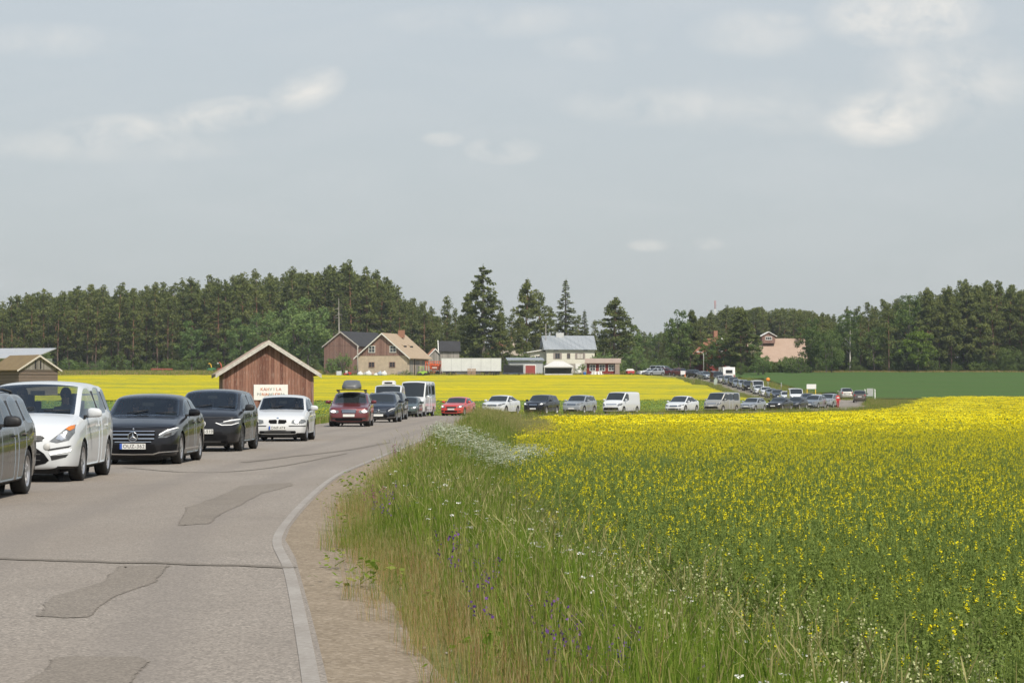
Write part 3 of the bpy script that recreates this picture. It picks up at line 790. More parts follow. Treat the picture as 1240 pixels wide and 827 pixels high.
def pine(H=20, bare=.45, width=2.6, dens=1.0, lean=.5):
    """Scots pine: straight reddish stem, bare below, lumpy layered crown"""
    t = Tree(); b = np.array([rng.normal(0, lean), rng.normal(0, lean), 0])
    def ax(f): return b * f * f + np.array([0, 0, H * f])
    t.w.tube([ax(f) for f in (0, .03, .2, .45, .7, .97)], [.30, .22, .19, .155, .10, .02], 7, cap=False)
    n = int(38 * dens ** .6)
    for k in range(n):
        f = bare + (1 - bare) * (k + rng.random()) / n
        g = (f - bare) / (1 - bare)
        reach = width * (.55 + .75 * math.sin(math.pi * min(1, g * .8 + .2))) * (1 - g) ** .45 * rng.uniform(.55, 1.15)
        a = rng.uniform(0, 6.28); p0 = ax(f * .98); p1 = p0 + np.array([math.cos(a) * reach, math.sin(a) * reach, reach * rng.uniform(-.1, .45)])
        t.w.tube([p0, (p0 + p1) / 2 + (0, 0, -.1), p1], [.05, .04, .015], 4, cap=False)
        bs = rng.uniform(.2, .75)
        t.cl(p1, .70 + .6 * rng.random(), int(36 * dens), .25, bs, .55)
        if reach > 1.2: t.cl(p0 + (p1 - p0) * .5 + (0, 0, .15), .75, int(24 * dens), .24, bs * .8, .6)
    for k in range(4): t.cl(ax(1) + rng.normal(0, .28, 3), .5, 16, .2, .7, .8)
    for k in range(5):
        f = rng.uniform(bare * .45, bare); a = rng.uniform(0, 6.28); p0 = ax(f); l = rng.uniform(.6, 1.6)
        t.w.tube([p0, p0 + np.array([math.cos(a) * l, math.sin(a) * l, -.1])], [.03, .008], 4, cap=False)
    return t.meshes(PINE_L, BARK_P)
def spruce(H=20, width=3.2, bare=.05, ragged=.25, leaf=None, dens=1.0, taper=.85, flat=.34):
    t = Tree(); t.w.tube([(0, 0, 0), (0, 0, H * .5), (0, 0, H * .99)], [.32, .2, .02], 7, cap=False)
    n = int(H * 2.4)
    for k in range(n):
        f = bare + (1 - bare) * k / n; g = 1 - (f - bare) / (1 - bare)
        R_ = width * (g ** taper) * (1 if g < .85 else .92)
        m = max(4, int(4 + 6 * g))
        for j in range(m):
            a = rng.uniform(0, 6.28); l = R_ * rng.uniform(1 - ragged * 1.6, 1 + ragged * .5)
            p0 = np.array([0, 0, H * f]); p1 = p0 + np.array([math.cos(a) * l, math.sin(a) * l, -l * .22 + .15])
            bs = rng.uniform(.2, .75)
            if l > .7 and j % 2 == 0: t.w.tube([p0, p1], [.035, .01], 3, cap=False)
            for q in ((.95, .42), (.6, .4)) if l > 1 else ((.8, .3),):
                t.cl(p0 + (p1 - p0) * q[0], q[1] * (.7 + .25 * l), int(13 * dens), .21, bs, flat, .9)
    t.cl((0, 0, H), .16, 12, .14, .6, 3.0)
    return t.meshes(leaf or SPR_L, BARK_D)
def broadleaf(H=10, width=4, trunk=.12, leaf=None, bark=None, dens=1.0, size=.2, stems=1):
    t = Tree()
    for st in range(stems):
        bx, by = (0, 0) if stems == 1 else (rng.normal(0, width * .25), rng.normal(0, width * .25))
        t.w.tube([(bx, by, 0), (bx * 1.2, by * 1.2, H * .35), (bx * 1.6 + rng.normal(0, .2), by * 1.6, H * .82)], [.05 + H * .012, .04 + H * .009, .03], 7, cap=False)
        for k in range(7):
            a = rng.uniform(0, 6.28); z0 = H * rng.uniform(trunk + .05, .7); l = width * rng.uniform(.4, .8)
            t.w.tube([(bx * 1.2, by * 1.2, z0), (bx + math.cos(a) * l * .6, by + math.sin(a) * l * .6, z0 + l * .5), (bx + math.cos(a) * l, by + math.sin(a) * l, z0 + l * .9)], [.06, .04, .015], 4, cap=False)
    n = int(88 * dens)
    for k in range(n):
        d = rng.normal(0, 1, 3); d /= np.linalg.norm(d); r = rng.uniform(.45, 1.0)
        z = H * (trunk + (1 - trunk) * (.5 + .5 * d[2] * r)); 
        w = width * r * math.hypot(d[0], d[1]) * (1.12 if d[2] < .2 else 1.0)
        a = math.atan2(d[1], d[0]); lump = 1 + .28 * noise.noise(Vector((d[0] * 2, d[1] * 2, d[2] * 2 + H)))
        t.cl((math.cos(a) * w * lump, math.sin(a) * w * lump, z), width * rng.uniform(.15, .27), int(60 * dens), size * 1.05, rng.uniform(.2, .8), .75, .5)
    return t.meshes(leaf or DEC_L, bark or BARK_D)
def snag(H):
    t = Tree(); t.w.tube([(0, 0, 0), (.1, 0, H * .5), (.0, .1, H)], [.2, .15, .05], 7)
    for k in range(16):
        a = rng.uniform(0, 6.28); z = H * rng.uniform(.3, .9); l = rng.uniform(.5, 1.8)
        t.w.tube([(.05, 0, z), (math.cos(a) * l, math.sin(a) * l, z - rng.uniform(0, .6))], [.04, .01], 4)
    return t.w.mesh('trunk', simple('dead_wood', (.38, .35, .31), .9, var=.2), fix=False)
PINES = [pine(20, b_, rng.uniform(2.2, 3.0), 1.1) for b_ in (.12, .18, .24, .28, .32, .36, .16, .40, .22)]
BIGP = [spruce(18, 4.4, .04, .34, PINE_L, 2.0, .52, .7)]
PINEW = [pine(18, .06, 3.9, 4.2), pine(18, .10, 3.9, 3.2), pine(18, .24, 3.3, 2.2)]
SPRUCES = [spruce(20, 3.0, .06, .3), spruce(18, 2.5, .10, .35), spruce(20, 3.5, .04, .22)]
BROADS = [broadleaf(12, 4.2, .08, stems=2), broadleaf(12, 3.4, .12), broadleaf(10, 4.2, .05, stems=3)]
LIGHT = [broadleaf(9, 3, .12, LIM_L)]
BIRCH = [broadleaf(15, 3.2, .18, DEC_L, BARK_W, .9, .17)]
SHRUBS = [broadleaf(4, 2.6, .0, stems=3, dens=.55, size=.16), broadleaf(3.4, 3.0, .0, stems=4, dens=.5, size=.16), broadleaf(4.5, 2.2, .02, LIM_L, stems=2, dens=.5, size=.16)]
NTREE = 0
DEC_B = leafmat('fresh_leaves', (.105, .175, .062), (.19, .27, .095), .42, c2=(.25, .33, .115))
def tree(kind, name, label, cat, x, y, H, H0, group=None, wide=1.0, crown_mat=None):
    global NTREE; NTREE += 1
    tm, cm = kind
    r = thing(name, label, cat, (x, y, gz(x, y) - .1), rng.uniform(0, 6.28), group)
    k = H / H0; r.scale = (k * wide, k * wide, k)
    link('trunk', tm, r)
    c = link('crown', cm, r)
    if crown_mat: c.material_slots[0].link = 'OBJECT'; c.material_slots[0].material = crown_mat
    return r
def top_h(px, py, d, x, y):   # height a tree needs for its top to reach row py
    return EYE + (HOR - py) / F * d - gz(x, y)
# left wood: tops follow the outline of the photograph
LT = [(-60, 372), (0, 366), (40, 352), (100, 346), (150, 347), (200, 345), (240, 337), (300, 334), (350, 326), (430, 322), (460, 332), (480, 345), (500, 364), (530, 372)]
ltx = [p[0] for p in LT]; lty = [p[1] for p in LT]
GL = 'pines along the left forest edge'; GLB = 'pines deeper in the left forest'
for row, (d0, step) in enumerate(((632, 11.5), (646, 12), (662, 13), (682, 14))):
    px = -45 + row * 4
    while px < (525 if row < 3 else 500):
        d = d0 + rng.uniform(-5, 5); p = px + rng.uniform(-4, 4)
        if not (row == 0 and (325 < p < 400 or 210 < p < 256)):
            x = pw(p, d); H = top_h(p, np.interp(p, ltx, lty) + rng.uniform(-3, 20) * (1.0 if row else 1.2), d, x, d)
            kd = PINES[rng.integers(0, len(PINES))] if rng.random() < .9 or row else SPRUCES[rng.integers(0, 2)]
            if kd in SPRUCES: tree(kd, 'spruce_tree', 'dark spruce growing between pines at the left forest edge', 'tree', x, d, H * .8, 20, 'spruces in the left forest edge')
            else: tree(kd, 'pine_tree', 'tall pine in front row of left forest edge beyond yellow field' if row == 0 else 'tall pine rising behind front row of left forest', 'tree', x, d, H, 20, GL if row == 0 else GLB)
        px += step * rng.uniform(.8, 1.25)
# right wood
RT = [(955, 385), (985, 378), (1015, 373), (1040, 372), (1070, 362), (1100, 353), (1140, 347), (1180, 340), (1215, 342), (1245, 338), (1300, 340)]
rtx = [p[0] for p in RT]; rty = [p[1] for p in RT]
GR_ = 'trees along the right forest edge'; GRB = 'pines deeper in the right forest'
for row, (d0, step) in enumerate(((566, 16), (576, 15), (590, 15), (606, 16))):
    px = 968 + row * 5
    while px < 1290:
        d = d0 + rng.uniform(-3, 3); p = px + rng.uniform(-4, 4); x = pw(p, d)
        H = top_h(p, np.interp(p, rtx, rty) + rng.uniform(-2, 22) * (.8 if row else 1.1), d, x, d)
        if row < 2 and p < 1120 and rng.random() < .62:
            tree(BROADS[rng.integers(0, 3)] if rng.random() < .7 else BIRCH[0], 'leafy_tree', 'dark leafy tree at the right forest edge above green field', 'tree', x, d, H * .86, 12.5, 'leafy trees at the right forest edge')
        elif row == 0 and rng.random() < .5:
            tree(PINEW[rng.integers(0, 3)], 'pine_tree', 'wide pine branched low at right forest edge above green field', 'tree', x, d, H, 18, 'low branched pines at the right forest edge', .8)
        else:
            tree(PINES[rng.integers(0, len(PINES))], 'pine_tree', 'pine at right forest edge above dark green field' if row < 2 else 'pine rising behind right forest edge', 'tree', x, d, H, 20, GR_ if row < 2 else GRB)
        px += step * rng.uniform(.8, 1.3)
# named single trees
def at(px, d): return pw(px, d), d
def one(kind, H0, name, label, px, py, d, cat='tree', wide=1.0, group=None, H=None):
    x, y = at(px, d); return tree(kind, name, label, cat, x, y, H or top_h(px, py, d, x, y), H0, group, wide, DEC_B if (kind in BROADS or kind in SHRUBS) and (px < 420 or 690 < px < 780 or 900 < px < 930) else None)
one(BROADS[1], 12, 'leafy_tree', 'round leafy tree standing alone before the left pine forest', 232, 387, 606, wide=.95)
one(BROADS[0], 12, 'leafy_tree', 'broad leafy tree behind the plank barn with the cafe sign', 322, 372, 604, wide=1.0)
one(BROADS[2], 10, 'leafy_tree', 'biggest bushy leafy tree left of the dark roofed barn', 366, 362, 600, wide=.95)
one(BROADS[1], 12, 'leafy_tree', 'leafy tree at the left foot of bushy tree by the barn', 291, 384, 603, wide=1.0)
one(SHRUBS[0], 4, 'shrub', 'shrub against the wall of dark roofed barn', 404, 432, 510, 'shrub')
one(SHRUBS[1], 3.4, 'shrub', 'taller shrub near corner of dark roofed barn beside pole', 416, 428, 508, 'shrub', .6)
one(SHRUBS[2], 4.5, 'shrub', 'light green bush at the forest edge right of log shed', 84, 432, 612, 'shrub')
one(SHRUBS[0], 4, 'shrub', 'low bush below pines left of the lone leafy tree', 150, 434, 622, 'shrub')
one(SHRUBS[1], 3.4, 'shrub', 'spreading bush at forest foot behind the white minivan', 118, 436, 622, 'shrub')
# behind the farm
one(BIGP[0], 18, 'pine_tree', 'largest wide dark pine behind the white trailer', 585, 322, 556, wide=1.12)
one(PINEW[1], 18, 'pine_tree', 'bushy pine at left shoulder of the largest pine', 566, 358, 566, wide=.8)
one(PINEW[2], 18, 'pine_tree', 'pine left of white house with open uneven crown', 637, 341, 572, wide=.9)
one(PINES[3], 20, 'pine_tree', 'pine close beside the white house gable, right of its open crowned neighbour', 655, 352, 575, wide=1.15)
one(SPRUCES[2], 20, 'spruce_tree', 'pointed spruce rising behind the metal roof of white house', 685, 339, 566, wide=1.35)
one(SPRUCES[1], 18, 'spruce_tree', 'smaller spruce right of the pointed spruce by white house', 708, 376, 570, wide=1.3)
one(PINEW[2], 18, 'pine_tree', 'spreading pine with bare trunk right of white house', 743, 362, 548, wide=1.35)
one(BROADS[1], 12, 'leafy_tree', 'dark tree right of the spreading pine', 763, 392, 556)
one(BROADS[0], 12, 'leafy_tree', 'distant dull green tree in gap between farms', 790, 401, 680)
one(BROADS[1], 12, 'leafy_tree', 'left one of the two big dark trees by the hill road', 822, 374, 548, wide=.8)
one(PINEW[0], 18, 'pine_tree', 'right one of the two big dark trees by the hill road', 836, 376, 552, wide=.7)
one(PINEW[1], 18, 'pine_tree', 'big pine standing before the red house by caravan', 897, 375, 520, wide=1.3)
one(BROADS[0], 12, 'leafy_tree', 'leafy tree at gable of the red house', 870, 404, 526, wide=.7)
one(BROADS[1], 12, 'leafy_tree', 'leafy tree covering right end of the big barn roof', 982, 384, 548, wide=.9)
one(BROADS[0], 12, 'leafy_tree', 'dark round tree standing below the big barn roof end', 1005, 398, 543, wide=.8)
one(BROADS[1], 12, 'leafy_tree', 'leafy tree before the gable of the red house, left of the big pine', 858, 408, 527, wide=1.0)
one(BROADS[0], 12, 'leafy_tree', 'leafy tree tucked between red house and big pine', 879, 404, 522, wide=.9)
one(PINEW[1], 18, 'pine_tree', 'pine hiding left half of the orange tiled house', 606, 380, 560, wide=.85)
one(PINEW[2], 18, 'pine_tree', 'pine hiding right half of the orange tiled house', 632, 384, 552, wide=.9)
one(SHRUBS[1], 3.4, 'shrub', 'bush before the wall of the orange tiled house', 628, 428, 545, 'shrub', 1.0)
one(LIGHT[0], 9, 'leafy_tree', 'bright yellow green tree at the right forest edge', 1112, 396, 556)
one(BROADS[2], 10, 'shrub', 'wide bush between caravan and the big red barn', 921, 427, 500, 'shrub', 1.0)
one(BROADS[0], 12, 'shrub', 'bush right of caravan at roadside', 897, 437, 497, 'shrub', .9)
one(SHRUBS[0], 4, 'shrub', 'bush before the red wall of big barn', 966, 430, 534, 'shrub')
one(BROADS[1], 12, 'leafy_tree', 'leafy tree screening left end of the big barn roof', 914, 404, 540, wide=.8)
one(BROADS[2], 10, 'shrub', 'large light green bush between cabin and parked cars', 770, 424, 508, 'shrub', 1.35)
one(SHRUBS[1], 3.4, 'shrub', 'bush behind red cabin at white house corner', 733, 427, 520, 'shrub', 1.1)
one(SHRUBS[2], 4.5, 'shrub', 'yellow green bush beside the white house annex', 652, 433, 516, 'shrub')
one(SHRUBS[0], 4, 'shrub', 'bush standing between shed roof and white house', 642, 429, 522, 'shrub', .8)
one(SPRUCES[0], 20, 'spruce_tree', 'tiny young spruce behind the red parked cars', 814, 433, 522, wide=.9)
sn = link('dead_tree', snag(15), None); x, y = at(410, 540); sn.location = (x, y, gz(x, y)); sn.scale = (1, 1, top_h(410, 361, 540, x, y) / 15)
tag(sn, 'bare grey dead tree trunk behind the dark roofed barn', 'dead tree')
for i, (p, tp, d, k, wd) in enumerate([(500, 372, 640, 0, .9), (514, 366, 632, 4, 1), (527, 372, 640, 2, .9), (541, 360, 625, 5, 1.0), (553, 374, 620, 1, .9), (606, 372, 620, 6, 1.1), (618, 380, 610, 3, 1),
                                     (668, 372, 640, 7, 1), (700, 382, 640, 2, 1), (722, 388, 640, 1, 1), (755, 396, 640, 4, 1.2), (848, 388, 600, 5, 1.2), (862, 378, 640, 0, 1.2), (878, 372, 640, 6, 1.3)]):
    one(PINES[k], 20, 'pine_tree', 'pine in the tree belt behind the farm buildings', p, tp, d, 'tree', wd, 'pines in the belt behind the farms')
# far wood: one mass
pts = []; 
for k in range(330):
    p = rng.uniform(770, 1010); d = rng.uniform(720, 800); pts.append((pw(p, d), d, (top_h(p, np.interp(p, [770, 800, 850, 880, 960, 1010], [410, 402, 384, 373, 374, 382]) + rng.uniform(0, 12), d, pw(p, d), d))))
for k in range(420):
    p = rng.uniform(-130, 560); d = rng.uniform(695, 790); pts.append((pw(p, d), d, top_h(p, np.interp(p, ltx, lty) + rng.uniform(6, 26), d, pw(p, d), d)))
for k in range(240):
    p = rng.uniform(990, 1420); d = rng.uniform(618, 700); pts.append((pw(p, d), d, top_h(p, np.interp(p, rtx, rty) + rng.uniform(6, 26), d, pw(p, d), d)))
for k in range(90):
    p = rng.uniform(540, 790); d = rng.uniform(690, 760); pts.append((pw(p, d), d, top_h(p, 398 + rng.uniform(0, 20), d, pw(p, d), d)))
npine = len(pts)
for k in range(260): p = rng.uniform(-130, 560); d = rng.uniform(640, 700); pts.append((pw(p, d), d, rng.uniform(7, 13)))
for k in range(140): p = rng.uniform(985, 1420); d = rng.uniform(575, 625); pts.append((pw(p, d), d, rng.uniform(6, 12)))
for k in range(90): p = rng.uniform(540, 960); d = rng.uniform(600, 690); pts.append((pw(p, d), d, rng.uniform(6, 13)))
pts = np.array(pts); full = []
for tm, cm in PINES[:6]:
    me = cm.copy(); bm = bmesh.new(); bm.from_mesh(me)
    n0 = len(bm.faces); tb = bmesh.new(); tb.from_mesh(tm); tmp = bpy.data.meshes.new('t'); tb.to_mesh(tmp); tb.free()
    bm.from_mesh(tmp); bm.faces.ensure_lookup_table()
    for f in bm.faces[n0:]: f.material_index = 1
    bm.to_mesh(me); bm.free(); me.materials.append(BARK_P); full.append(me)
full += [SPRUCES[0][1], SPRUCES[1][1]]
n = len(pts); z = ground_z(pts[:, 0], pts[:, 1])
scatter('far_forest', np.stack([pts[:, 0], pts[:, 1], z], 1), np.stack([np.zeros(n), np.zeros(n), rng.uniform(0, 6.28, n)], 1), pts[:, 2] / 20, np.where(np.arange(n) < npine, rng.integers(0, 6, n), rng.integers(6, 8, n)), full)
# undergrowth along the forest feet
up = []
for k in range(420): p = rng.uniform(-60, 540); d = rng.uniform(622, 668); up.append((pw(p, d), d))
for k in range(160): p = rng.uniform(965, 1300); d = rng.uniform(560, 590); up.append((pw(p, d), d))
for k in range(90): p = rng.uniform(540, 860); d = rng.uniform(560, 620); up.append((pw(p, d), d))
for k in range(40): p = rng.uniform(905, 970); d = rng.uniform(545, 556); up.append((pw(p, d), d))
up = np.array(up); place('undergrowth', up[:, 0], up[:, 1], [s[1] for s in SHRUBS[:2]], (.35, 1.0))
up = []
for k in range(75): p = rng.uniform(-60, 530); d = rng.uniform(620, 640); up.append((pw(p, d), d))
for k in range(45): p = rng.uniform(1010, 1300); d = rng.uniform(558, 572); up.append((pw(p, d), d))
up = np.array(up); place('undergrowth', up[:, 0], up[:, 1], [BROADS[1][1], SPRUCES[1][1], BROADS[0][1]], (.28, .62))
# ------------------------------------------------------------------ buildings
RED_W = planks('weathered_red_planks', (.13, .054, .039), (.31, .16, .115), .19, grain=1.4, streak=(.46, .37, .31))
BRN_W = planks('faded_brown_planks', (.17, .092, .072), (.29, .18, .145), .2, streak=(.33, .27, .24))
GRY_W = planks('grey_planks', (.20, .185, .165), (.36, .335, .30), .18)
LOG_W = planks('log_courses', (.075, .058, .045), (.18, .14, .112), .24, 'Z')
RED_P = planks('red_painted_planks', (.17, .028, .022), (.25, .05, .038), .15)
CREAM = planks('cream_boards', (.62, .60, .51), (.72, .70, .60), .12, 'Z', .7)
STONE = simple('pale_plaster', (.48, .39, .285), .9, var=.14, scale=1.2, bump=.2)
PLINTH = simple('grey_plinth', (.30, .275, .24), .9, var=.15, scale=1)
TIN = planks('tin_roof', (.24, .265, .285), (.32, .345, .365), .6, 'X', .45)
def roofmat(name, c0, c1, var2): 
    m, t = newmat(name); co = t.coord('Object')
    a = t.noise(co, .7, 6, .65); b = t.noise(t.coord('Object', (1, .3, 6)), 5, 4, .7)
    c = t.ramp(t.math('ADD', t.math('MULTIPLY', a, .6), t.math('MULTIPLY', b, .4)), [(.32, c0), (.68, c1)])
    c = t.mix(t.ramp(a, [(.58, (0, 0, 0)), (.75, (.7, .7, .7))]), c, var2)
    t.l(c, t.b.inputs['Base Color']); t.b.inputs['Roughness'].default_value = .9; t.bump(b, .4, .03); return m
ROOF_T = roofmat('tan_roof_sheets', (.30, .225, .15), (.40, .31, .215), (.25, .19, .12))
ROOF_P = roofmat('pink_roof_tiles', (.33, .235, .175), (.41, .30, .23), (.35, .26, .20))
ROOF_M = roofmat('mossy_shingles', (.15, .105, .05), (.22, .155, .07), (.13, .13, .045))
ROOF_K = roofmat('black_felt_roof', (.022, .022, .024), (.038, .038, .04), (.05, .05, .05))
ROOF_O = roofmat('orange_tiles', (.38, .15, .08), (.50, .22, .12), (.40, .2, .12))
ROOF_B = roofmat('brown_felt_roof', (.28, .21, .17), (.38, .30, .245), (.3, .25, .2))
ROOF_S = roofmat('rusty_tin_roof', (.29, .31, .33), (.37, .39, .41), (.36, .27, .21))
WHITE_T = simple('white_trim', (.72, .71, .67), .6, var=.08)
GREY_T = simple('grey_barge_board', (.50, .465, .42), .8, var=.2)
PANE = simple('window_pane', (.03, .035, .04), .08, var=.4, scale=2, spec=.8)
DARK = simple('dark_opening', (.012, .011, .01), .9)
BRICK = simple('chimney_brick', (.30, .15, .095), .9, var=.25, scale=8)

def window(parent, c, w, h, face, frame=WHITE_T, bars=(1, 1), d=.06, pane=PANE):
    """face: (ux,uy) horizontal direction along the wall, outward normal is its right-hand side"""
    ux = Vector((face[0], face[1], 0)); n = Vector((face[1], -face[0], 0)); c = Vector(c)
    rz = math.atan2(face[1], face[0]); fw = .11
    mb = MB()
    for s in (-1, 1): mb.box(c + ux * s * (w / 2 - fw / 2) + n * d / 2, (fw, d, h), rz)
    for s in (-1, 1): mb.box(c + Vector((0, 0, s * (h / 2 - fw / 2))) + n * d / 2, (w - 2 * fw - .004, d * .92, fw), rz)
    for i in range(1, bars[0] + 1): mb.box(c + ux * (-w / 2 + w * i / (bars[0] + 1)) + n * d * .42, (.06, d * .7, h - 2 * fw - .004), rz)
    for i in range(1, bars[1] + 1): mb.box(c + Vector((0, 0, -h / 2 + h * i / (bars[1] + 1))) + n * d * .40, (w - 2 * fw - .004, d * .55, .05), rz)
    f = mb.build('window', frame, parent)
    MB().box(c + n * .014, (w - 2 * fw + .02, .018, h - 2 * fw + .02), rz).build('pane', pane, f)
    return f
def gable_house(name, label, cat, px, d, yaw, W, D, eave, ridge, wall, roof, over=.45, trim=GREY_T, upper=None, upper_z=None, base=None, base_h=0, thick=.13, ground=None, shift=0, rake=None):
    """gable end faces the camera side (-Y local) before yaw; origin at the middle of the front wall foot"""
    x = pw(px, d); z = gz(x, d) if ground is None else ground
    r = thing(name, label, cat, (x, d, z), R(yaw))
    w = W / 2; lo = -.6
    mb = MB()
    if upper is None:
        mb.prism([(-w, lo + base_h * (0 if not base else 1) - (0 if not base else lo)), (w, lo + base_h * (0 if not base else 1) - (0 if not base else lo)), (w, eave), (0, ridge), (-w, eave)], 0, D)
        mb.build('wall', wall, r)
    else:
        mb.prism([(-w, lo if not base else base_h), (w, lo if not base else base_h), (w, upper_z), (-w, upper_z)], 0, D); mb.build('wall', wall, r)
        e = max(eave, upper_z + .01)
        MB().prism([(-w - .03, upper_z), (w + .03, upper_z), (w + .03, e), (0, ridge + .01), (-w - .03, e)], -.04, D + .04).build('gable_wall', upper, r)
    if base: MB().prism([(-w - .05, lo), (w + .05, lo), (w + .05, base_h), (-w - .05, base_h)], -.05, D + .05).build('plinth', base, r)
    sl = (ridge - eave) / w; ox = over; oy = over * .9 if rake is None else rake
    mb = MB(); lift = .05
    for s in (-1, 1):
        a = (0, ridge + lift); b = (s * (w + ox), eave - sl * ox + lift); th = thick
        mb.prism([a, b, (b[0], b[1] + th), (0, a[1] + th)], -oy, D + oy)
    rf = mb.build('roof', roof, r)
    mb = MB()
    for s in (-1, 1):
        for yy in (-oy - .035, D + oy + .003):
            a = (0, ridge + lift + thick - .02); b = (s * (w + ox + .01), eave - sl * ox + lift + thick - .03)
            mb.prism([a, b, (b[0], b[1] - .26), (0, a[1] - .30)], yy, yy + .032)
    mb.build('barge_board', trim, rf)
    return r
# --- plank barn with the cafe sign
barn = gable_house('plank_barn', 'weathered red plank barn with the cafe sign on its gable', 'barn', 325, 160, 9, 5.95, 7.2, 3.4, 5.3, RED_W, ROOF_P, .5, GREY_T, rake=.42)
MB().box((-1.1, -.03, .9), (.9, .05, 1.9)).build('door', RED_W, barn)
mb = MB()
for s in (-1, 1): mb.box((s * 2.93, -.012, 1.2), (.13, .07, 3.6))
mb.build('corner_board', BRN_W, barn)
sx = pw(328, 160); SGN = thing('cafe_sign', 'white cafe board reading KAHVILA PERUNAKUOPPA on plank barn', 'sign', barn.matrix_basis @ Vector((.16, -.075, 2.03)), R(9))
MB().box((0, 0, 0), (2.25, .06, 1.02)).build('board', simple('sign_white', (.78, .76, .72), .6, var=.04), SGN)
OR = simple('sign_orange', (.56, .25, .15), .7); RD = simple('sign_red', (.42, .17, .14), .7); GY = simple('sign_grey', (.33, .34, .32), .7)
for line, zz, sz, w in (('KAHVILA', .19, .27, .20), ('PERUNAKUOPPA', -.14, .23, .155)):
    x0 = -(len(line) - 1) * w / 2
    for i, ch in enumerate(line):
        o = link('letter', text_mesh(ch, sz, bold=.008, mat=(OR, GY, RD, GY, OR)[(i * 2 + (zz < 0)) % 5]), SGN, (x0 + i * w, -.036, zz)); o.rotation_euler = (R(90), 0, 0)
# --- farm, left to right
ls = gable_house('log_shed', 'old log shed with mossy roof behind the white minivan', 'shed', 46.5, 366, 40, 6.6, 8.5, 5.3, 7.3, LOG_W, ROOF_M, .5, GREY_T, upper=planks('dark_grey_planks', (.12, .11, .098), (.25, .235, .21), .18), upper_z=5.2, ground=0)
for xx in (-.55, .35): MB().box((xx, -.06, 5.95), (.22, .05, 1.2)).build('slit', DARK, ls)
mh = thing('machine_shed', 'shed with pale rusty metal roof behind the log shed', 'shed', (pw(4, 420), 420, gz(pw(4, 420), 420)), R(-14))
MB().box((0, 4, 2.2), (11, 8, 6)).build('wall', simple('green_grey_boards', (.17, .20, .175), .85), mh)
MB().prism([(-.8, 5.05), (8.8, 6.9), (8.8, 7.05), (-.8, 5.2)], -6.2, 5.9, 'X').build('roof', ROOF_S, mh)
db = gable_house('dark_roofed_barn', 'faded brown barn with black roof left of the farmhouse', 'barn', 413, 520, -27, 8.6, 15, 6.2, 9.2, BRN_W, ROOF_K, .35, GREY_T, upper=BRN_W, upper_z=6.3)
fh = gable_house('farmhouse', 'two tone farmhouse with plank gable over cream plaster and tan roof', 'house', 463, 500, -17, 10.9, 13.5, 4.15, 8.75, STONE, ROOF_T, .75, WHITE_T, upper=BRN_W, upper_z=4.2, rake=.5)
for xx in (-2.3, 2.35): window(fh, (xx, -.045, 5.55), 1.45, 1.45, (1, 0), WHITE_T, (1, 1), .1)
for xx in (-2.35, 2.2): window(fh, (xx, -.005, 2.35), 1.3, 1.1, (1, 0), BRN_W, (1, 1), .1)
MB().box((4.0, -.02, .45), (1.2, .08, .9)).build('hatch', PLINTH, fh)
MB().box((.9, 9.2, 8.9), (1.2, .9, 1.6)).build('chimney', BRICK, fh)
for yy in (2.6, 6.4, 10.4): MB().box((5.46, yy, 1.75), (.07, 2.4, 3.1)).build('door', GRY_W, fh)
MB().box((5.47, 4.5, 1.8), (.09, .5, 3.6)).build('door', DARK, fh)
for yy in (4.5, 8.5):   # shed dormer slots in the tan roof
    MB().box((3.0, yy, 6.45), (.9, 1.7, .22), M=Matrix.Rotation(R(24), 3, 'Y')).build('dormer', ROOF_T, fh)
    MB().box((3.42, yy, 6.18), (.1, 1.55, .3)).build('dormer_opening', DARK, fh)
gs_ = thing('grey_shed', 'small grey plank shed with black roof behind the trailer', 'shed', (pw(544.5, 540), 540, gz(pw(544.5, 540), 540)), R(4))
MB().box((0, 2, 2.3), (4.3, 4, 5.6)).build('wall', GRY_W, gs_)
mb = MB(); mb.prism([(-.4, 5.0), (2, 7.3), (2, 7.45), (-.4, 5.15)], -2.45, 2.45, 'X'); mb.prism([(2, 7.3), (4.4, 5.0), (4.4, 5.15), (2, 7.45)], -2.45, 2.45, 'X')
mb.build('roof', ROOF_K, gs_); MB().prism([(-.45, 4.9), (2, 7.3), (2, 7.6), (-.45, 5.25)], -2.62, -2.46, 'X').build('barge_board', WHITE_T, gs_)
bh = gable_house('brown_outbuilding', 'little pale gabled outbuilding between farmhouse and grey shed', 'shed', 527, 555, 10, 3.2, 4, 3.9, 5.6, GRY_W, ROOF_O, .3, WHITE_T)
oh = gable_house('tiled_house', 'house with orange tiled roof half hidden behind pines', 'house', 622, 596, 20, 8, 10, 4.2, 8.6, simple('pale_stone_wall', (.5, .44, .36), .9), ROOF_O, .5, WHITE_T)
window(oh, (-1.6, -.01, 2.6), 1.2, 1.4, (1, 0)); window(oh, (1.6, -.01, 2.6), 1.2, 1.4, (1, 0))
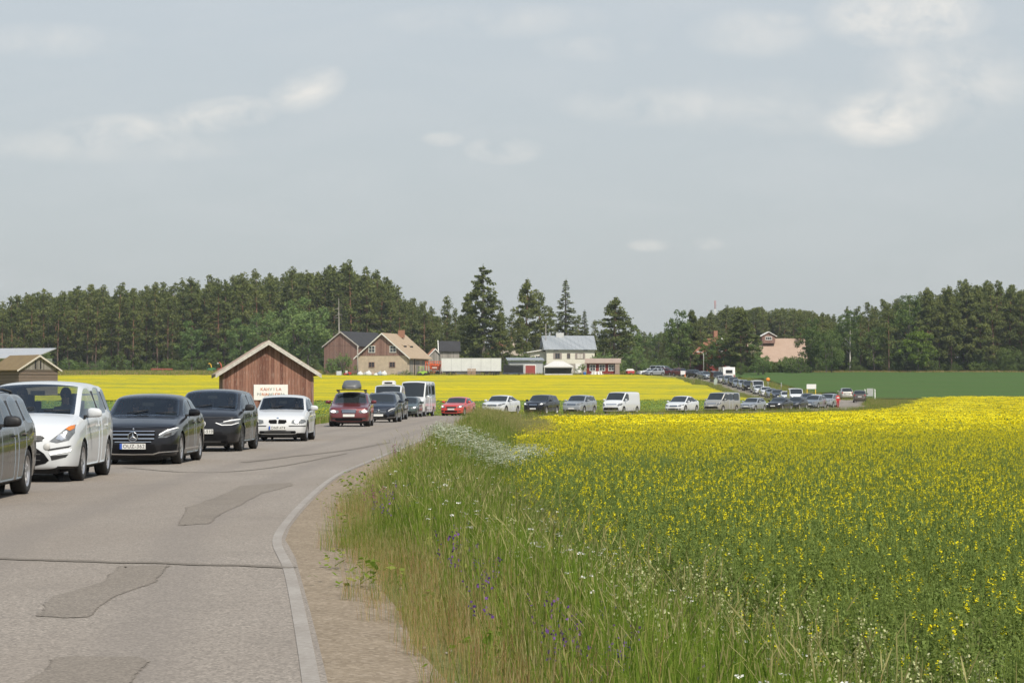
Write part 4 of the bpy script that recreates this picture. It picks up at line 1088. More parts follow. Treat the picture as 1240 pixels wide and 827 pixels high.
# white two-storey house, eaves side to the road
wh = thing('white_house', 'two storey cream house with grey metal roof and shutters', 'house', (pw(691, 530), 530, gz(pw(691, 530), 530)), R(6))
MB().box((0, 4.2, .95), (10.75, 8.5, 2.9)).build('plinth', PLINTH, wh)
MB().prism([(0, 2.4), (8.4, 2.4), (8.4, 5.75), (4.2, 8.5), (0, 5.75)], -5.3, 5.3, 'X').build('wall', CREAM, wh)
mb = MB(); mb.prism([(-.55, 5.42), (4.2, 8.52), (4.2, 8.64), (-.55, 5.54)], -5.95, 5.75, 'X'); mb.prism([(4.2, 8.52), (8.95, 5.42), (8.95, 5.54), (4.2, 8.64)], -5.95, 5.75, 'X')
rf = mb.build('roof', TIN, wh)
mb = MB()
for k in range(14): mb.prism([(-.55, 5.55), (4.2, 8.65), (4.2, 8.69), (-.55, 5.59)], -5.8 + k * .87, -5.76 + k * .87, 'X')
mb.build('roof_seam', TIN, rf)
MB().box((-1.9, 4.0, 8.7), (1.7, .8, 1.1)).build('chimney', simple('chimney_plate', (.50, .51, .5), .6), rf)
for xx, w in ((-2.9, 1.15), (-.45, .75), (2.1, 1.5)):
    window(wh, (xx, -.005, 4.1), w, 1.3 if w > .8 else 1.2, (1, 0), simple('brown_window_frame', (.2, .16, .13), .7), (1, 0), pane=PANE if w < 1.4 else simple('drawn_blind', (.55, .52, .46), .7))
    for s in (-1, 1):
        if w > .8: MB().box((xx + s * (w / 2 + .2), -.03, 4.1), (.34, .05, 1.35)).build('shutter', simple('shutter_paint', (.30, .26, .235), .7), wh)
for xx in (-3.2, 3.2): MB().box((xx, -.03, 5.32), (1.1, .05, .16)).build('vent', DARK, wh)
MB().box((1.7, -.1, 1.4), (1.3, .12, 2.0)).build('door', WHITE_T, wh)
MB().box((-7.0, 4.5, 2.6), (3.3, 4.5, 5.0)).build('annex_wall', CREAM, wh)
MB().box((-7.2, 4.4, 5.25), (4.6, 5.6, .2), M=Matrix.Rotation(R(-9), 3, 'Y')).build('annex_roof', WHITE_T, wh)
window(wh, (-7.0, 2.24, 3.7), 1.1, 1.1, (1, 0), WHITE_T)
# shed with the red door
sh = thing('tin_shed', 'low grey shed with metal roof and one red door', 'shed', (pw(637, 507), 507, gz(pw(637, 507), 507)), R(3))
MB().box((0, 2.5, 1.3), (7.0, 5, 3.4)).build('wall', simple('pale_grey_boards', (.42, .44, .44), .8), sh)
MB().prism([(-.5, 3.15), (5.5, 3.7), (5.5, 3.85), (-.5, 3.3)], -4.0, 3.8, 'X').build('roof', TIN, sh)
MB().box((.9, -.04, 1.05), (2.05, .07, 2.1)).build('door', simple('red_door_paint', (.30, .055, .045), .6), sh)
mb = MB()
for s in (-1, 1): mb.box((.9 + s * 1.12, -.04, 1.15), (.16, .09, 2.4))
mb.box((.9, -.04, 2.24), (2.05, .085, .2)); mb.build('door_frame', WHITE_T, sh)
# red cabin
cb = thing('red_cabin', 'small red cabin with three white windows and felt roof', 'cabin', (pw(730, 500), 500, gz(pw(730, 500), 500)), R(-3))
MB().box((0, 2, 1.5), (6.7, 4, 3.0)).build('wall', RED_P, cb)
MB().prism([(-.7, 2.62), (2, 3.55), (4.7, 2.62), (4.7, 2.76), (2, 3.7), (-.7, 2.76)], -3.75, 3.75, 'X').build('roof', ROOF_B, cb)
for xx in (-2.1, -.15, 1.75): window(cb, (xx, -.005, 1.75), 1.25, 1.35, (1, 0), WHITE_T, (1, 1), .1)
MB().box((3.0, -.3, 1.3), (.9, .6, 2.6)).build('porch', ROOF_B, cb)
MB().box((0, -.55, .35), (6.5, .9, .25)).build('step', simple('old_timber', (.2, .15, .11), .9), cb)
# big red barn with the roof turret
bb = thing('red_barn', 'big red barn with pink roof and little windowed roof turret', 'barn', (pw(944, 560), 560, gz(pw(944, 560), 560)), R(2))
MB().prism([(0, -.6), (9, -.6), (9, 3.0), (4.5, 7.9), (0, 3.0)], -6.6, 6.2, 'X').build('wall', RED_P, bb)
mb = MB(); mb.prism([(-.7, 2.55), (4.5, 8.0), (4.5, 8.18), (-.7, 2.73)], -7.1, 6.6, 'X'); mb.prism([(4.5, 8.0), (9.7, 2.55), (9.7, 2.73), (4.5, 8.18)], -7.1, 6.6, 'X')
rf = mb.build('roof', ROOF_P, bb)
tu = MB().prism([(-1.5, 7.0), (1.5, 7.0), (1.5, 8.7), (0, 9.5), (-1.5, 8.7)], 2.2, 5.4).build('turret', BRN_W, bb, (-2.2, 0, 0))
mb = MB()
for s in (-1, 1): mb.prism([(0, 9.55), (s * 1.95, 8.5), (s * 1.95, 8.66), (0, 9.72)], 1.9, 5.6)
mb.build('turret_roof', WHITE_T, tu)
window(tu, (0, 2.195, 8.15), 1.5, .8, (1, 0), WHITE_T, (2, 0))
# red house behind the pine
rh = gable_house('red_house', 'red house behind the big pine beside the caravan', 'house', 873, 548, 14, 6.8, 9, 4.8, 8.0, RED_P, ROOF_O, .5, WHITE_T)
MB().box((0, 4, 9.0), (.9, .9, 1.6)).build('chimney', BRICK, rh)
for xx in (-2, 0, 2): window(rh, (xx, -.01, 2.6), 1.0, 1.5, (1, 0)); 
window(rh, (0, -.01, 5.6), 1.0, 1.2, (1, 0))
# party tent
tn = thing('party_tent', 'white party tent with dark open side before the cream house', 'tent', (pw(676, 498), 498, gz(pw(676, 498), 498)), R(2))
TW = simple('tent_canvas', (.52, .52, .50), .7, var=.05)
mb = MB(); a = 3.05; mb.add([(-a, -1.8, 2.05), (a, -1.8, 2.05), (a, 1.8, 2.05), (-a, 1.8, 2.05), (-.9, 0, 3.15), (.9, 0, 3.15), (-a, -1.8, 1.78), (a, -1.8, 1.78), (a, 1.8, 1.78), (-a, 1.8, 1.78)],
                         [(0, 1, 5, 4), (2, 3, 4, 5), (1, 2, 5), (3, 0, 4), (0, 6, 7, 1), (1, 7, 8, 2), (2, 8, 9, 3), (3, 9, 6, 0)]); o = mb.build('canopy', TW, tn)
for s in (-1, 1):
    for q in (-1, 1): MB().tube([(s * 2.9, q * 1.7, -.1), (s * 2.9, q * 1.7, 2.05)], .05, 6).build('pole', WHITE_T, tn)
MB().box((0, 1.7, .95), (5.7, .03, 1.9)).build('back_wall', simple('tent_shade_net', (.10, .11, .08), .9), tn)
MB().box((0, -1.65, .28), (5.7, .05, .5)).build('skirt', TW, tn)
# ------------------------------------------------------------------ vehicles
GLASS = glass_clear()
m, t = newmat('dark_car_glass'); t.b.inputs['Base Color'].default_value = (.018, .022, .024, 1); t.b.inputs['Roughness'].default_value = .04; t.b.inputs['Specular IOR Level'].default_value = .65
GLASSD = m
GRILLE = simple('grille_black', (.006, .006, .007), .8, spec=.15)
BLACKP = simple('black_plastic', (.018, .018, .019), .55, var=.2)
RUBBER = simple('tyre_rubber', (.022, .021, .020), .85, var=.3, scale=12)
ALLOY = simple('alloy_rim', (.42, .42, .43), .35, .7, var=.15)
ALLOYD = simple('dark_rim', (.10, .10, .105), .4, .6, var=.2)
CHROME = simple('chrome_trim', (.62, .63, .64), .15, 1.0, var=.05)
LAMP = simple('headlamp_lens', (.17, .18, .185), .22, .25, var=.25, scale=14, spec=.8)
LAMPON = emit('lit_headlamp', (1, .93, .82), 1.3)
LAMPDIM = emit('daytime_lamp', (1, .97, .92), .55, (.6, .6, .6))
AMBER = simple('amber_lens', (.55, .17, .03), .2)
TAILR = simple('tail_lamp_red', (.30, .02, .02), .2)
PLATE = simple('plate_white', (.66, .66, .63), .5, var=.06)
PLATEB = simple('plate_blue', (.03, .09, .38), .5)
INK = simple('plate_ink', (.02, .02, .02), .6)
SEATM = simple('seat_fabric', (.035, .034, .034), .9)
CABIN = simple('cabin_trim', (.028, .028, .029), .8)
PAINTS = {
 'white': paint('white_paint', (.58, .60, .61)), 'black': paint('black_paint', (.006, .006, .008), .0, .3, .04, .75), 'grey': paint('grey_paint', (.016, .017, .018), .0, .25, .06, .75),
 'dkgrey': paint('dark_grey_paint', (.009, .009, .011), .0, .35, .05, .75), 'maroon': paint('dark_red_paint', (.135, .018, .020), .3, .35), 'navy': paint('navy_paint', (.014, .02, .034), .2, .35, .1, .75),
 'red': paint('red_paint', (.50, .035, .022), 0, .35), 'silver': paint('silver_paint', (.36, .38, .39), .55, .38), 'beige': paint('beige_silver_paint', (.40, .385, .345), .5, .38),
 'greyblue': paint('grey_blue_paint', (.20, .225, .25), .45, .38), 'green': paint('dark_green_paint', (.03, .05, .042), .3, .35), 'white2': paint('off_white_paint', (.57, .58, .58), 0, .4), 'brown': paint('bronze_paint', (.10, .085, .07), .5, .35)}

KINDS = {
 # L length W width H height fo front overhang wb wheelbase rw wheel radius zn bonnet lip  xc,zc windscreen foot  xw windscreen head  xr roof end  xb,zb rear glass foot  B,C pillars, q end of quarter glass
 'mpv':    dict(L=4.77, W=1.88, H=1.66, fo=.95, wb=2.85, rw=.335, zn=.86, xc=1.02, zc=1.10, xw=2.02, xr=4.25, xb=4.62, zb=1.10, bf=1.00, br=1.10, B=2.75, C=3.72, q=4.42, nose=.14),
 'sedan':  dict(L=4.69, W=1.81, H=1.445, fo=.80, wb=2.84, rw=.325, zn=.76, xc=1.42, zc=.985, xw=2.15, xr=3.25, xb=4.02, zb=1.06, bf=.93, br=1.0, B=2.66, C=3.50, q=3.72, zd=1.04, nose=.10, gc=.15),
 'hatch':  dict(L=4.26, W=1.81, H=1.57, fo=.83, wb=2.77, rw=.345, zn=.86, xc=.92, zc=1.06, xw=1.78, xr=3.72, xb=4.12, zb=1.08, bf=.98, br=1.05, B=2.45, C=3.38, q=3.7, nose=.12),
 'small':  dict(L=4.24, W=1.75, H=1.425, fo=.73, wb=2.66, rw=.315, zn=.72, xc=1.34, zc=.955, xw=1.98, xr=3.55, xb=4.05, zb=1.02, bf=.89, br=.96, B=2.62, C=3.38, q=3.62, nose=.10),
 'estate': dict(L=4.84, W=1.87, H=1.57, fo=.92, wb=2.81, rw=.345, zn=.82, xc=1.46, zc=1.05, xw=2.14, xr=4.30, xb=4.70, zb=1.10, bf=.99, br=1.05, B=2.75, C=3.62, q=4.35, nose=.10),
 'suv':    dict(L=4.55, W=1.85, H=1.67, fo=.86, wb=2.67, rw=.365, zn=.95, xc=1.22, zc=1.14, xw=1.92, xr=3.95, xb=4.40, zb=1.16, bf=1.06, br=1.14, B=2.55, C=3.42, q=3.98, nose=.10, gc=.24),
 'coupe':  dict(L=4.73, W=1.90, H=1.60, fo=.86, wb=2.87, rw=.375, zn=.90, xc=1.34, zc=1.10, xw=2.05, xr=3.05, xb=4.35, zb=1.16, bf=1.04, br=1.14, B=2.62, C=3.45, q=3.85, zd=1.13, nose=.10, gc=.24),
 'ecar':   dict(L=4.75, W=1.92, H=1.62, fo=.88, wb=2.89, rw=.36, zn=.76, xc=1.05, zc=1.02, xw=2.05, xr=3.05, xb=4.42, zb=1.16, bf=.95, br=1.06, B=2.62, C=3.55, q=3.95, zd=1.14, nose=.16),
 'van':    dict(L=4.80, W=1.91, H=1.97, fo=.83, wb=3.10, rw=.33, zn=.92, xc=.72, zc=1.22, xw=1.52, xr=4.72, xb=4.76, zb=1.25, bf=1.12, br=1.12, B=2.02, C=2.10, q=2.15, nose=.16, cargo=1),
 'bus':    dict(L=5.10, W=1.93, H=1.98, fo=.85, wb=3.2, rw=.33, zn=.92, xc=.74, zc=1.22, xw=1.50, xr=5.0, xb=5.06, zb=1.25, bf=1.12, br=1.12, B=2.02, C=3.45, q=4.75, nose=.16),
 'sprinter': dict(L=5.95, W=1.99, H=2.60, fo=1.0, wb=3.65, rw=.35, zn=1.08, xc=.90, zc=1.42, xw=1.62, xr=5.85, xb=5.90, zb=1.5, bf=1.30, br=1.36, B=2.2, C=4.0, q=5.6, nose=.16, gc=.26),
}
def cage(k):
    L, W, H = k['L'], k['W'], k['H']; gc = k.get('gc', .19); hw = W / 2
    nose = k.get('nose', .1); zd = k.get('zd', k['zb'] - .06)
    vanlike = k['L'] - k['xr'] < .2
    top = [(0, k['zn']), (.14, k['zn'] + .05), (k['xc'] * .55, (k['zn'] + k['zc']) / 2 + .07), (k['xc'], k['zc'] + .01), (k['xw'], H - .035), ((k['xw'] + k['xr']) / 2, H), (k['xr'], H - (.05 if not vanlike else .01)),
           (k['xb'], k['zb'] if not vanlike else H - .03), (L - .06, zd if not vanlike else H - .05), (L, zd - .05 if not vanlike else H - .09)]
    tx, tz = zip(*top)
    bl = [(0, k['zn'] - .05), (.25, k['zn'] + .015), (k['xc'], k['bf']), (k['C'], k['br']), (k['xb'], min(k['br'] + .01, k['zb'] - .02)), (L, zd - .08)]
    bx, bz = zip(*bl)
    wl = [(0, .74), (.07, .87), (.25, .955), (.6, .99), (1.2, 1), (L - .8, 1), (L - .25, .965 if not vanlike else .99), (L - .08, .90 if not vanlike else .975), (L, .80 if not vanlike else .93)]
    wx, ww = zip(*wl)
    tum = .78 if not vanlike else .90
    A1 = k['fo']; A2 = k['fo'] + k['wb']; rr = k['rw'] * 1.15
    st = [0, .07, .25, A1 - rr, A1, A1 + rr, k['xc'] - .10, k['xc'], k['xc'] + .12, (k['xc'] + k['xw']) / 2, k['xw'] - .06, k['xw'] + .08, k['B'] - .045, k['B'] + .045, k['C'] - .04, k['C'] + .05,
          k['q'], k['xr'] - .10, k['xr'], (k['xr'] + k['xb']) / 2, k['xb'], A2 - rr, A2, A2 + rr, L - .25, L - .07, L]
    keep = {0, .07, k['xc'], k['B'] - .045, k['B'] + .045, k['C'] - .04, k['C'] + .05, k['q'], k['xr'], k['xb'], L - .07, L}
    st = sorted(set(st)); out = []
    for x in st:       # drop helper stations that crowd a needed one
        if x in keep or (0 < x < L and all(abs(x - o) > .085 for o in out) and all(abs(x - o) > .085 for o in keep)): out.append(x)
    st = []
    for x in sorted(out):
        if st and x - st[-1] < .035:
            continue
        st.append(x)
    V = []; 
    def sec(x):
        zt = float(np.interp(x, tx, tz)); b = min(float(np.interp(x, bx, bz)), zt - .012); w = hw * float(np.interp(x, wx, ww))
        zf = gc + .02 * max(0, 1 - x / .5) + .08 * max(0, 1 - (L - x) / .5)
        h = zt - b; g = min(1, max(0, h / (H - k['bf'])))
        wr = hw * (.90 + (tum - .90) * min(1, g * 1.15)) * min(1, w / hw + .03)
        drop = min(.10, .5 * h)
        p = [(0, zf), (w * .84, zf), (w * .965, zf + .05), (w * 1.0, zf + .36 * (b - zf)), (w * 1.0, b - .17), (w * (.965 if g > .05 else .955), b),
             (wr, zt - drop), (wr * .915, zt - min(.042, .24 * h)), (wr * .5, zt - min(.010, .06 * h)), (0, zt)]
        return p
    xo = {0: (.05, .05, .02, 0, .015, .06, .09, .10, .10, .10), 1: (.0,) * 10}
    for i, x in enumerate(st):
        for j, (y, z) in enumerate(sec(x)):
            dx = 0
            if i == 0: dx = (nose / .10) * (.06, .05, .02, 0, .02, .075, .10, .105, .105, .105)[j]
            if i == 1: dx = (nose / .10) * (.03, .03, .01, 0, .01, .04, .06, .065, .065, .065)[j]
            if i == len(st) - 1: dx = -(.05, .05, .02, 0, .02, .05, .06, .06, .06, .06)[j]
            # plan bow: middle of the windscreen and nose ahead of the corners
            if k['xc'] - .15 < x < k['xw'] + .1 and j >= 6: dx += -.10 * (1 - (y / hw) ** 2) + .03
            V.append((x + dx, y, z))
    n = len(st); faces = []; reg = []
    def idx(i, j, s): return i * 19 + (j if s > 0 or j in (0, 9) else 9 + j)
    VV = []
    for i in range(n):
        P = V[i * 10:(i + 1) * 10]
        VV += P + [(P[j][0], -P[j][1], P[j][2]) for j in range(1, 9)] + [P[9]]
    # ring layout: 0..9 positive side, 10..17 = mirrored 1..8, 18 unused duplicate
    def id2(i, j, s): return i * 19 + (j if (s > 0 or j in (0, 9)) else 9 + j)
    for i in range(n - 1):
        xm = (st[i] + st[i + 1]) / 2
        zt = float(np.interp(xm, tx, tz)); b = float(np.interp(xm, bx, bz))
        for s in (1, -1):
            for j in range(9):
                f = (id2(i, j, s), id2(i, j + 1, s), id2(i + 1, j + 1, s), id2(i + 1, j, s))
                r = 0
                if j in (0, 1): r = 11
                if j >= 7 and k['xc'] - .01 < xm < k['xw'] - .05: r = 1
                if j == 6 and k['xc'] - .01 < xm < k['xw'] - .02: r = 0
                if j >= 7 and k['xr'] - .02 < xm < k['xb'] and not vanlike: r = 2
                if j >= 6 and k['xw'] + .02 < xm < k['xr'] - .02: r = 10
                if j == 5 and xm > k['xc'] + .05 and zt - b > .10:
                    if xm < k['B'] - .045: r = 3
                    elif xm < k['B'] + .045: r = 6
                    elif k.get('cargo'): r = 0
                    elif xm < k['C'] - .04: r = 4
                    elif xm < k['C'] + .05: r = 6
                    elif xm < k['q']: r = 5
                if j in (2, 3, 4) and r == 0:
                    if k['xc'] + .11 < xm < k['B']: r = 7
                    elif k['B'] < xm < k['C'] and not k.get('cargo'): r = 8
                if j >= 6 and .07 < xm < k['xc'] - .02 and r == 0: r = 9
                faces.append(f if s > 0 else f[::-1]); reg.append(r)
    for end, i in ((0, 0), (1, n - 1)):
        base = len(VV)
        for j in range(1, 9):
            a = VV[id2(i, j, 1)]; VV.append((a[0] + (-.055 if not end else .045), 0, a[2]))
        C_ = lambda j: id2(i, 0, 1) if j == 0 else (id2(i, 9, 1) if j == 9 else base + j - 1)
        for s in (1, -1):
            for j in range(9):
                a, b2 = id2(i, j, s), id2(i, j + 1, s); c1, c0 = C_(j + 1), C_(j)
                f = [q for q in dict.fromkeys((a, b2, c1, c0))]
                if len(f) < 3: continue
                if (s > 0) != bool(end): f = f[::-1]
                r = 11 if j == 0 else (12 if end and 3 <= j <= 8 else 0)
                faces.append(tuple(f)); reg.append(r)
    return VV, faces, reg, st
def car_shell(k):
    VV, faces, reg, st = cage(k)
    me = bpy.data.meshes.new('cage'); bm = bmesh.new()
    vs = [bm.verts.new((y, x - k['L'] / 2, z)) for x, y, z in VV]
    cr = bm.edges.layers.float.new('crease_edge')
    for f, r in zip(faces, reg):
        try: q = bm.faces.new([vs[i] for i in f])
        except ValueError: continue
        q.material_index = r
    for v in [v for v in bm.verts if not v.link_faces]: bm.verts.remove(v)
    bmesh.ops.recalc_face_normals(bm, faces=bm.faces)
    for e in bm.edges:
        rs = {f.material_index for f in e.link_faces}
        if len(rs) == 2:
            if rs & {1, 2}: e[cr] = .88
            elif rs & {3, 4, 5}: e[cr] = .75
            elif rs == {9, 0}: e[cr] = .35
            elif 11 in rs: e[cr] = .4
    vc = bm.verts.layers.float.new('crease_vert')
    for v in bm.verts:
        for rg in (1, 2):
            if sum(f.material_index == rg for f in v.link_faces) == 1: v[vc] = .8
    bm.to_mesh(me); bm.free()
    for i in range(13): me.materials.append(BLACKP)
    o = link('cage', me); sb = o.modifiers.new('s', 'SUBSURF'); sb.levels = 2; sb.render_levels = 2
    dg = bpy.context.evaluated_depsgraph_get(); dg.update()
    out = bpy.data.meshes.new_from_object(o.evaluated_get(dg)); bpy.data.objects.remove(o)
    co = np.empty(len(out.vertices) * 3); out.vertices.foreach_get('co', co); co = co.reshape(-1, 3)
    lo, hi = co.min(0), co.max(0)
    co[:, 0] *= k['W'] / (hi[0] - lo[0]); co[:, 1] = (co[:, 1] - (lo[1] + hi[1]) / 2) * k['L'] / (hi[1] - lo[1])
    g = k.get('gc', .19); co[:, 2] = g + (co[:, 2] - lo[2]) * (k['H'] - g) / (hi[2] - lo[2])
    out.vertices.foreach_set('co', co.ravel())
    bm = bmesh.new(); bm.from_mesh(out)
    bvh = BVHTree.FromBMesh(bm)
    # wheel arches
    Ra = k['rw'] * 1.13
    for xw in (k['fo'], k['fo'] + k['wb']):
        yc = xw - k['L'] / 2; zc = k['rw']
        dist = lambda v: math.hypot(v.co.y - yc, v.co.z - zc)
        kill = [f for f in bm.faces if all(abs(v.co.x) > .24 * k['W'] for v in f.verts) and all(dist(v) < Ra for v in f.verts) and f.calc_center_median().z < k['bf']]
        bmesh.ops.delete(bm, geom=kill, context='FACES')
        for v in bm.verts:
            if abs(v.co.x) > .24 * k['W'] and v.co.z < k['bf'] and v.link_faces:
                d = dist(v)
                if 1e-4 < d < Ra:
                    v.co.y = yc + (v.co.y - yc) / d * Ra; v.co.z = zc + (v.co.z - zc) / d * Ra
    for v in [v for v in bm.verts if not v.link_faces]: bm.verts.remove(v)
    bpy.data.meshes.remove(out)
    return bm, bvh
def take(bm, test, name, mats, inset=0.0, depth=0.0, rim=1):
    """a copy of the faces that pass test, as its own mesh, with an optional rim (seal or gap)"""
    nb = bmesh.new(); mp = {}
    for f in bm.faces:
        if test(f):
            vs = []
            for v in f.verts:
                if v not in mp: mp[v] = nb.verts.new(v.co)
                vs.append(mp[v])
            q = nb.faces.new(vs); q.smooth = True; q.material_index = 0
    if not nb.faces: nb.free(); return None
    if inset:
        inner = set(nb.faces)
        rg = bmesh.ops.inset_region(nb, faces=list(nb.faces), thickness=inset, depth=depth, use_even_offset=True, use_boundary=True)
        for f in rg['faces']: f.material_index = rim; f.smooth = True
    me = bpy.data.meshes.new(name); nb.to_mesh(me); nb.free()
    for m_ in mats: me.materials.append(m_)
    return me
def patch(bvh, poly, view, name, mat, off=.006, res=.045, L=4.5, thick=.012):
    """outline pressed onto the bodywork from the front / side / rear / top, with a little thickness"""
    bm = bmesh.new()
    tr = tessellate_polygon([[Vector((a, b, 0)) for a, b in poly]])
    vs = [bm.verts.new((a, b, 0)) for a, b in poly]
    for t_ in tr:
        try: bm.faces.new([vs[i] for i in t_])
        except ValueError: pass
    for _ in range(5):
        es = [e for e in bm.edges if e.calc_length() > res]
        if not es: break
        bmesh.ops.subdivide_edges(bm, edges=es, cuts=1, use_grid_fill=False)
        bmesh.ops.triangulate(bm, faces=bm.faces)
    for v in bm.verts:
        a, b = v.co.x, v.co.y
        if view == 'front': o, d = Vector((a, -L, b)), Vector((0, 1, 0))
        elif view == 'rear': o, d = Vector((a, L, b)), Vector((0, -1, 0))
        elif view == 'left': o, d = Vector((3, a, b)), Vector((-1, 0, 0))
        elif view == 'right': o, d = Vector((-3, a, b)), Vector((1, 0, 0))
        else: o, d = Vector((a, b, 4)), Vector((0, 0, -1))
        loc, nor, _, _ = bvh.ray_cast(o, d)
        if loc is None:
            loc, nor, _, _ = bvh.find_nearest(o + d * (L * .55 if view in ('front', 'rear') else 2.1))
        if nor.dot(d) > 0: nor = -nor
        v.co = loc + nor * off
    bmesh.ops.recalc_face_normals(bm, faces=bm.faces)
    ax = {'front': Vector((0, -1, 0)), 'rear': Vector((0, 1, 0)), 'left': Vector((1, 0, 0)), 'right': Vector((-1, 0, 0)), 'top': Vector((0, 0, 1))}[view]
    if sum((f.normal * f.calc_area() for f in bm.faces), Vector()).dot(ax) < 0: bmesh.ops.reverse_faces(bm, faces=bm.faces)
    g = bmesh.ops.extrude_face_region(bm, geom=list(bm.faces))
    for v in [e for e in g['geom'] if isinstance(e, bmesh.types.BMVert)]: v.co += Vector(ax) * 0.0
    top = [e for e in g['geom'] if isinstance(e, bmesh.types.BMFace)]
    nrm = {}
    for f in top:
        for v in f.verts: nrm.setdefault(v, Vector()); nrm[v] += f.normal
    for v, nn in nrm.items(): v.co += nn.normalized() * 0.001
    # sink the lower copy into the body so the piece has an edge
    for v in bm.verts:
        if v not in nrm: v.co -= Vector(ax) * thick
    for f in bm.faces: f.smooth = False
    me = bpy.data.meshes.new(name); bm.to_mesh(me); bm.free()
    for m_ in (mat if isinstance(mat, (list, tuple)) else [mat]): me.materials.append(m_)
    return me
def sym(poly): return [(-a, b) for a, b in poly]
def rect(x0, x1, z0, z1, rx=0.0):
    if not rx: return [(x0, z0), (x1, z0), (x1, z1), (x0, z1)]
    return [(x0 + rx, z0), (x1 - rx, z0), (x1, z0 + rx), (x1, z1 - rx), (x1 - rx, z1), (x0 + rx, z1), (x0, z1 - rx), (x0, z0 + rx)]
def wheel_meshes(rw, w=.215, spokes=10, rimr=.66):
    mb = MB(); r0 = rw * rimr
    mb.lathe([(r0, -w * .42), (r0 + .01, -w * .46), (rw * .9, -w * .5), (rw * .985, -w * .40), (rw, -w * .25), (rw, w * .25), (rw * .985, w * .40), (rw * .9, w * .5), (r0 + .01, w * .46), (r0, w * .42)], 28)
    ty = mb.mesh('tyre', RUBBER)
    mb = MB()
    mb.lathe([(r0 + .004, -w * .44), (r0 * .93, -w * .40), (r0 * .90, 0), (r0 * .93, w * .40), (r0 + .004, w * .44)], 28)
    mb.lathe([(0.001, w * .34), (.055, w * .34), (.06, w * .28), (.062, w * .2)], 12)
    for i in range(spokes):
        a = 2 * math.pi * i / spokes; M = Matrix.Rotation(a, 3, 'X')
        mb.box(M @ Vector((w * .30, 0, r0 * .5)), (.03, r0 * .13, r0 * .92), M=M)
    rm = mb.mesh('rim', ALLOY)
    dk = MB(); dk.lathe([(.001, -.01), (r0 * .9, -.01), (r0 * .9, .01), (.001, .02)], 20); dm = dk.mesh('brake_disc', simple('brake_iron', (.05, .048, .045), .7))
    return ty, rm, dm

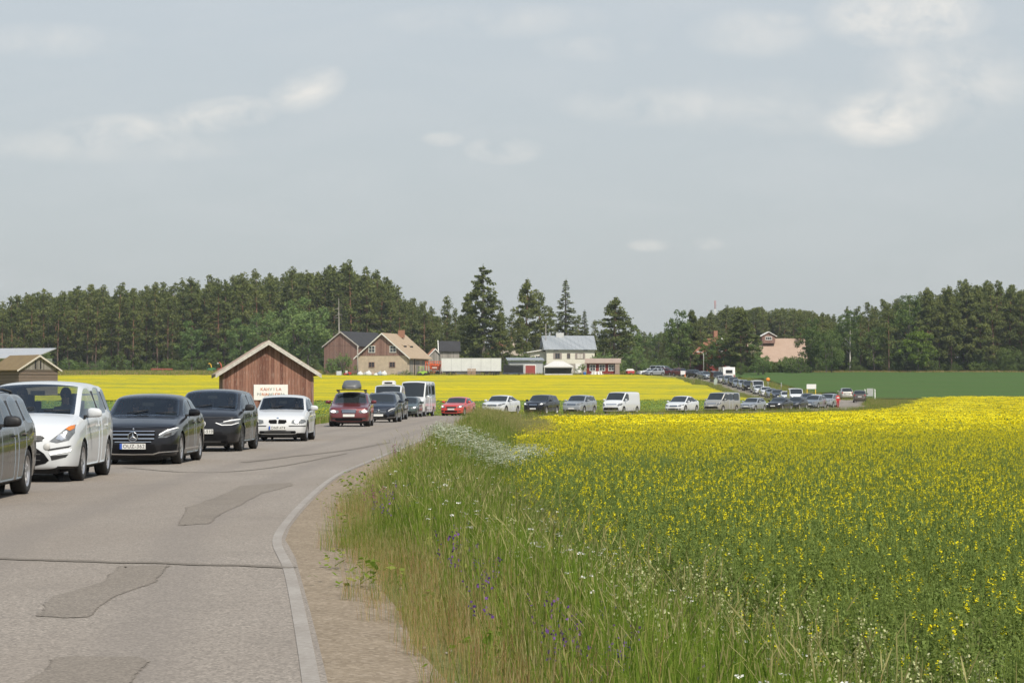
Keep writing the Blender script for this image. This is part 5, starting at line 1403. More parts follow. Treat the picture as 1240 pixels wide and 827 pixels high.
CACHE = {}
def car_parts(kind, detail, opts):
    """list of (name, mesh, parent name or None, uses paint, label)"""
    key = (kind, detail, str(sorted(opts.items())))
    if key in CACHE: return CACHE[key]
    k = dict(KINDS[kind]); L, W, H = k['L'], k['W'], k['H']; hw = W / 2
    bm, bvh = car_shell(k); P = []
    look = opts.get('look', ''); near = detail >= 2; mid = detail >= 1
    GL = GLASS if near else GLASSD
    rid = lambda f: f.material_index
    side = lambda f: f.calc_center_median().x
    if mid: mains = {0, 11}
    else: mains = {0, 11, 7, 8, 9, 10, 12, 6}
    bmesh.ops.recalc_face_normals(bm, faces=bm.faces)
    def add(name, me, par=None, pt=False, label=None):
        if me is not None: P.append((name, me, par, pt, label))
    PT = bpy.data.materials.get('white_paint')
    body = take(bm, lambda f: rid(f) in mains and rid(f) != 11, 'body', [PT])
    add('body', body, None, True)
    add('sill', take(bm, lambda f: rid(f) == 11, 'sill', [BLACKP]))
    if mid:
        add('bonnet', take(bm, lambda f: rid(f) == 9, 'bonnet', [PT, BLACKP], .008), None, True)
        add('roof', take(bm, lambda f: rid(f) == 10, 'roof', [PT]), None, True)
        add('tailgate', take(bm, lambda f: rid(f) == 12, 'tailgate', [PT, BLACKP], .008), None, True)
        add('pillar', take(bm, lambda f: rid(f) == 6, 'pillar', [BLACKP]))
        for s in (1, -1):
            add('front_door', take(bm, lambda f: rid(f) == 7 and side(f) * s > 0, 'front_door', [PT, BLACKP], .009), None, True)
            add('rear_door', take(bm, lambda f: rid(f) == 8 and side(f) * s > 0, 'rear_door', [PT, BLACKP], .009), None, True)
    add('windscreen', take(bm, lambda f: rid(f) == 1, 'windscreen', [GL, BLACKP], .028 if mid else 0, -.003))
    add('rear_window', take(bm, lambda f: rid(f) == 2, 'rear_window', [GL, BLACKP], .028 if mid else 0, -.003))
    for s in (1, -1):
        for r in (3, 4, 5): add('side_window', take(bm, lambda f: rid(f) == r and side(f) * s > 0, 'side_window', [GL if r == 3 else (GLASS if near and kind not in ('bus', 'sprinter') else GLASSD), BLACKP], .022 if mid else 0, -.003))
    bm.free()
    F_ = lambda poly, name, mat, off=.005: patch(bvh, poly, 'front', name, mat, off, .05, L)
    zn = k['zn']
    # arches
    Ra = k['rw'] * 1.14
    for xw in (k['fo'], k['fo'] + k['wb']):
        for s in (1, -1):
            prof = [(Ra, s * hw * .46), (Ra, s * hw * .965)]; n = 20; vs = []
            for r_, x_ in prof + [(.02, s * hw * .46)]:
                for j in range(n + 1):
                    a = -.35 + (math.pi + .7) * j / n; vs.append((x_, xw - L / 2 + math.cos(a) * r_, k['rw'] + math.sin(a) * r_))
            mb = MB(); mb.add(vs, [(i * (n + 1) + j, i * (n + 1) + j + 1, (i + 1) * (n + 1) + j + 1, (i + 1) * (n + 1) + j) for i in range(1) for j in range(n)] +
                   [(j, j + 1, 2 * (n + 1) + j + 1, 2 * (n + 1) + j) for j in range(n)], 0)
            add('arch_liner', mb.mesh('arch_liner', BLACKP, fix=False))
    # face of the car, by look
    lampmat = LAMP; lit = {'on': LAMPON, 'dim': LAMPDIM}.get(opts.get('lights'))
    hl = [(hw * .50, zn - .16), (hw * .80, zn - .17), (hw * .955, zn - .03), (hw * .95, zn + .06), (hw * .72, zn + .0), (hw * .50, zn - .07)]
    gr = rect(-hw * .42, hw * .42, zn - .19, zn - .05, .03); lg = rect(-hw * .55, hw * .55, .27, .40, .03); fogz = .36
    plate_z = .50; fog = True; lens = None
    if look == 'minivan':
        hl = [(.50, .665), (.62, .64), (.80, .68), (.87, .80), (.86, .93), (.78, .90), (.66, .80)]
        gr = [(-.42, .72), (-.34, .66), (.34, .66), (.42, .72), (.36, .755), (-.36, .755)]; lg = [(-.26, .27), (.26, .27), (.44, .31), (.50, .36), (.42, .47), (.30, .555), (-.30, .555), (-.42, .47), (-.50, .36), (-.44, .31)]; plate_z = .44
        lens = [(.60, .70), (.70, .675), (.76, .72), (.73, .78), (.64, .775)]
    elif look == 'limousine':
        hl = [(.50, .545), (.66, .55), (.80, .61), (.86, .71), (.84, .745), (.68, .69), (.54, .61)]
        gr = [(-.46, .58), (-.38, .465), (.38, .465), (.46, .58), (.43, .675), (-.43, .675)]; lg = [(-.50, .22), (.50, .22), (.44, .42), (-.44, .42)]; plate_z = .375
    elif look == 'electric':
        hl = [(.34, .70), (.46, .66), (.70, .665), (.845, .72), (.86, .80), (.72, .775), (.50, .735)]
        gr = rect(-.60, .60, .30, .42, .03); lg = rect(-.62, .62, .225, .28, .02); plate_z = .505
    elif look == 'kidney':
        hl = [(.42, .56), (.52, .53), (.74, .54), (.84, .60), (.80, .665), (.60, .675), (.44, .645)]
        gr = None; lg = rect(-.56, .56, .245, .325, .03); plate_z = .415
    elif look == 'wagon':
        hl = [(.44, .645), (.54, .60), (.78, .62), (.885, .67), (.87, .755), (.70, .75), (.48, .735)]
        gr = rect(-.33, .33, .60, .745, .03); lg = rect(-.62, .62, .26, .40, .05); plate_z = .505
    elif kind in ('van', 'bus'):
        hl = [(.58, .72), (.72, .68), (.90, .74), (.93, .90), (.86, .98), (.70, .90)]; gr = rect(-.5, .5, .80, .88, .02); lg = rect(-.7, .7, .32, .56, .05); plate_z = .62
    elif kind == 'sprinter':
        hl = [(.58, .86), (.74, .84), (.93, .92), (.94, 1.10), (.80, 1.06), (.64, .98)]; gr = rect(-.48, .48, .84, 1.0, .03); lg = rect(-.75, .75, .34, .60, .05); plate_z = .55
    for s in (1, -1):
        pl = hl if s > 0 else sym(hl)
        add('headlight', F_(pl, 'headlight', lampmat if look != 'electric' else LAMP, .007))
        if lit is not None:
            cx = s * (sum(p[0] for p in hl) / len(hl) + .02); cz = sum(p[1] for p in hl) / len(hl)
            add('lens', F_([(cx + (.12 if opts['lights'] == 'on' else .09) * math.cos(q * .7854), cz + .052 * math.sin(q * .7854)) for q in range(8)], 'lens', lit, .016), 'headlight')
        if lens and near: add('lens', F_(lens if s > 0 else sym(lens), 'lens', CHROME, .016), 'headlight')
        if look == 'minivan': add('indicator', F_([(s * .74, .86), (s * .80, .83), (s * .855, .87), (s * .85, .925), (s * .80, .905)], 'indicator', AMBER, .016), 'headlight')
        if look == 'limousine': add('light_strip', F_([(s * .51, .60), (s * .535, .598), (s * .66, .672), (s * .83, .735), (s * .86, .745), (s * .835, .755), (s * .65, .692), (s * .54, .63)], 'light_strip', LAMPDIM, .016), 'headlight')
        if look == 'limousine': add('lens', F_([(s * .60, .565), (s * .76, .60), (s * .76, .66), (s * .62, .61)], 'lens', BLACKP, .013), 'headlight')
        if look == 'electric':
            add('lens', F_([(s * .44, .69), (s * .70, .69), (s * .80, .735), (s * .70, .75), (s * .54, .72)], 'lens', BLACKP, .013), 'headlight')
            add('light_strip', F_([(s * .30, .715), (s * .46, .655), (s * .70, .66), (s * .85, .715), (s * .845, .728), (s * .70, .675), (s * .47, .67), (s * .33, .724)], 'light_strip', LAMPDIM, .016), 'headlight')
            add('light_strip', F_([(s * .50, .735), (s * .72, .775), (s * .865, .80), (s * .86, .818), (s * .70, .793), (s * .50, .75)], 'light_strip', LAMPDIM, .016), 'headlight')
        if look == 'kidney':
            kd = [(s * .02, .54), (s * .22, .54), (s * .275, .59), (s * .26, .655), (s * .05, .665), (s * .02, .64)]
            add('kidney_grille', F_(kd, 'kidney_grille', GRILLE, .006))
            if s > 0: add('lens', F_([(.57 + .062 * math.cos(a * .7854), .60 + .06 * math.sin(a * .7854)) for a in range(8)], 'lens', LAMPON, .016), 'headlight')
            else: add('lens', F_([(-.57 + .062 * math.cos(a * .7854), .60 + .06 * math.sin(a * .7854)) for a in range(8)], 'lens', LAMP, .016), 'headlight')
            add('bumper_trim', F_(rect(s * .60 - .26, s * .60 + .26, .455, .485), 'bumper_trim', BLACKP))
        if look == 'minivan':
            add('fog_light', F_([(s * .52, .44), (s * .82, .50), (s * .84, .54), (s * .50, .48)], 'fog_light', LAMPDIM, .012)); add('bumper_trim', F_([(s * .54, .36), (s * .76, .41), (s * .80, .46), (s * .52, .43)], 'bumper_trim', BLACKP))
            add('bumper_trim', F_([(s * .48, .515), (s * .80, .565), (s * .84, .60), (s * .48, .54)], 'bumper_trim', BLACKP))
        elif look == 'limousine':
            add('bumper_intake', F_([(s * .54, .27), (s * .84, .30), (s * .86, .41), (s * .58, .42)], 'bumper_intake', GRILLE))
            add('chrome_strip', F_([(0, .205), (s * .42, .21), (s * .54, .245), (s * .86, .27), (s * .86, .287), (s * .52, .265), (s * .40, .23), (0, .222)], 'chrome_strip', CHROME, .012))
        elif mid and look not in ('electric', 'kidney'):
            add('fog_light', F_(rect(s * hw * .72 - .09, s * hw * .72 + .09, fogz - .03, fogz + .05, .02), 'fog_light', BLACKP))
        if opts.get('tail') or not mid or True:
            tz = k['br'] - .08 if not k.get('cargo') else 1.0
            add('tail_light', patch(bvh, rect(s * hw * .74 - .09, s * hw * .74 + .09, tz - .14, tz + .05, .03), 'rear', 'tail_light', TAILR, .006, .06, L))
    if gr is not None:
        add('grille', F_(gr, 'grille', GRILLE, .006))
        xs = [p[0] for p in gr]; zs = [p[1] for p in gr]
        if mid and look != 'electric':
            mb_slats = 2 if look in ('limousine',) else 3
            for i in range(mb_slats):
                z = min(zs) + (max(zs) - min(zs)) * (i + .8) / (mb_slats + .6); x1 = max(xs) * .93
                add('grille_bar', F_(rect(-x1, x1, z - .011, z + .011), 'grille_bar', CHROME if look in ('limousine', 'wagon', '') else simple('grille_plastic', (.06, .06, .06), .5), .014), 'grille')
    add('air_intake', F_(lg, 'air_intake', GRILLE, .005))
    if near and look in ('minivan', 'electric', 'kidney'):
        zs = [p[1] for p in lg]; x1 = max(p[0] for p in lg) * .72
        for i in range(2): z = min(zs) + (max(zs) - min(zs)) * (i + 1) / 3; add('intake_bar', F_(rect(-x1, x1, z - .008, z + .008), 'intake_bar', simple('grille_plastic', (.06, .06, .06), .5), .013), 'air_intake')
    # number plate
    h_ = bvh.ray_cast(Vector((0, -L, plate_z)), Vector((0, 1, 0)))[0]
    py = h_.y if h_ else -L / 2
    MBp = MB().box((0, py - .02, plate_z), (.52, .03, .115)); add('number_plate', MBp.mesh('number_plate', PLATE))
    if near or opts.get('blue'): add('blue_strip', MB().box((-.237, py - .037, plate_z), (.046, .006, .113)).mesh('blue_strip', PLATEB), 'number_plate')
    if opts.get('plate'):
        me = text_mesh(opts['plate'], .105, INK, .002, spacing=1.08); me.transform(Matrix.Translation((opts.get('plate_x', .025), py - .0385, plate_z)) @ Matrix.Rotation(R(90), 4, 'X')); add('plate_lettering', me, 'number_plate')
    add('rear_plate', MB().box((0, L / 2 + .004, .82 if kind != 'sedan' else .78), (.52, .03, .115)).mesh('rear_plate', PLATE))
    # emblems
    def disc(x, z, r, ring=True):
        q = bvh.ray_cast(Vector((x, -L, z)), Vector((0, 1, 0)))[0]; return q.y - .02
    if look == 'limousine':
        y = disc(0, .57, .1); mb = MB(); n = 28
        mb.lathe([(.088, -.012), (.100, -.016), (.104, 0), (.100, .012), (.088, .008)], n, 'Y', (0, y - .02, .57))
        for a in (90, 210, 330):
            d = Vector((math.cos(R(a)), 0, math.sin(R(a)))); c = Vector((0, y - .02, .57)); sd = Vector((-d.z, 0, d.x)) * .020
            mb.add([c + d * .092, c + sd, c - sd, c + Vector((0, -.012, 0))], [(0, 1, 3), (0, 3, 2), (0, 2, 1)])
        add('star_emblem', mb.mesh('star_emblem', CHROME)); add('emblem_plate', MB().lathe([(.001, 0), (.09, 0)], 20, 'Y', (0, y - .004, .57)).mesh('emblem_plate', BLACKP), 'star_emblem')
        add('badge', MB().ball((0, disc(0, .725, .02) + .012, .725), (.022, .012, .02)).mesh('badge', CHROME))
    if look == 'electric':
        y = disc(0, .70, .07) - .005; mb = MB()
        mb.lathe([(.058, -.006), (.068, -.01), (.070, 0), (.058, .004)], 24, 'Y', (0, y, .70))
        for pts in (((-.030, .745), (0, .708), (.030, .745)), ((-.052, .725), (-.026, .652), (0, .700), (.026, .652), (.052, .725))):
            mb.tube([(a, y - .004, b) for a, b in pts], .0075, 5)
        add('round_emblem', mb.mesh('round_emblem', simple('emblem_white', (.7, .7, .7), .3)))
        add('bonnet_trim', F_(rect(-.84, .84, .845, .862), 'bonnet_trim', BLACKP, .004))
    if look == 'minivan':
        y = disc(0, .79, .05); add('oval_emblem', MB().ball((0, y + .012, .795), (.085, .014, .036), 16, 8).mesh('oval_emblem', simple('emblem_blue', (.03, .05, .16), .25)))
        for s in (1, -1): add('front_sensor', MB().lathe([(.001, -.004), (.052, -.006), (.06, .008)], 16, 'Y', (s * .46, disc(s * .46, .575, .05) + .012, .575)).mesh('front_sensor', simple('round_grey_cover', (.45, .45, .43), .5)))
    if look == 'kidney':
        y = disc(0, .70, .04); add('round_emblem', MB().ball((0, y + .018, .705), (.036, .012, .036), 14, 8).mesh('round_emblem', simple('emblem_blue_white', (.25, .32, .45), .25)))
    if look == 'limousine':
        for zz in (.672, .458): add('grille_frame', F_(rect(-.43 if zz > .5 else -.37, .43 if zz > .5 else .37, zz, zz + .013), 'grille_frame', CHROME, .014), 'grille')
        for s in (1, -1):
            yb = k['xc'] + .55 - L / 2; ye = k['C'] + .1 - L / 2
            add('window_trim', patch(bvh, [(yb, k['bf'] + .012), (ye, k['br'] + .012), (ye, k['br'] + .03), (yb, k['bf'] + .03)], 'left' if s > 0 else 'right', 'window_trim', CHROME, .006, .12, L))
            add('sill_trim', patch(bvh, [(k['fo'] + .42 - L / 2, .30), (k['fo'] + k['wb'] - .42 - L / 2, .30), (k['fo'] + k['wb'] - .42 - L / 2, .325), (k['fo'] + .42 - L / 2, .325)], 'left' if s > 0 else 'right', 'sill_trim', CHROME, .006, .2, L))
    if look == 'wagon':
        add('grille_frame', F_(rect(-.35, .35, .752, .772), 'grille_frame', CHROME, .012), 'grille')
    # mirrors, handles, wipers
    if mid:
        ym = k['xc'] + .30 - L / 2; zm = k['bf'] + .12
        for s in (1, -1):
            mb = MB(); x0 = s * hw * .93
            mb.ball((0, 0, 0), (1, 1, 1), 16, 10)
            q8 = lambda a: math.copysign(abs(a) ** .6, a)
            mb.v = [(x0 + s * .17 + .125 * q8(a) * (1 - .12 * c), ym + .07 * b - .02 * a * s, zm + .08 * q8(c) * (1 - .18 * a * s)) for a, b, c in mb.v]; me = mb.mesh('mirror', [BLACKP if opts.get('mirror') == 'black' else PT]); add('mirror', me, None, opts.get('mirror') != 'black', None)
            add('mirror_arm', MB().box((x0 + s * .03, ym + .02, zm - .06), (.16, .05, .045)).mesh('mirror_arm', BLACKP), 'mirror')
            if not k.get('cargo'):
                for yy, par in ((k['B'] - .22, 'front_door'), (k['C'] - .20, 'rear_door')):
                    q = bvh.ray_cast(Vector((s * 3, yy - L / 2, k['bf'] - .10)), Vector((-s, 0, 0)))[0]
                    if q: add('handle', MB().box((q.x + s * .018, yy - L / 2, k['bf'] - .10), (.03, .19, .028)).mesh('handle', [PT]), par + ('L' if s > 0 else 'R'), True)
        if near:
            for s in (-.35, .25):
                q0 = bvh.ray_cast(Vector((s, k['xc'] + .0 - L / 2, 4)), Vector((0, 0, -1)))[0]; q1 = bvh.ray_cast(Vector((s + .42, k['xc'] + .10 - L / 2, 4)), Vector((0, 0, -1)))[0]
                add('wiper', MB().tube([q0 + Vector((0, -.02, .02)), q1 + Vector((0, -.01, .02))], .011, 5).mesh('wiper', BLACKP))
    if opts.get('rails'):
        for s in (1, -1):
            ys = [k['xw'] + .25 - L / 2 + (k['xr'] - k['xw'] - .5) * f for f in (0, .05, .5, .95, 1)]; pts = []
            for yy, up in zip(ys, (0, .035, .045, .035, 0)):
                q = bvh.ray_cast(Vector((s * hw * .66, yy, 4)), Vector((0, 0, -1)))[0]; pts.append(q + Vector((0, 0, up)))
            add('roof_rail', MB().tube(pts, .019, 6).mesh('roof_rail', CHROME if opts['rails'] == 'chrome' else BLACKP))
    # cabin
    if near:
        hip = H - 1.03; ys = k['xw'] + .50 - L / 2
        for s in (1, -1):
            mb = MB(); mb.box((s * .37, ys - .05, hip - .08), (.50, .52, .16)); mb.box((s * .37, ys + .27, hip + .28), (.48, .13, .60), M=Matrix.Rotation(R(-14), 3, 'X'))
            mb.box((s * .37, ys + .40, hip + .70), (.26, .10, .19), M=Matrix.Rotation(R(-8), 3, 'X')); add('seat', mb.mesh('seat', SEATM))
        mb = MB(); mb.box((0, ys + .82, hip - .06), (1.25, .5, .18)); mb.box((0, ys + 1.12, hip + .26), (1.25, .14, .56), M=Matrix.Rotation(R(-14), 3, 'X'))
        for s in (-.38, .38): mb.box((s, ys + 1.22, hip + .60), (.24, .09, .16))
        add('rear_seat', mb.mesh('rear_seat', SEATM))
        mb = MB(); mb.box((0, 0, k.get('gc', .19) - .02), (W * .62, L * .86, .07)); add('underbody', mb.mesh('underbody', BLACKP)); mb = MB(); mb.box((0, 0, k.get('gc', .19) + .10), (W * .82, L * .56, .05)); mb.box((0, k['xc'] + .32 - L / 2, k['bf'] - .12), (W * .84, .46, .22)); mb.box((0, k['xc'] + .1 - L / 2, k['bf'] - .45), (W * .84, .1, .7))
        mb.box((0, k['xb'] - .35 - L / 2, k['br'] - .12), (W * .75, .7, .04))
        add('cabin_floor', mb.mesh('cabin_floor', CABIN))
        a = []; c = Vector((.37, ys - .52, hip + .30))
        for i in range(17): w = 2 * math.pi * i / 16; a.append(c + Vector((math.cos(w) * .18, math.sin(w) * .06, math.sin(w) * .17)))
        add('steering_wheel', MB().tube(a, .014, 6, cap=False).tube([c, c + Vector((0, -.25, -.08))], .03, 6).mesh('steering_wheel', BLACKP))
        q = bvh.ray_cast(Vector((0, k['xw'] - .22 - L / 2, 4)), Vector((0, 0, -1)))[0]
        add('rear_view_mirror', MB().box(q + Vector((0, .07, -.10)), (.24, .03, .075)).mesh('rear_view_mirror', BLACKP))
    if not near: add('underbody', MB().box((0, 0, k.get('gc', .19) - .02), (W * .62, L * .86, .07)).mesh('underbody', BLACKP))
    ty, rm, dm = wheel_meshes(k['rw'], .225 if W > 1.82 else .205, opts.get('spokes', 10))
    if opts.get('dark_rim'): rm = rm.copy(); rm.materials[0] = ALLOYD
    for xw in (k['fo'], k['fo'] + k['wb']):
        for s in (1, -1): P.append(('wheel', (ty, rm, dm), (s * (hw - .125), xw - L / 2, k['rw'], s), False, None))
    CACHE[key] = P
    return P
CARS = []
def car(kind, name, label, px, d, a, color, detail=1, cat='car', group=None, dx=0.0, sc=(1, 1, 1), dz=0.0, **opts):
    x = pw(px, d) + dx; z = float(zbase(d)) + dz
    r = thing(name, label, cat, (x, d, z), R(-a), group); r.scale = sc
    # lie on the slope of the road
    k = KINDS[kind]; dirv = (math.sin(R(a)), math.cos(R(a))); h = k['wb'] / 2
    pitch = math.atan2(float(zbase(d + dirv[1] * h) - zbase(d - dirv[1] * h)), 2 * h)
    r.rotation_euler = (pitch, 0, R(-a))
    pm = PAINTS[color]; made = {}
    for nm, me, par, pt, lab in car_parts(kind, detail, opts):
        if nm == 'wheel':
            ty, rm, dm = me; w = link('wheel', ty, r, par[:3]); w.rotation_euler = (0, 0, 0 if par[3] > 0 else math.pi)
            link('rim', rm, w); link('brake_disc', dm, w); continue
        p = r
        if par: p = made.get(par) or made.get(par[:-1]) or r
        o = link(nm, me, p)
        if pt: o.material_slots[0].link = 'OBJECT'; o.material_slots[0].material = pm
        made[nm] = o
        if nm in ('front_door', 'rear_door'):
            made[nm + ('L' if nm + 'L' not in made else 'R')] = o
    CARS.append(r); return r
# ------------------------------------------------------------------ people
SKIN = simple('skin', (.52, .33, .25), .6, var=.06)
HAIRS = {'dark': simple('dark_hair', (.05, .035, .025), .8, var=.3), 'fair': simple('fair_hair', (.30, .21, .12), .8, var=.3), 'grey': simple('grey_hair', (.28, .27, .26), .8, var=.2)}
EYE_M = simple('eye_dark', (.02, .015, .012), .3)
LIP = simple('lip', (.36, .16, .13), .6)
def cloth(n, c): return simple(n, c, .9, var=.15, scale=9)
def person_mesh(J, E, shirt, trousers, skin_test, trouser_test, root=0):
    me = bpy.data.meshes.new('person'); me.from_pydata([j[:3] for j in J], E, []); o = link('person', me)
    sk = o.modifiers.new('skin', 'SKIN'); sk.use_smooth_shade = True
    for i, j in enumerate(J):
        r = j[3]; me.skin_vertices[0].data[i].radius = (r if not hasattr(r, '__len__') else r[0], r if not hasattr(r, '__len__') else r[1])
    me.skin_vertices[0].data[root].use_root = True
    ss = o.modifiers.new('s', 'SUBSURF'); ss.levels = 2
    dg = bpy.context.evaluated_depsgraph_get(); dg.update()
    out = bpy.data.meshes.new_from_object(o.evaluated_get(dg)); bpy.data.objects.remove(o)
    out.materials.clear()
    for m_ in (shirt, SKIN, trousers): out.materials.append(m_)
    for p in out.polygons:
        c = p.center; p.use_smooth = True
        p.material_index = 1 if skin_test(c) else (2 if trouser_test(c) else 0)
    return out
def hand(J, E, w, d, s, size=1.0):
    """palm and five curled fingers on wrist joint w, pointing along d"""
    d = Vector(d).normalized(); up = Vector((0, 0, 1)); across = d.cross(up).normalized() * s; base = Vector(J[w][:3])
    pm = base + d * .06 * size; J.append((*pm, (.034, .018))); p = len(J) - 1; E.append((w, p))
    for k, ln in enumerate((.075, .085, .08, .062)):
        a = pm + across * (-.028 + k * .019) + d * .03; J.append((*a, .0095)); q = len(J) - 1; E.append((p, q))
        b = a + (d * .7 + Vector((0, 0, -.5))) * ln * .55; J.append((*b, .0085)); E.append((q, q + 1))
        c = b + (d * .2 + Vector((0, 0, -.9))) * ln * .45; J.append((*c, .0075)); E.append((q + 1, q + 2))
    t0 = base + d * .02 - across * .035 + Vector((0, 0, .01)); J.append((*t0, .0115)); q = len(J) - 1; E.append((w, q))
    t1 = t0 + d * .04 - across * .015; J.append((*t1, .009)); E.append((q, q + 1))
def head_joints(J, E, neck, c, turn=0.0):
    """skull, jaw, nose and ears on the neck joint; c is the middle of the head"""
    M = Matrix.Rotation(turn, 3, 'Z'); c = Vector(c)
    def add(off, r, to): J.append((*(c + M @ Vector(off)), r)); E.append((to, len(J) - 1)); return len(J) - 1
    a = add((0, -.005, -.055), (.060, .068), neck); b = add((0, .005, .02), (.074, .088), a); add((0, .012, .085), (.052, .062), b)
    add((0, -.115, -.015), .012, b); add((0, -.085, -.085), .024, a)
    for s in (-1, 1): add((s * .088, .01, 0), (.012, .02), b)
    return M, c
def face_parts(parent, M, c, hair, long=False):
    mb = MB()
    for s in (-1, 1): mb.ball(c + M @ Vector((s * .033, -.094, .012)), (.012, .008, .007), 8, 5)
    mb.build('eyes', EYE_M, parent)
    MB().ball(c + M @ Vector((0, -.103, -.055)), (.024, .008, .007), 8, 5).build('mouth', LIP, parent)
    mb = MB(); n = 14; vs = []; rows = 7
    for i in range(rows + 1):
        th = math.pi * .60 * i / rows
        for j in range(n):
            w = 2 * math.pi * j / n; z = math.cos(th) * .118; f = .5 - .5 * math.sin(w)      # longer at the back
            if th > 1.0: z -= f * (.10 if long else .045) * (th - 1.0); z += (1 - f) * .05 * (th - 1.0)
            vs.append(c + M @ Vector((math.cos(w) * math.sin(th) * .096, .012 + math.sin(w) * math.sin(th) * .110, .012 + z)))
    mb.add(vs, [(i * n + j, i * n + (j + 1) % n, (i + 1) * n + (j + 1) % n, (i + 1) * n + j) for i in range(rows) for j in range(n)], 0, True)
    mb.build('hair', HAIRS[hair], parent)
def seated(carobj, kind, side, shirt, hair, label, drive=True, turn=0.0, long=False):
    k = KINDS[kind]; hip = k['H'] - .95; ys = k['xw'] + .50 - k['L'] / 2 - .02
    J = [(0, 0, 0, (.15, .12)), (0, .04, .22, (.135, .105)), (0, .06, .40, (.16, .11)), (0, .055, .52, (.075, .07)), (0, .03, .585, .052)]
    E = [(0, 1), (1, 2), (2, 3), (3, 4)]
    M, c = head_joints(J, E, 4, (0, .01, .715), turn)
    for s in (-1, 1):
        b = len(J)
        if drive: w = (s * .15, -.42, .30)
        else: w = (s * .10, -.30, .08)
        J += [(s * .175, .06, .46, .062), (s * .255, -.08, .24, .046), (*w, .030)]; E += [(2, b), (b, b + 1), (b + 1, b + 2)]
        hand(J, E, b + 2, (0, -1, .25) if drive else (-s * .3, -1, 0), s)
        b = len(J)
        J += [(s * .095, -.06, -.01, .085), (s * .14, -.44, .06, .062), (s * .14, -.62, -.28, .045), (s * .14, -.74, -.30, .035)]; E += [(0, b), (b, b + 1), (b + 1, b + 2), (b + 2, b + 3)]
    wr = .36 if drive else .22
    me = person_mesh(J, E, shirt, cloth('jeans', (.05, .06, .09)), lambda q: q.z > .55 or (q.y < -wr and q.z > (.2 if drive else .0) and abs(q.x) < .22 and q.z < .5) , lambda q: q.z < .07 and not (q.y < -.2 and q.z > .03 and not drive and abs(q.x) < .1))
    p = link('person', me, None); tag(p, label, 'person')
    face_parts(p, M, c, hair, long)
    T = carobj.matrix_basis @ Matrix.Translation((side * .37, ys, hip)); p.matrix_basis = T
    return p
def standing(x, y, label, jacket, legs, hair, face=0.0):
    J = [(0, 0, .95, (.15, .11)), (0, .0, 1.16, (.135, .10)), (0, .01, 1.34, (.165, .11)), (0, .01, 1.46, (.075, .07)), (0, 0, 1.52, .052)]
    E = [(0, 1), (1, 2), (2, 3), (3, 4)]
    M, c = head_joints(J, E, 4, (0, -.015, 1.645))
    for s in (-1, 1):
        b = len(J); J += [(s * .185, .01, 1.40, .06), (s * .25, .03, 1.12, .045), (s * .25, -.08, .88, .030)]; E += [(2, b), (b, b + 1), (b + 1, b + 2)]
        hand(J, E, b + 2, (0, -.35, -1), s)
        b = len(J); J += [(s * .095, 0, .86, .092), (s * .105, -.01, .48, .062), (s * .11, .02, .09, .046), (s * .12, -.13, .04, .04)]; E += [(0, b), (b, b + 1), (b + 1, b + 2), (b + 2, b + 3)]
    me = person_mesh(J, E, jacket, legs, lambda q: q.z > 1.49 or (abs(q.x) > .19 and q.z < .88), lambda q: q.z < .90)
    p = link('person', me, None, (x, y, gz(x, y)), face); tag(p, label, 'person'); face_parts(p, M, c, hair)
    # white reflective band round the chest
    MB().lathe([(.185, 0), (.19, .14)], 18, 'Z').build('reflective_band', WHITE_T, p, (0, .005, 1.16)).scale = (1, .74, 1)
    return p
# ------------------------------------------------------------------ the queue, from the camera outwards
GQ = 'cars queueing on the bend'; GJ = 'cars queueing on the straight beyond the bend'; GHL = 'cars on the hill by the farm'
c1 = car('estate', 'estate_car', 'dark grey estate car cut off by the left edge of the photo', -66, 33.4, -1.8, 'grey', 2, 'car', GQ, rails='black', mirror='black', spokes=5, sc=(1, 1, .955))
c2 = car('mpv', 'minivan', 'white minivan second in the queue, between the grey estate and black sedan', 52, 41.5, -1.4, 'white', 2, 'car', GQ, look='minivan', spokes=7)
c3 = car('sedan', 'sedan', 'black sedan with chrome grille and plate OUZ-362', 183, 51.4, .4, 'black', 2, 'car', GQ, look='limousine', plate='OUZ-362', blue=1, spokes=10)
c4 = car('hatch', 'hatchback', 'black electric hatchback with slim lit lamps behind the black sedan', 261, 62.4, 1.4, 'dkgrey', 2, 'car', GQ, look='electric', plate='Y-510', plate_x=.12, dark_rim=1, mirror='black')
c5 = car('small', 'hatchback', 'white hatchback with twin kidney grille before the plank barn', 344, 75.7, 0, 'white2', 2, 'car', GQ, look='kidney', plate='ONF-474', blue=1, spokes=5)
c6 = car('estate', 'estate_car', 'dark red estate car carrying a grey roof box', 426, 110.8, -.6, 'maroon', 1, 'car', GQ, look='wagon', lights='on', rails='black')
c7 = car('estate', 'estate_car', 'dark blue estate car right behind the dark red one', 463, 130, 2.0, 'navy', 1, 'car', GQ, look='limousine', lights='', rails='chrome')
car('suv', 'suv', 'dark SUV mostly hidden behind the dark blue estate car', 473, 145, 2, 'dkgrey', 1, 'car', GQ, lights='')
c9 = car('van', 'van', 'white van with white roof unit behind the dark cars', 471.5, 157, 1, 'white', 1, 'van', GQ, sc=(1, 1, 1.10))
car('small', 'sedan', 'dark green car in front of the white minibus', 494, 168, 4, 'green', 1, 'car', GQ, lights='dim')
car('sprinter', 'minibus', 'tall white minibus with dark side glass, left of the red car', 505, 178.5, 7, 'white2', 1, 'minibus', GQ)
car('sedan', 'sedan', 'bright red sedan between minibus and white coupe', 555, 185, 12.5, 'red', 1, 'car', GQ, lights='dim', look='plain')
car('coupe', 'coupe', 'white sloping coupe behind the red sedan', 607, 192.5, 18.5, 'white', 1, 'car', GQ, mirror='')
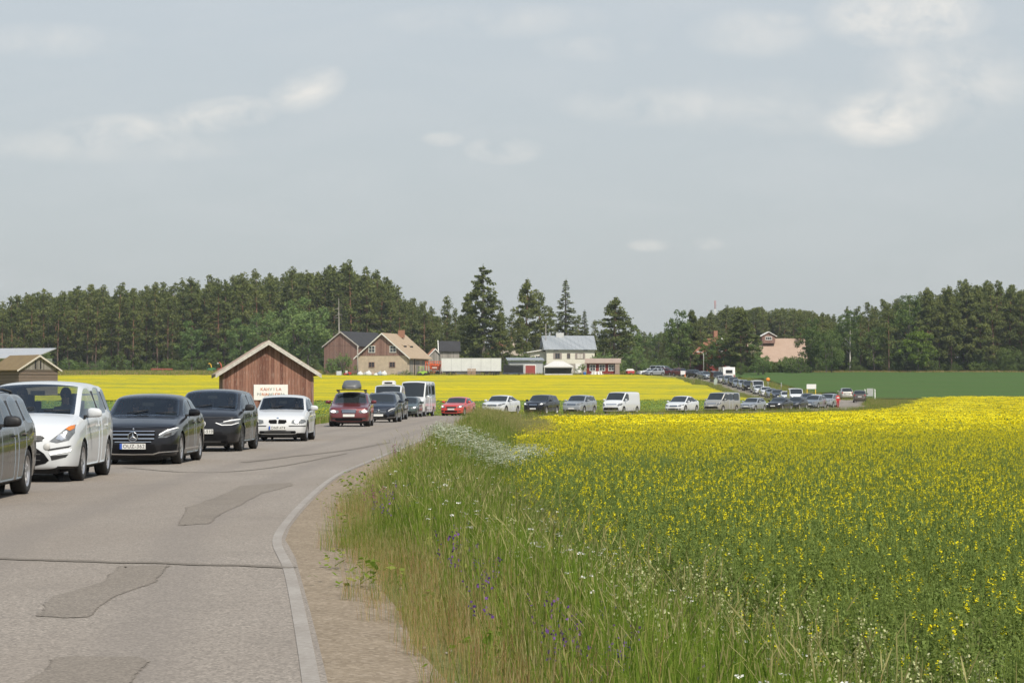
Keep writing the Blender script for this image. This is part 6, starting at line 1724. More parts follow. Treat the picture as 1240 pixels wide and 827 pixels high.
car('suv', 'suv', 'black SUV between white coupe and silver SUV', 656, 200.5, 19.5, 'black', 1, 'car', GQ, lights='dim')
car('suv', 'suv', 'silver SUV between black SUV and white van', 702, 209.5, 20.5, 'silver', 1, 'car', GQ)
car('van', 'van', 'white panel van without rear side windows', 752, 218, 25, 'white', 1, 'van', GQ)
car('ecar', 'hatchback', 'white rounded electric car with black window arc behind the panel van', 826, 231.5, 25.5, 'white', 1, 'car', GQ, mirror='')
car('bus', 'minibus', 'silver minibus with dark side glass behind white electric car', 874, 244, 30, 'beige', 1, 'minibus', GQ)
car('small', 'hatchback', 'silver hatchback between silver minibus and black sedan', 911.5, 256, 26, 'silver', 1, 'car', GQ)
car('sedan', 'sedan', 'black sedan behind the silver hatchback far along the bend', 944, 265, 25, 'black', 1, 'car', GQ, lights='dim', look='plain')
car('small', 'hatchback', 'dark grey hatchback squeezed behind the far black sedan', 964, 273, 24, 'dkgrey', 1, 'car', GQ)
car('estate', 'estate_car', 'grey blue estate car before the pale SUV at the junction', 986, 281, 23, 'greyblue', 1, 'car', GQ)
car('suv', 'suv', 'pale silver SUV last on the bend beside the person in red', 1003, 289, 20, 'silver', 1, 'car', GQ)
car('suv', 'suv', 'beige SUV driving away, left of the two at the junction', 1024, 353, 182, 'beige', 1, 'car', 'cars driving away at the junction', tail=1)
car('suv', 'suv', 'bronze SUV driving away, right of the two at the junction', 1041, 330, 188, 'brown', 1, 'car', 'cars driving away at the junction', tail=1)
for kind, nm, lab, px, d, a, c in [
    ('sedan', 'sedan', 'white sedan showing just above the grey blue estate', 989, 303, 6, 'white2'), ('sedan', 'sedan', 'navy sedan in line right of the white van by the junction', 978, 314, 2, 'navy'),
    ('bus', 'van', 'white van tallest in the straight line near the white board', 963, 327, 2, 'white'), ('small', 'hatchback', 'white hatchback just left of the tall white van', 952, 339, 1, 'white'),
    ('sedan', 'sedan', 'navy sedan third behind the tall white van', 941, 352, 0, 'navy'), ('small', 'hatchback', 'grey blue hatchback ahead of a white sedan in straight line', 934, 362, 0, 'greyblue'),
    ('sedan', 'sedan', 'white sedan following the grey blue hatchback', 927, 373, 0, 'white2'), ('small', 'hatchback', 'white hatchback in front of the second white van', 919, 384, 0, 'white'),
    ('bus', 'van', 'second white van, halfway down the straight line', 917, 393, 0, 'white2'), ('suv', 'suv', 'dark SUV behind the second white van', 906, 403, 0, 'dkgrey'),
    ('estate', 'estate_car', 'silver estate car behind the dark SUV halfway down', 900, 412, 0, 'silver'), ('small', 'hatchback', 'grey blue hatchback ahead of the silver estate, before black hatchback', 893, 420, 0, 'greyblue'),
    ('hatch', 'hatchback', 'black hatchback just below the caravan on the hill road', 888, 428, 0, 'black'), ('suv', 'suv', 'grey SUV with lit grille right below the caravan', 882, 436, -2, 'greyblue'),
    ('small', 'hatchback', 'beige hatchback beside the green sign back', 874, 444.5, -4, 'beige'), ('bus', 'van', 'dark van next to the caravan', 868, 453, -6, 'dkgrey')]:
    car(kind, nm, lab, px, d, a, c, 0, 'van' if nm == 'van' else 'car', GJ)
for kind, nm, lab, px, d, a, c in [
    ('estate', 'estate_car', 'grey blue estate car at top of the hill road left of dark van', 854, 469, -16, 'greyblue'), ('suv', 'suv', 'black SUV on the hill between grey estate and red car', 841, 481, -24, 'black'),
    ('suv', 'suv', 'dark red SUV behind the small white board on the hill', 824.5, 494, -34, 'maroon'), ('hatch', 'hatchback', 'dark red hatchback second of the two red cars on the hill', 809, 503, -44, 'maroon'),
    ('bus', 'van', 'silver van at hill top behind the dark red hatchback', 801, 509, -52, 'silver'), ('sedan', 'sedan', 'white sedan parked side on behind the silver one', 784, 506, 62, 'white'), ('hatch', 'hatchback', 'silver hatchback parked side on at the hill top', 792.5, 499, 60, 'silver')]:
    car(kind, nm, lab, px, d, a, c, 0, 'van' if nm == 'van' else 'car', GHL)
# people in the near cars
seated(c2, 'mpv', 1, cloth('grey_shirt', (.16, .17, .18)), 'dark', 'driver in grey shirt holding the wheel of white minivan')
seated(c2, 'mpv', -1, cloth('pale_top', (.42, .36, .32)), 'fair', 'front passenger with fair hair in the white minivan', False, .2, True)
seated(c3, 'sedan', 1, cloth('light_shirt', (.45, .45, .44)), 'dark', 'driver in light shirt in the black sedan with chrome grille')
seated(c3, 'sedan', -1, cloth('dark_jacket', (.05, .05, .055)), 'dark', 'passenger in dark jacket in the black sedan with chrome grille', False, -.3)
seated(c4, 'hatch', 1, cloth('dark_jacket', (.05, .05, .055)), 'grey', 'driver in dark jacket in the black electric hatchback')
seated(c5, 'small', 1, cloth('dark_jacket', (.05, .05, .055)), 'dark', 'driver of white hatchback in front of the barn')
seated(c5, 'small', -1, cloth('tan_shirt', (.34, .26, .18)), 'fair', 'passenger in tan shirt in white hatchback before the barn', False, .3)
seated(c1, 'estate', 1, cloth('blue_shirt', (.10, .14, .22)), 'dark', 'driver of the dark grey estate car at the photo edge')
standing(pw(1014.5, 284), 284, 'person in red clothes with white chest band standing by the pale SUV', cloth('red_jacket', (.50, .03, .03)), cloth('red_trousers', (.40, .03, .03)), 'dark', R(20))
HAZE = .00011
# ------------------------------------------------------------------ things carried, farm gear, signs
RBX = simple('roof_box_grey', (.10, .105, .11), .45, var=.15)
def on_car(c, h): return c.matrix_basis @ Vector((0, 0, h))
rb = thing('roof_box', 'grey pointed roof box on the dark red estate car', 'roof box', on_car(c6, 1.60), c6.rotation_euler[2])
mb = MB(); sec = []
for y, w, h in ((-.98, .20, .10), (-.90, .33, .22), (-.55, .41, .36), (.2, .42, .42), (.75, .40, .41), (.95, .36, .36), (1.0, .28, .28)):
    sec.append([(-w, y, .09), (-w * 1.02, y, .09 + h * .35), (-w * .82, y, .09 + h * .92), (-w * .5, y, .09 + h), (w * .5, y, .09 + h), (w * .82, y, .09 + h * .92), (w * 1.02, y, .09 + h * .35), (w, y, .09)])
n = 8; mb.add([p for s in sec for p in s], [(i * n + j, i * n + (j + 1) % n, (i + 1) * n + (j + 1) % n, (i + 1) * n + j) for i in range(6) for j in range(n)], 0, True)
mb.add(sec[0], [tuple(range(8))]); mb.add(sec[-1], [tuple(range(7, -1, -1))]); mb.build('shell', RBX, rb)
for y in (-.45, .5): MB().box((0, y, .055), (1.36, .07, .035)).build('crossbar', BLACKP, rb)
for y in (-.45, .5):
    for s in (-1, 1): MB().box((s * .62, y, .02), (.07, .10, .09)).build('foot', BLACKP, rb)
ru = thing('roof_unit', 'white box unit on the roof of the white van', 'roof unit', on_car(c9, 1.955), c9.rotation_euler[2])
mb = MB(); mb.prism([(-.42, 0), (.42, 0), (.40, .22), (.30, .27), (-.30, .27), (-.40, .22)], -.9, .3); mb.build('case', simple('unit_white', (.72, .72, .7), .5), ru); MB().box((0, -.91, .12), (.5, .03, .10)).build('vent', BLACKP, ru)
# caravan on the hill road
WH = simple('caravan_white', (.72, .72, .70), .4, var=.04)
cvx = pw(880, 459); cv = thing('caravan', 'white caravan seen from behind on the hill road', 'caravan', (cvx, 459, float(zbase(459))), R(4))
mb = MB(); mb.prism([(-3.0, .45), (2.9, .45), (3.0, 1.3), (2.75, 2.55), (-2.6, 2.62), (-3.1, 1.4)], -1.13, 1.13, 'X'); mb.build('body', WH, cv, rz=R(180))
MB().box((0, -3.02, 1.72), (1.25, .06, .6)).build('rear_window', GLASSD, cv)
for s in (-1, 1): MB().box((s * .95, -3.0, .85), (.22, .06, .42)).build('tail_light', TAILR, cv)
MB().box((0, -3.0, .62), (2.2, .07, .18)).build('bumper', simple('light_grey_plastic', (.35, .35, .35), .6), cv); MB().box((0, -3.03, .95), (.52, .04, .115)).build('number_plate', PLATE, cv)
MB().box((.2, 0, 2.66), (.7, .9, .14)).build('roof_hatch', simple('light_grey_plastic', (.35, .35, .35), .6), cv)
for s in (-1, 1): MB().lathe([(.001, -.1), (.31, -.1), (.33, -.06), (.33, .06), (.31, .1), (.001, .1)], 16, 'X', (s * 1.0, .1, .33)).build('wheel', RUBBER, cv)
MB().box((-1.145, .4, 1.75), (.05, 1.3, .55)).build('side_window', GLASSD, cv)
# white semi trailer
tr = thing('semi_trailer', 'long pale box trailer standing by the yellow field', 'trailer', (pw(570.5, 500), 500, gz(pw(570.5, 500), 500)), R(-2))
TRW = simple('trailer_side', (.64, .65, .63), .5, var=.07, scale=.8)
MB().box((0, 1.25, 2.35), (12.3, 2.5, 2.75)).build('box', TRW, tr)
mb = MB()
for k in range(1, 6): mb.box((-6.15 + 12.3 * k / 6, -.012, 2.35), (.05, .02, 2.7))
mb.box((0, -.014, 1.02), (12.3, .02, .12)); mb.box((0, -.014, 3.70), (12.3, .02, .08)); mb.build('rib', simple('trailer_rib', (.36, .365, .36), .5), tr)
for xx in (-4.9, -3.7, 3.2, 4.4, 5.4): MB().lathe([(.001, -.15), (.42, -.15), (.48, -.08), (.48, .08), (.42, .15), (.001, .15)], 18, 'Y', (xx, .25, .48)).build('wheel', RUBBER, tr)
MB().box((-.6, .3, .72), (5.0, .06, .5)).build('side_guard', simple('guard_grey', (.3, .3, .3), .6), tr); MB().box((0, 1.25, .86), (11.8, 1.0, .16)).build('chassis', BLACKP, tr)
for k, (xx, lab) in enumerate(((-.35, 'stack of wooden pallets leaning on the pale trailer, left of two'), (.55, 'stack of wooden pallets leaning on the pale trailer, right of two'))):
    pl = thing('pallet', lab, 'pallet', (pw(570.5, 499) + xx, 499, gz(pw(570.5, 499), 499)), R(3), 'pallets leaning on the trailer')
    mb = MB()
    for q in range(5): mb.box((-.34 + q * .17, 0, .8), (.11, .04, 1.6), M=None)
    mb.build('slats', simple('pallet_wood', (.36, .24, .15), .9, var=.3), pl)
    mb = MB()
    for zz in (.15, .8, 1.45): mb.box((0, .07, zz), (.82, .09, .1))
    mb.build('crosspiece', simple('pallet_wood', (.36, .24, .15), .9), pl)
# dark mesh sided trailer
dt = thing('mesh_trailer', 'dark mesh sided trailer before the grey shed', 'trailer', (pw(621.5, 500), 500, gz(pw(621.5, 500), 500)), R(0))
mb = MB()
for k in range(17): mb.box((-2.0 + k * .25, 0, 1.45), (.10, .04, 1.7)); mb.box((-2.0 + k * .25, 1.6, 1.45), (.10, .04, 1.7))
for zz in (.65, 1.45, 2.28): mb.box((0, -.03, zz), (4.15, .04, .09)); mb.box((0, 1.63, zz), (4.15, .04, .09))
mb.build('side_rails', BLACKP, dt); MB().box((0, .8, .55), (4.3, 1.8, .18)).build('bed', simple('trailer_blue', (.06, .09, .13), .6), dt)
MB().box((0, .8, 1.4), (3.9, 1.3, 1.5)).build('load', simple('dark_load', (.05, .052, .055), .9, var=.4, scale=2), dt)
for xx in (-1.2, 1.2): MB().lathe([(.001, -.1), (.28, -.1), (.32, 0), (.28, .1), (.001, .1)], 14, 'Y', (xx, -.02, .32)).build('wheel', RUBBER, dt)
# orange farm machine
ORG = simple('machine_orange', (.56, .105, .03), .5, var=.15)
om = thing('farm_machine', 'orange farm machine with frame and hopper left of trailer', 'farm machine', (pw(523.5, 503), 503, gz(pw(523.5, 503), 503)), R(-12))
MB().prism([(-.9, 1.4), (.9, 1.2), (1.2, 2.5), (-1.0, 2.7)], -.8, .8).build('hopper', ORG, om, (.3, 1, 0))
mb = MB()
for xx in (-1.5, -.5, .6, 1.5): mb.tube([(xx, .1, .5), (xx, .1, 3.0)], .07, 6); mb.tube([(xx, 1.9, .5), (xx, 1.9, 3.0)], .07, 6)
for zz in (.7, 2.2, 3.0): mb.tube([(-1.6, .1, zz), (1.6, .1, zz)], .07, 6); mb.tube([(-1.6, 1.9, zz), (1.6, 1.9, zz)], .07, 6)
mb.tube([(-1.5, .05, 3.0), (.6, .05, .7)], .06, 6); mb.tube([(-.5, .05, .7), (1.5, .05, 2.2)], .06, 6); mb.build('frame', ORG, om)
for xx in (-1.1, 1.1): MB().lathe([(.001, -.15), (.45, -.15), (.5, 0), (.45, .15), (.001, .15)], 16, 'Y', (xx, .0, .5)).build('wheel', RUBBER, om)
MB().box((.5, -.0, 1.7), (1.0, .1, .35)).build('guard', simple('pale_label_plate', (.6, .5, .45), .5), om)
# forage harvesters at the forest edge
def harvester(px, d, col, lab, flip, top):
    x = pw(px, d); r = thing('harvester', lab, 'harvester', (x, d, gz(x, d)), R(20 * flip))
    bodym = simple('harvester_green', (.04, .16, .05), .5) if flip > 0 else simple('harvester_red', (.30, .07, .04), .5)
    MB().prism([(-1.5, .8), (1.7, .8), (1.7, 1.7), (.5, 2.1), (-1.2, 1.9), (-1.6, 1.4)], -.8, .8).build('body', bodym, r)
    pts = [(0, 0, 1.9), (0, 0, top * .62), (-.25 * 1, 0, top * .86), (-.8, 0, top), (-1.35, 0, top * .94)]
    MB().tube(pts, [.24, .2, .19, .18, .15], 8).build('chute', col, r)
    if flip < 0: MB().box((-1.45, 0, top * .92), (.5, .42, .4)).build('chute_flap', WHITE_T, r)
    for xx, rr in ((-1.1, .55), (1.1, .7)): MB().lathe([(.001, -.2), (rr * .9, -.2), (rr, -.1), (rr, .1), (rr * .9, .2), (.001, .2)], 18, 'Y', (xx, -.95, rr)).build('wheel', RUBBER, r)
    MB().box((2.1, 0, .8), (.9, 1.8, .5)).build('header', bodym, r); r.scale = (.62, .62, .62)
harvester(256, 585, simple('chute_yellow', (.75, .44, .02), .4), 'green harvester with yellow curved chute by the forest', 1, 3.7)
harvester(268, 590, simple('chute_red', (.50, .08, .04), .4), 'red harvester with red chute and white flap left of barn roof', -1, 4.2)
rm_ = thing('farm_machine', 'low rusty red implement lying at the forest edge', 'farm machine', (pw(196, 600), 600, gz(pw(196, 600), 600)), R(10))
mb = MB(); mb.box((0, 0, .9), (5.4, .5, .35)); 
for k in range(8): mb.tube([(-2.4 + k * .68, 0, .9), (-2.4 + k * .68, .5, .15)], .07, 5)
mb.tube([(0, 0, 1), (0, -1.5, .5)], .1, 6); mb.build('frame', simple('implement_red', (.26, .06, .04), .7), rm_)
# odds and ends by the farmhouse
SK = simple('white_sack', (.62, .62, .60), .8, var=.1)
def sack(px, d, lab, s, col, g): 
    x = pw(px, d); mb = MB(); me = None
    mb.ball((0, 0, .42), (.55, .42, .45), 10, 7); mb.ball((.1, 0, .86), (.18, .16, .14), 8, 5)
    o = mb.build('sack', col, None, (x, d, gz(x, d))); o.scale = (s, s, s); return tag(o, lab, 'sack', g)
for i, (p, lab, s, c) in enumerate(((436, 'white sack at the left corner of farmhouse front', 1.15, SK), (441, 'grey sack beside the leftmost white sack', .95, simple('grey_sack', (.34, .33, .30), .85)), (446, 'big white sack under the left lower farmhouse window', 1.3, SK),
                                    (451, 'brownish sack in middle of the sack row', 1.0, simple('brown_sack', (.36, .27, .2), .85)), (455, 'small pale sack between brown and blue ones', .8, SK), (460, 'pale blue sack in the farmhouse sack row', 1.15, simple('blue_sack', (.32, .38, .44), .8)), (465, 'white sack at the right end of sack row', 1.2, SK))):
    sack(p, 494 + (i % 2), lab, s, c, 'sacks in front of the farmhouse')
x = pw(410.5, 497); tk = thing('water_tank', 'white cubic tank in a cage beside dark roofed barn', 'tank', (x, 497, gz(x, 497)), R(5))
MB().box((0, 0, .62), (1.0, 1.0, .95)).build('tank', simple('tank_plastic', (.62, .65, .66), .5), tk); mb = MB()
for k in range(5):
    for s in (-1, 1): mb.box((-.52 + k * .26, s * .53, .62), (.03, .03, 1.1))
mb.box((0, 0, .08), (1.1, 1.1, .14)); mb.build('cage', simple('cage_metal', (.4, .4, .4), .5, .6), tk)
x = pw(421, 496); rc = thing('garden_tractor', 'small red and white garden tractor before the barn', 'tractor', (x, 496, gz(x, 496)), R(60))
MB().prism([(-.9, .35), (.9, .35), (.95, .8), (.3, .95), (.1, .6), (-.6, .6), (-.9, .7)], -.35, .35).build('body', simple('tractor_red', (.45, .05, .04), .5), rc); MB().box((-.45, 0, .95), (.12, .5, .6)).build('seat', WHITE_T, rc)
for xx, rr in ((-.55, .36), (.65, .25)):
    for s in (-1, 1): MB().lathe([(.001, -.1), (rr, -.1), (rr, .1), (.001, .1)], 14, 'Y', (xx, s * .42, rr)).build('wheel', RUBBER, rc)
MB().tube([(.25, 0, .9), (.05, 0, 1.15)], .03, 5).build('steering_column', BLACKP, rc)
x = pw(511, 497); lt = thing('lawn_tractor', 'lime green compact loader by farmhouse hedge', 'tractor', (x, 497, gz(x, 497)), R(25))
MB().prism([(-.9, .5), (.9, .5), (1.0, 1.0), (.2, 1.15), (.0, 1.0), (-.9, 1.0)], -.45, .45).build('body', simple('loader_lime', (.30, .50, .06), .5), lt)
mb = MB(); [mb.tube([(xx, s * .42, 1.0), (xx, s * .42, 1.95)], .04, 5) for xx in (-.6, .1) for s in (-1, 1)]; mb.box((-.25, 0, 1.98), (.95, .95, .07)); mb.build('roll_cage', simple('loader_lime', (.30, .50, .06), .5), lt)
MB().prism([(1.5, .1), (2.1, .1), (2.1, .2), (1.6, .25), (1.55, .8), (1.5, .8)], -.7, .7).build('bucket', simple('bucket_orange', (.5, .2, .05), .6), lt); MB().tube([(.6, 0, 1.0), (1.5, 0, .5)], .07, 6).build('arm', BLACKP, lt)
for xx in (-.6, .6):
    for s in (-1, 1): MB().lathe([(.001, -.12), (.38, -.12), (.4, 0), (.38, .12), (.001, .12)], 14, 'Y', (xx, s * .5, .4)).build('wheel', RUBBER, lt)
def hedge(px0, px1, d, h, lab):
    x0, x1 = pw(px0, d), pw(px1, d); qs = []; ts = []
    for k in range(int((x1 - x0) * 5)): q, t_ = clump((rng.uniform(x0, x1), d + rng.uniform(-.4, .4), gz(x0, d) + rng.uniform(.2, h - .2)), .4, 30, .09, rng.uniform(.2, .7), .8); qs.append(q); ts.append(t_)
    q = np.concatenate(qs); n = len(q); o = link('hedge', mesh_np('hedge', q.reshape(-1, 3), np.arange(n * 4).reshape(n, 4), DEC_L, tint=np.concatenate(ts))); tag(o, lab, 'hedge')
hedge(486, 503, 498, 1.35, 'clipped dark hedge along the farmhouse front'); hedge(517, 524, 497, 1.3, 'short hedge below the orange machine'); hedge(854, 872, 478, 1.4, 'clipped hedge left of the caravan'); hedge(694, 699, 497, 1.9, 'tufty hedge right of party tent')
def pole(px, d, top, r, name, lab, mat, cat):
    x = pw(px, d); o = MB().tube([(0, 0, -.2), (0, 0, top_h(px, top, d, x, d))], [r, r * .75], 8).build(name, mat, None, (x, d, gz(x, d))); return tag(o, lab, cat)
pole(433, 495, 418, .16, 'utility_pole', 'grey wooden pole at the left corner of farmhouse', simple('old_pole', (.30, .28, .25), .9), 'pole')
pole(661, 532, 392, .10, 'flagpole', 'thin pole rising left of the white house roof', simple('old_pole', (.30, .28, .25), .9), 'pole')
x = pw(852, 500); lp = thing('street_lamp', 'street lamp on pale pole beside the red house', 'lamp', (x, 500, gz(x, 500)))
MB().tube([(0, 0, 0), (0, 0, 4.6), (-.3, 0, 5.0), (-1.0, 0, 5.15)], [.09, .07, .05, .04], 7).build('pole', simple('lamp_pole', (.42, .42, .41), .5), lp); MB().ball((-1.15, 0, 5.1), (.36, .16, .09), 10, 6).build('lamp_head', WHITE_T, lp)
x = pw(866, 900); H = top_h(866, 364, 900, x, 900); ms = thing('lattice_mast', 'thin red and white lattice mast far behind the trees', 'mast', (x, 900, gz(x, 900)))
for k in range(8):
    z0, z1 = H * k / 8, H * (k + 1) / 8; mb = MB()
    for q in range(3): a = q * 2.094; mb.tube([(.3 * math.cos(a), .3 * math.sin(a), z0), (.3 * math.cos(a), .3 * math.sin(a), z1)], .05, 4)
    for j in range(8):
        for q in range(3): a, b = q * 2.094, (q + 1) * 2.094; h0 = z0 + (z1 - z0) * j / 8; h1 = z0 + (z1 - z0) * (j + 1) / 8; mb.tube([(.3 * math.cos(a), .3 * math.sin(a), h0), (.3 * math.cos(b), .3 * math.sin(b), h1)], .025, 3)
    mb.build('lattice', WHITE_T if k % 2 == 0 else simple('mast_red', (.4, .07, .05), .6), ms)
# signs near the junction
YW = simple('post_yellow', (.62, .42, .05), .6); WB = simple('board_white', (.70, .70, .68), .5, var=.06); ZN = simple('zinc_post', (.42, .43, .43), .45, .4)
x = pw(982.5, 344); sg = thing('notice_board', 'white board on two yellow posts above the queue', 'sign', (x, 344, gz(x, 344)), R(4)); zb_ = 2.95 - gz(x, 344)
MB().box((0, 0, zb_ - .36), (1.36, .05, .68)).build('board', WB, sg)
for s in (-1, 1): MB().box((s * .6, .05, zb_ / 2 - .1), (.11, .05, zb_)).build('post', YW, sg)
x = pw(1053.5, 361); sg = thing('back_of_sign', 'large grey sign back right of the bronze SUV', 'sign', (x, 361, gz(x, 361)), R(-8)); zt = 2.35 - gz(x, 361)
MB().box((0, 0, zt - .55), (.95, .05, 1.15)).build('board', simple('sign_back', (.44, .45, .44), .5, .2), sg)
for s in (-1, 1): MB().tube([(s * .40, .06, -.1), (s * .40, .06, zt - .2)], .04, 6).build('post', ZN, sg)
for px, lab in ((1047.5, 'white marker post left of the large grey sign'), (1059.5, 'white marker post right of the large grey sign')):
    x = pw(px, 358); mk = thing('marker_post', lab, 'post', (x, 358, gz(x, 358)), 0, 'white marker posts by the grey sign')
    MB().prism([(-.08, 0), (.08, 0), (.08, 1.45), (-.08, 1.6)], -.05, .05).build('post', WB, mk); MB().box((0, -.055, 1.25), (.10, .012, .2)).build('reflector', simple('reflector_grey', (.5, .5, .5), .2), mk)
x = pw(930, 402); og = thing('round_sign', 'round orange sign on a thin post left of green field', 'sign', (x, 402, gz(x, 402))); zz = 3.95 - gz(x, 402)
MB().lathe([(.001, -.03), (.33, -.03), (.33, .0), (.001, .0)], 24, 'Y', (0, 0, zz)).build('disc', simple('sign_orange_disc', (.70, .24, .02), .5), og); MB().tube([(0, .05, -.1), (0, .05, zz)], .035, 6).build('post', ZN, og)
x = pw(946, 405); pole(946, 405, 463, .05, 'marker_post', 'lone thin marker post standing in edge of green field', ZN, 'post')
x = pw(866.5, 431); gb = thing('back_of_sign', 'tilted pale green sign back before the dark van', 'sign', (x, 431, gz(x, 431)), R(12)); zt = 4.45 - gz(x, 431)
MB().prism([(-.34, zt - 1.25), (.18, zt - 1.3), (.36, zt - .5), (.05, zt), (-.30, zt - .35)], -.03, .02).build('board', simple('sign_back_green', (.36, .42, .36), .6), gb); MB().tube([(0, .06, -.1), (0, .06, zt - .5)], .04, 6).build('post', ZN, gb)
x = pw(827, 488); wb = thing('small_board', 'small white board before the dark red SUV on the hill', 'sign', (x, 488, gz(x, 488))); MB().box((0, 0, .85), (.95, .05, .75)).build('board', WB, wb)
for s in (-1, 1): MB().box((s * .38, .04, .3), (.06, .04, 1.2)).build('leg', WB, wb)
x = pw(829.5, 486); co_ = MB().lathe([(.16, .02), (.14, .05), (.03, .7), (.001, .72)], 14, 'Z').box((0, 0, .015), (.42, .42, .03)).build('traffic_cone', simple('cone_orange', (.60, .16, .03), .5), None, (x, 486, gz(x, 486))); tag(co_, 'orange traffic cone below the small white board', 'cone')
# yard before the red cabin
BLU = simple('barrel_blue', (.03, .12, .36), .5); x = pw(708, 497)
br = MB().lathe([(.001, 0), (.28, 0), (.30, .1), (.29, .3), (.31, .32), (.29, .34), (.30, .6), (.31, .62), (.28, .9), (.001, .9)], 16, 'Z').build('barrel', BLU, None, (x, 497, gz(x, 497))); tag(br, 'blue barrel at the left corner of red cabin', 'barrel')
GC = 'white garden chairs before the red cabin'
for i, (px, lab) in enumerate(((717, 'leftmost white garden chair before the red cabin'), (721, 'second white garden chair from left before red cabin'), (725.5, 'third white garden chair from left before red cabin'), (729, 'rightmost white garden chair before the red cabin'))):
    x = pw(px, 495); gc = thing('garden_chair', lab, 'chair', (x, 495, gz(x, 495)), R(-30 + 25 * i), GC)
    MB().box((0, 0, .44), (.5, .48, .05)).build('seat', WHITE_T, gc); MB().box((0, .24, .78), (.48, .05, .62), M=Matrix.Rotation(R(-10), 3, 'X')).build('backrest', WHITE_T, gc)
    for sx_ in (-1, 1):
        for sy in (-1, 1): MB().tube([(sx_ * .21, sy * .2, .42), (sx_ * .25, sy * .25, 0)], .025, 5).build('leg', WHITE_T, gc)
        MB().box((sx_ * .27, .0, .64), (.05, .46, .04)).build('armrest', WHITE_T, gc)
x = pw(763, 500); wl = thing('trailer_cart', 'little red and white cart left of parked cars', 'cart', (x, 500, gz(x, 500)), R(20))
MB().prism([(-.7, .4), (.7, .4), (.85, 1.0), (-.85, 1.0)], -.5, .5).build('tub', simple('cart_red', (.42, .05, .04), .5), wl); MB().prism([(-.85, 1.005), (.85, 1.005), (.4, 1.4), (-.4, 1.4)], -.52, .52).build('cover', WHITE_T, wl)
for s in (-1, 1): MB().lathe([(.001, -.08), (.3, -.08), (.32, .0), (.3, .08), (.001, .08)], 14, 'Y', (0, s * .6, .32)).build('wheel', RUBBER, wl)
MB().tube([(.7, 0, .45), (1.5, 0, .4)], .04, 6).build('drawbar', BLACKP, wl)

# ------------------------------------------------------------------ sky, sun, camera
m = bpy.data.materials.new('haze_air'); m.use_nodes = True; m.node_tree.nodes.clear()
pv = m.node_tree.nodes.new('ShaderNodeVolumePrincipled'); mo = m.node_tree.nodes.new('ShaderNodeOutputMaterial'); m.node_tree.links.new(pv.outputs[0], mo.inputs['Volume'])
pv.inputs['Color'].default_value = (.86, .93, 1, 1); pv.inputs['Density'].default_value = HAZE; pv.inputs['Anisotropy'].default_value = .2
if HAZE: struct(MB().box((0, 640, 24), (2600, 1400, 70)).build('haze', m), 'stuff')
EL, AZ = 50.0, 152.0         # sun behind the camera, a little to the right
wd_ = bpy.data.worlds.new('World'); scene.world = wd_; wd_.use_nodes = True
class WT(NT):
    def __init__(s, w): s.nt = w.node_tree; s.b = None
W_ = WT(wd_); bg = W_.nt.nodes['Background']
sky = W_.n('ShaderNodeTexSky'); sky.sky_type = 'NISHITA'; sky.sun_disc = False; sky.sun_elevation = R(EL); sky.sun_rotation = R(AZ); sky.dust_density = 3.0; sky.air_density = 1.0; sky.ozone_density = 2.0
gn = W_.n('ShaderNodeTexCoord'); sp = W_.n('ShaderNodeSeparateXYZ'); W_.l(gn.outputs['Generated'], sp.inputs[0])
ay = W_.math('MAXIMUM', W_.math('ABSOLUTE', sp.outputs[1]), .02)
U = W_.math('DIVIDE', sp.outputs[0], ay); Vv = W_.math('DIVIDE', sp.outputs[2], ay)
cb_ = W_.n('ShaderNodeCombineXYZ'); W_.l(U, cb_.inputs[0]); W_.l(Vv, cb_.inputs[1])
def wnoise(sx_, sy, sc, det=6, rough=.6, dist=.3):
    mp = W_.n('ShaderNodeMapping'); mp.inputs['Scale'].default_value = (sx_, sy, 1); W_.l(cb_.outputs[0], mp.inputs[0]); return W_.noise(mp.outputs[0], sc, det, rough, dist)
puff = wnoise(1, 1.5, 34, 8, .62, .4); veil = wnoise(1, 3.2, 11, 6, .6, .6)
total = None
# (direction given as the slope to the right and up from straight ahead, size, weight, tilt): fair-weather clouds
for px, py, rx, ry, wgt, tilt in [(1095, 18, 105, 40, .95, 0), (1150, 100, 100, 62, .5, 0), (1075, 140, 80, 36, .95, -.1), (372, 108, 46, 26, .72, -.25), (262, 140, 75, 22, .75, -.12), (140, 160, 110, 22, .6, -.05), (120, 175, 190, 22, .35, 0),
                                  (800, 128, 120, 24, .44, 0), (930, 130, 160, 34, .26, 0), (610, 182, 46, 17, .62, 0), (536, 168, 26, 9, .5, 0), (720, 55, 70, 18, .3, 0), (610, 24, 150, 22, .24, 0), (915, 40, 80, 30, .36, 0), (950, 22, 30, 12, .5, 0),
                                  (786, 297, 26, 8, .5, 0), (858, 295, 20, 8, .5, 0), (50, 48, 120, 22, .24, 0)]:
    dx = W_.math('MULTIPLY', W_.math('SUBTRACT', U, (px - 620) / F), F / rx); dy = W_.math('MULTIPLY', W_.math('SUBTRACT', Vv, (HOR - py) / F), F / ry)
    if tilt: dy = W_.math('MULTIPLY_ADD', dx, tilt * rx / ry, dy)
    r2 = W_.math('ADD', W_.math('MULTIPLY', dx, dx), W_.math('MULTIPLY', dy, dy))
    v_ = W_.math('MULTIPLY', W_.math('MAXIMUM', W_.math('SUBTRACT', 1.25, r2), 0.0), wgt)
    total = v_ if total is None else W_.math('MAXIMUM', total, v_)
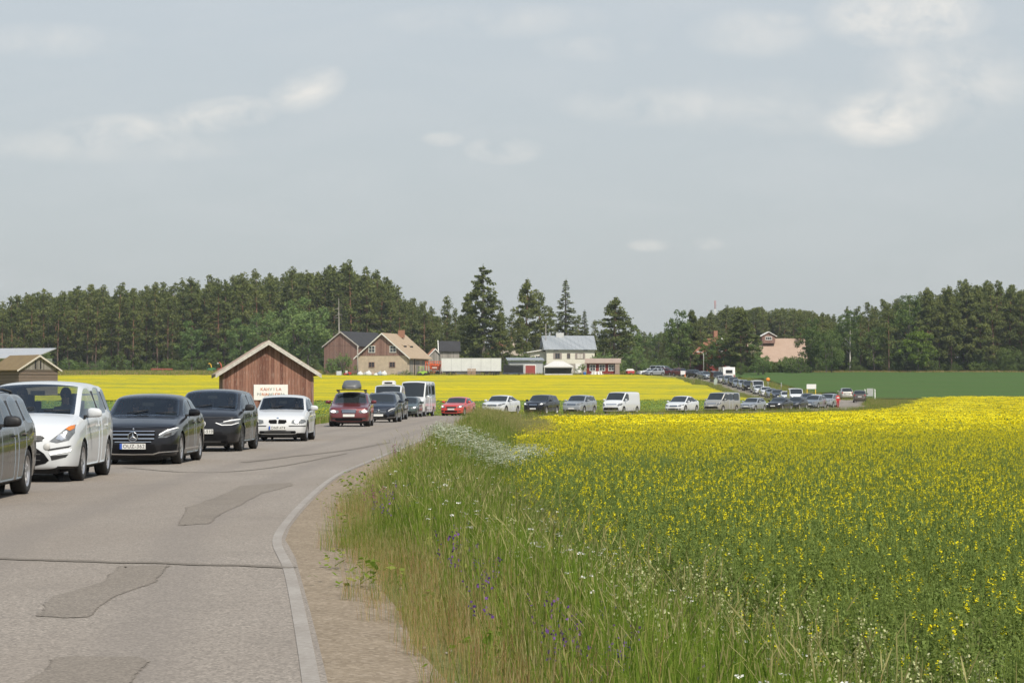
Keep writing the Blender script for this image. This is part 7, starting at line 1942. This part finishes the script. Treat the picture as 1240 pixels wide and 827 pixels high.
front = W_.math('GREATER_THAN', sp.outputs[1], 0.0)
total = W_.math('MULTIPLY', total, front)
cl_ = W_.math('MULTIPLY', total, W_.math('MULTIPLY_ADD', puff, 3.0, -1.02))
cl_ = W_.math('MULTIPLY_ADD', cl_, .95, 0.0)
cc = W_.n('ShaderNodeClamp'); W_.l(cl_, cc.inputs[0])
vl = W_.math('MULTIPLY', W_.ramp(veil, [(.46, (0, 0, 0)), (.75, (.20, .20, .20))]), 1.0)
skyc = W_.mix(1.0, sky.outputs[0], (.085, .085, .085), 'MULTIPLY')
hz = W_.ramp(sp.outputs[2], [(0.0, (.428, .455, .455)), (.06, (.446, .477, .486)), (.18, (.465, .503, .527)), (.6, (.30, .38, .50))])
SKYMIX = .80
base = W_.mix(SKYMIX, skyc, hz)
c = W_.mix(vl, base, (.52, .535, .545)); c = W_.mix(W_.math('MULTIPLY', cc.outputs[0], .80), c, (.72, .685, .63))
W_.l(c, bg.inputs[0]); bg.inputs[1].default_value = 1.04
sn_ = bpy.data.lights.new('sun', 'SUN'); sn_.energy = 3.7; sn_.angle = R(1.2); sn_.color = (1, .92, .80)
so = bpy.data.objects.new('sun', sn_); COL.objects.link(so)
dv = Vector((math.sin(R(AZ)) * math.cos(R(EL)), math.cos(R(AZ)) * math.cos(R(EL)), math.sin(R(EL))))
so.rotation_euler = dv.to_track_quat('Z', 'Y').to_euler()
cam = bpy.data.cameras.new('camera'); cam.lens = 85.0; cam.sensor_width = 36; cam.clip_start = .3; cam.clip_end = 12000
ob = bpy.data.objects.new('camera', cam); COL.objects.link(ob); ob.location = (0, 0, EYE); ob.rotation_euler = (R(90) + math.atan(64.5 / F), 0, 0)
scene.camera = ob
scene.view_settings.view_transform = 'Standard'; scene.view_settings.look = 'None'; scene.view_settings.exposure = 0.38; scene.view_settings.gamma = 1.0
scene.render.engine = 'CYCLES'; scene.cycles.transparent_max_bounces = 12; scene.cycles.max_bounces = 6; scene.cycles.diffuse_bounces = 3; scene.cycles.use_denoising = True
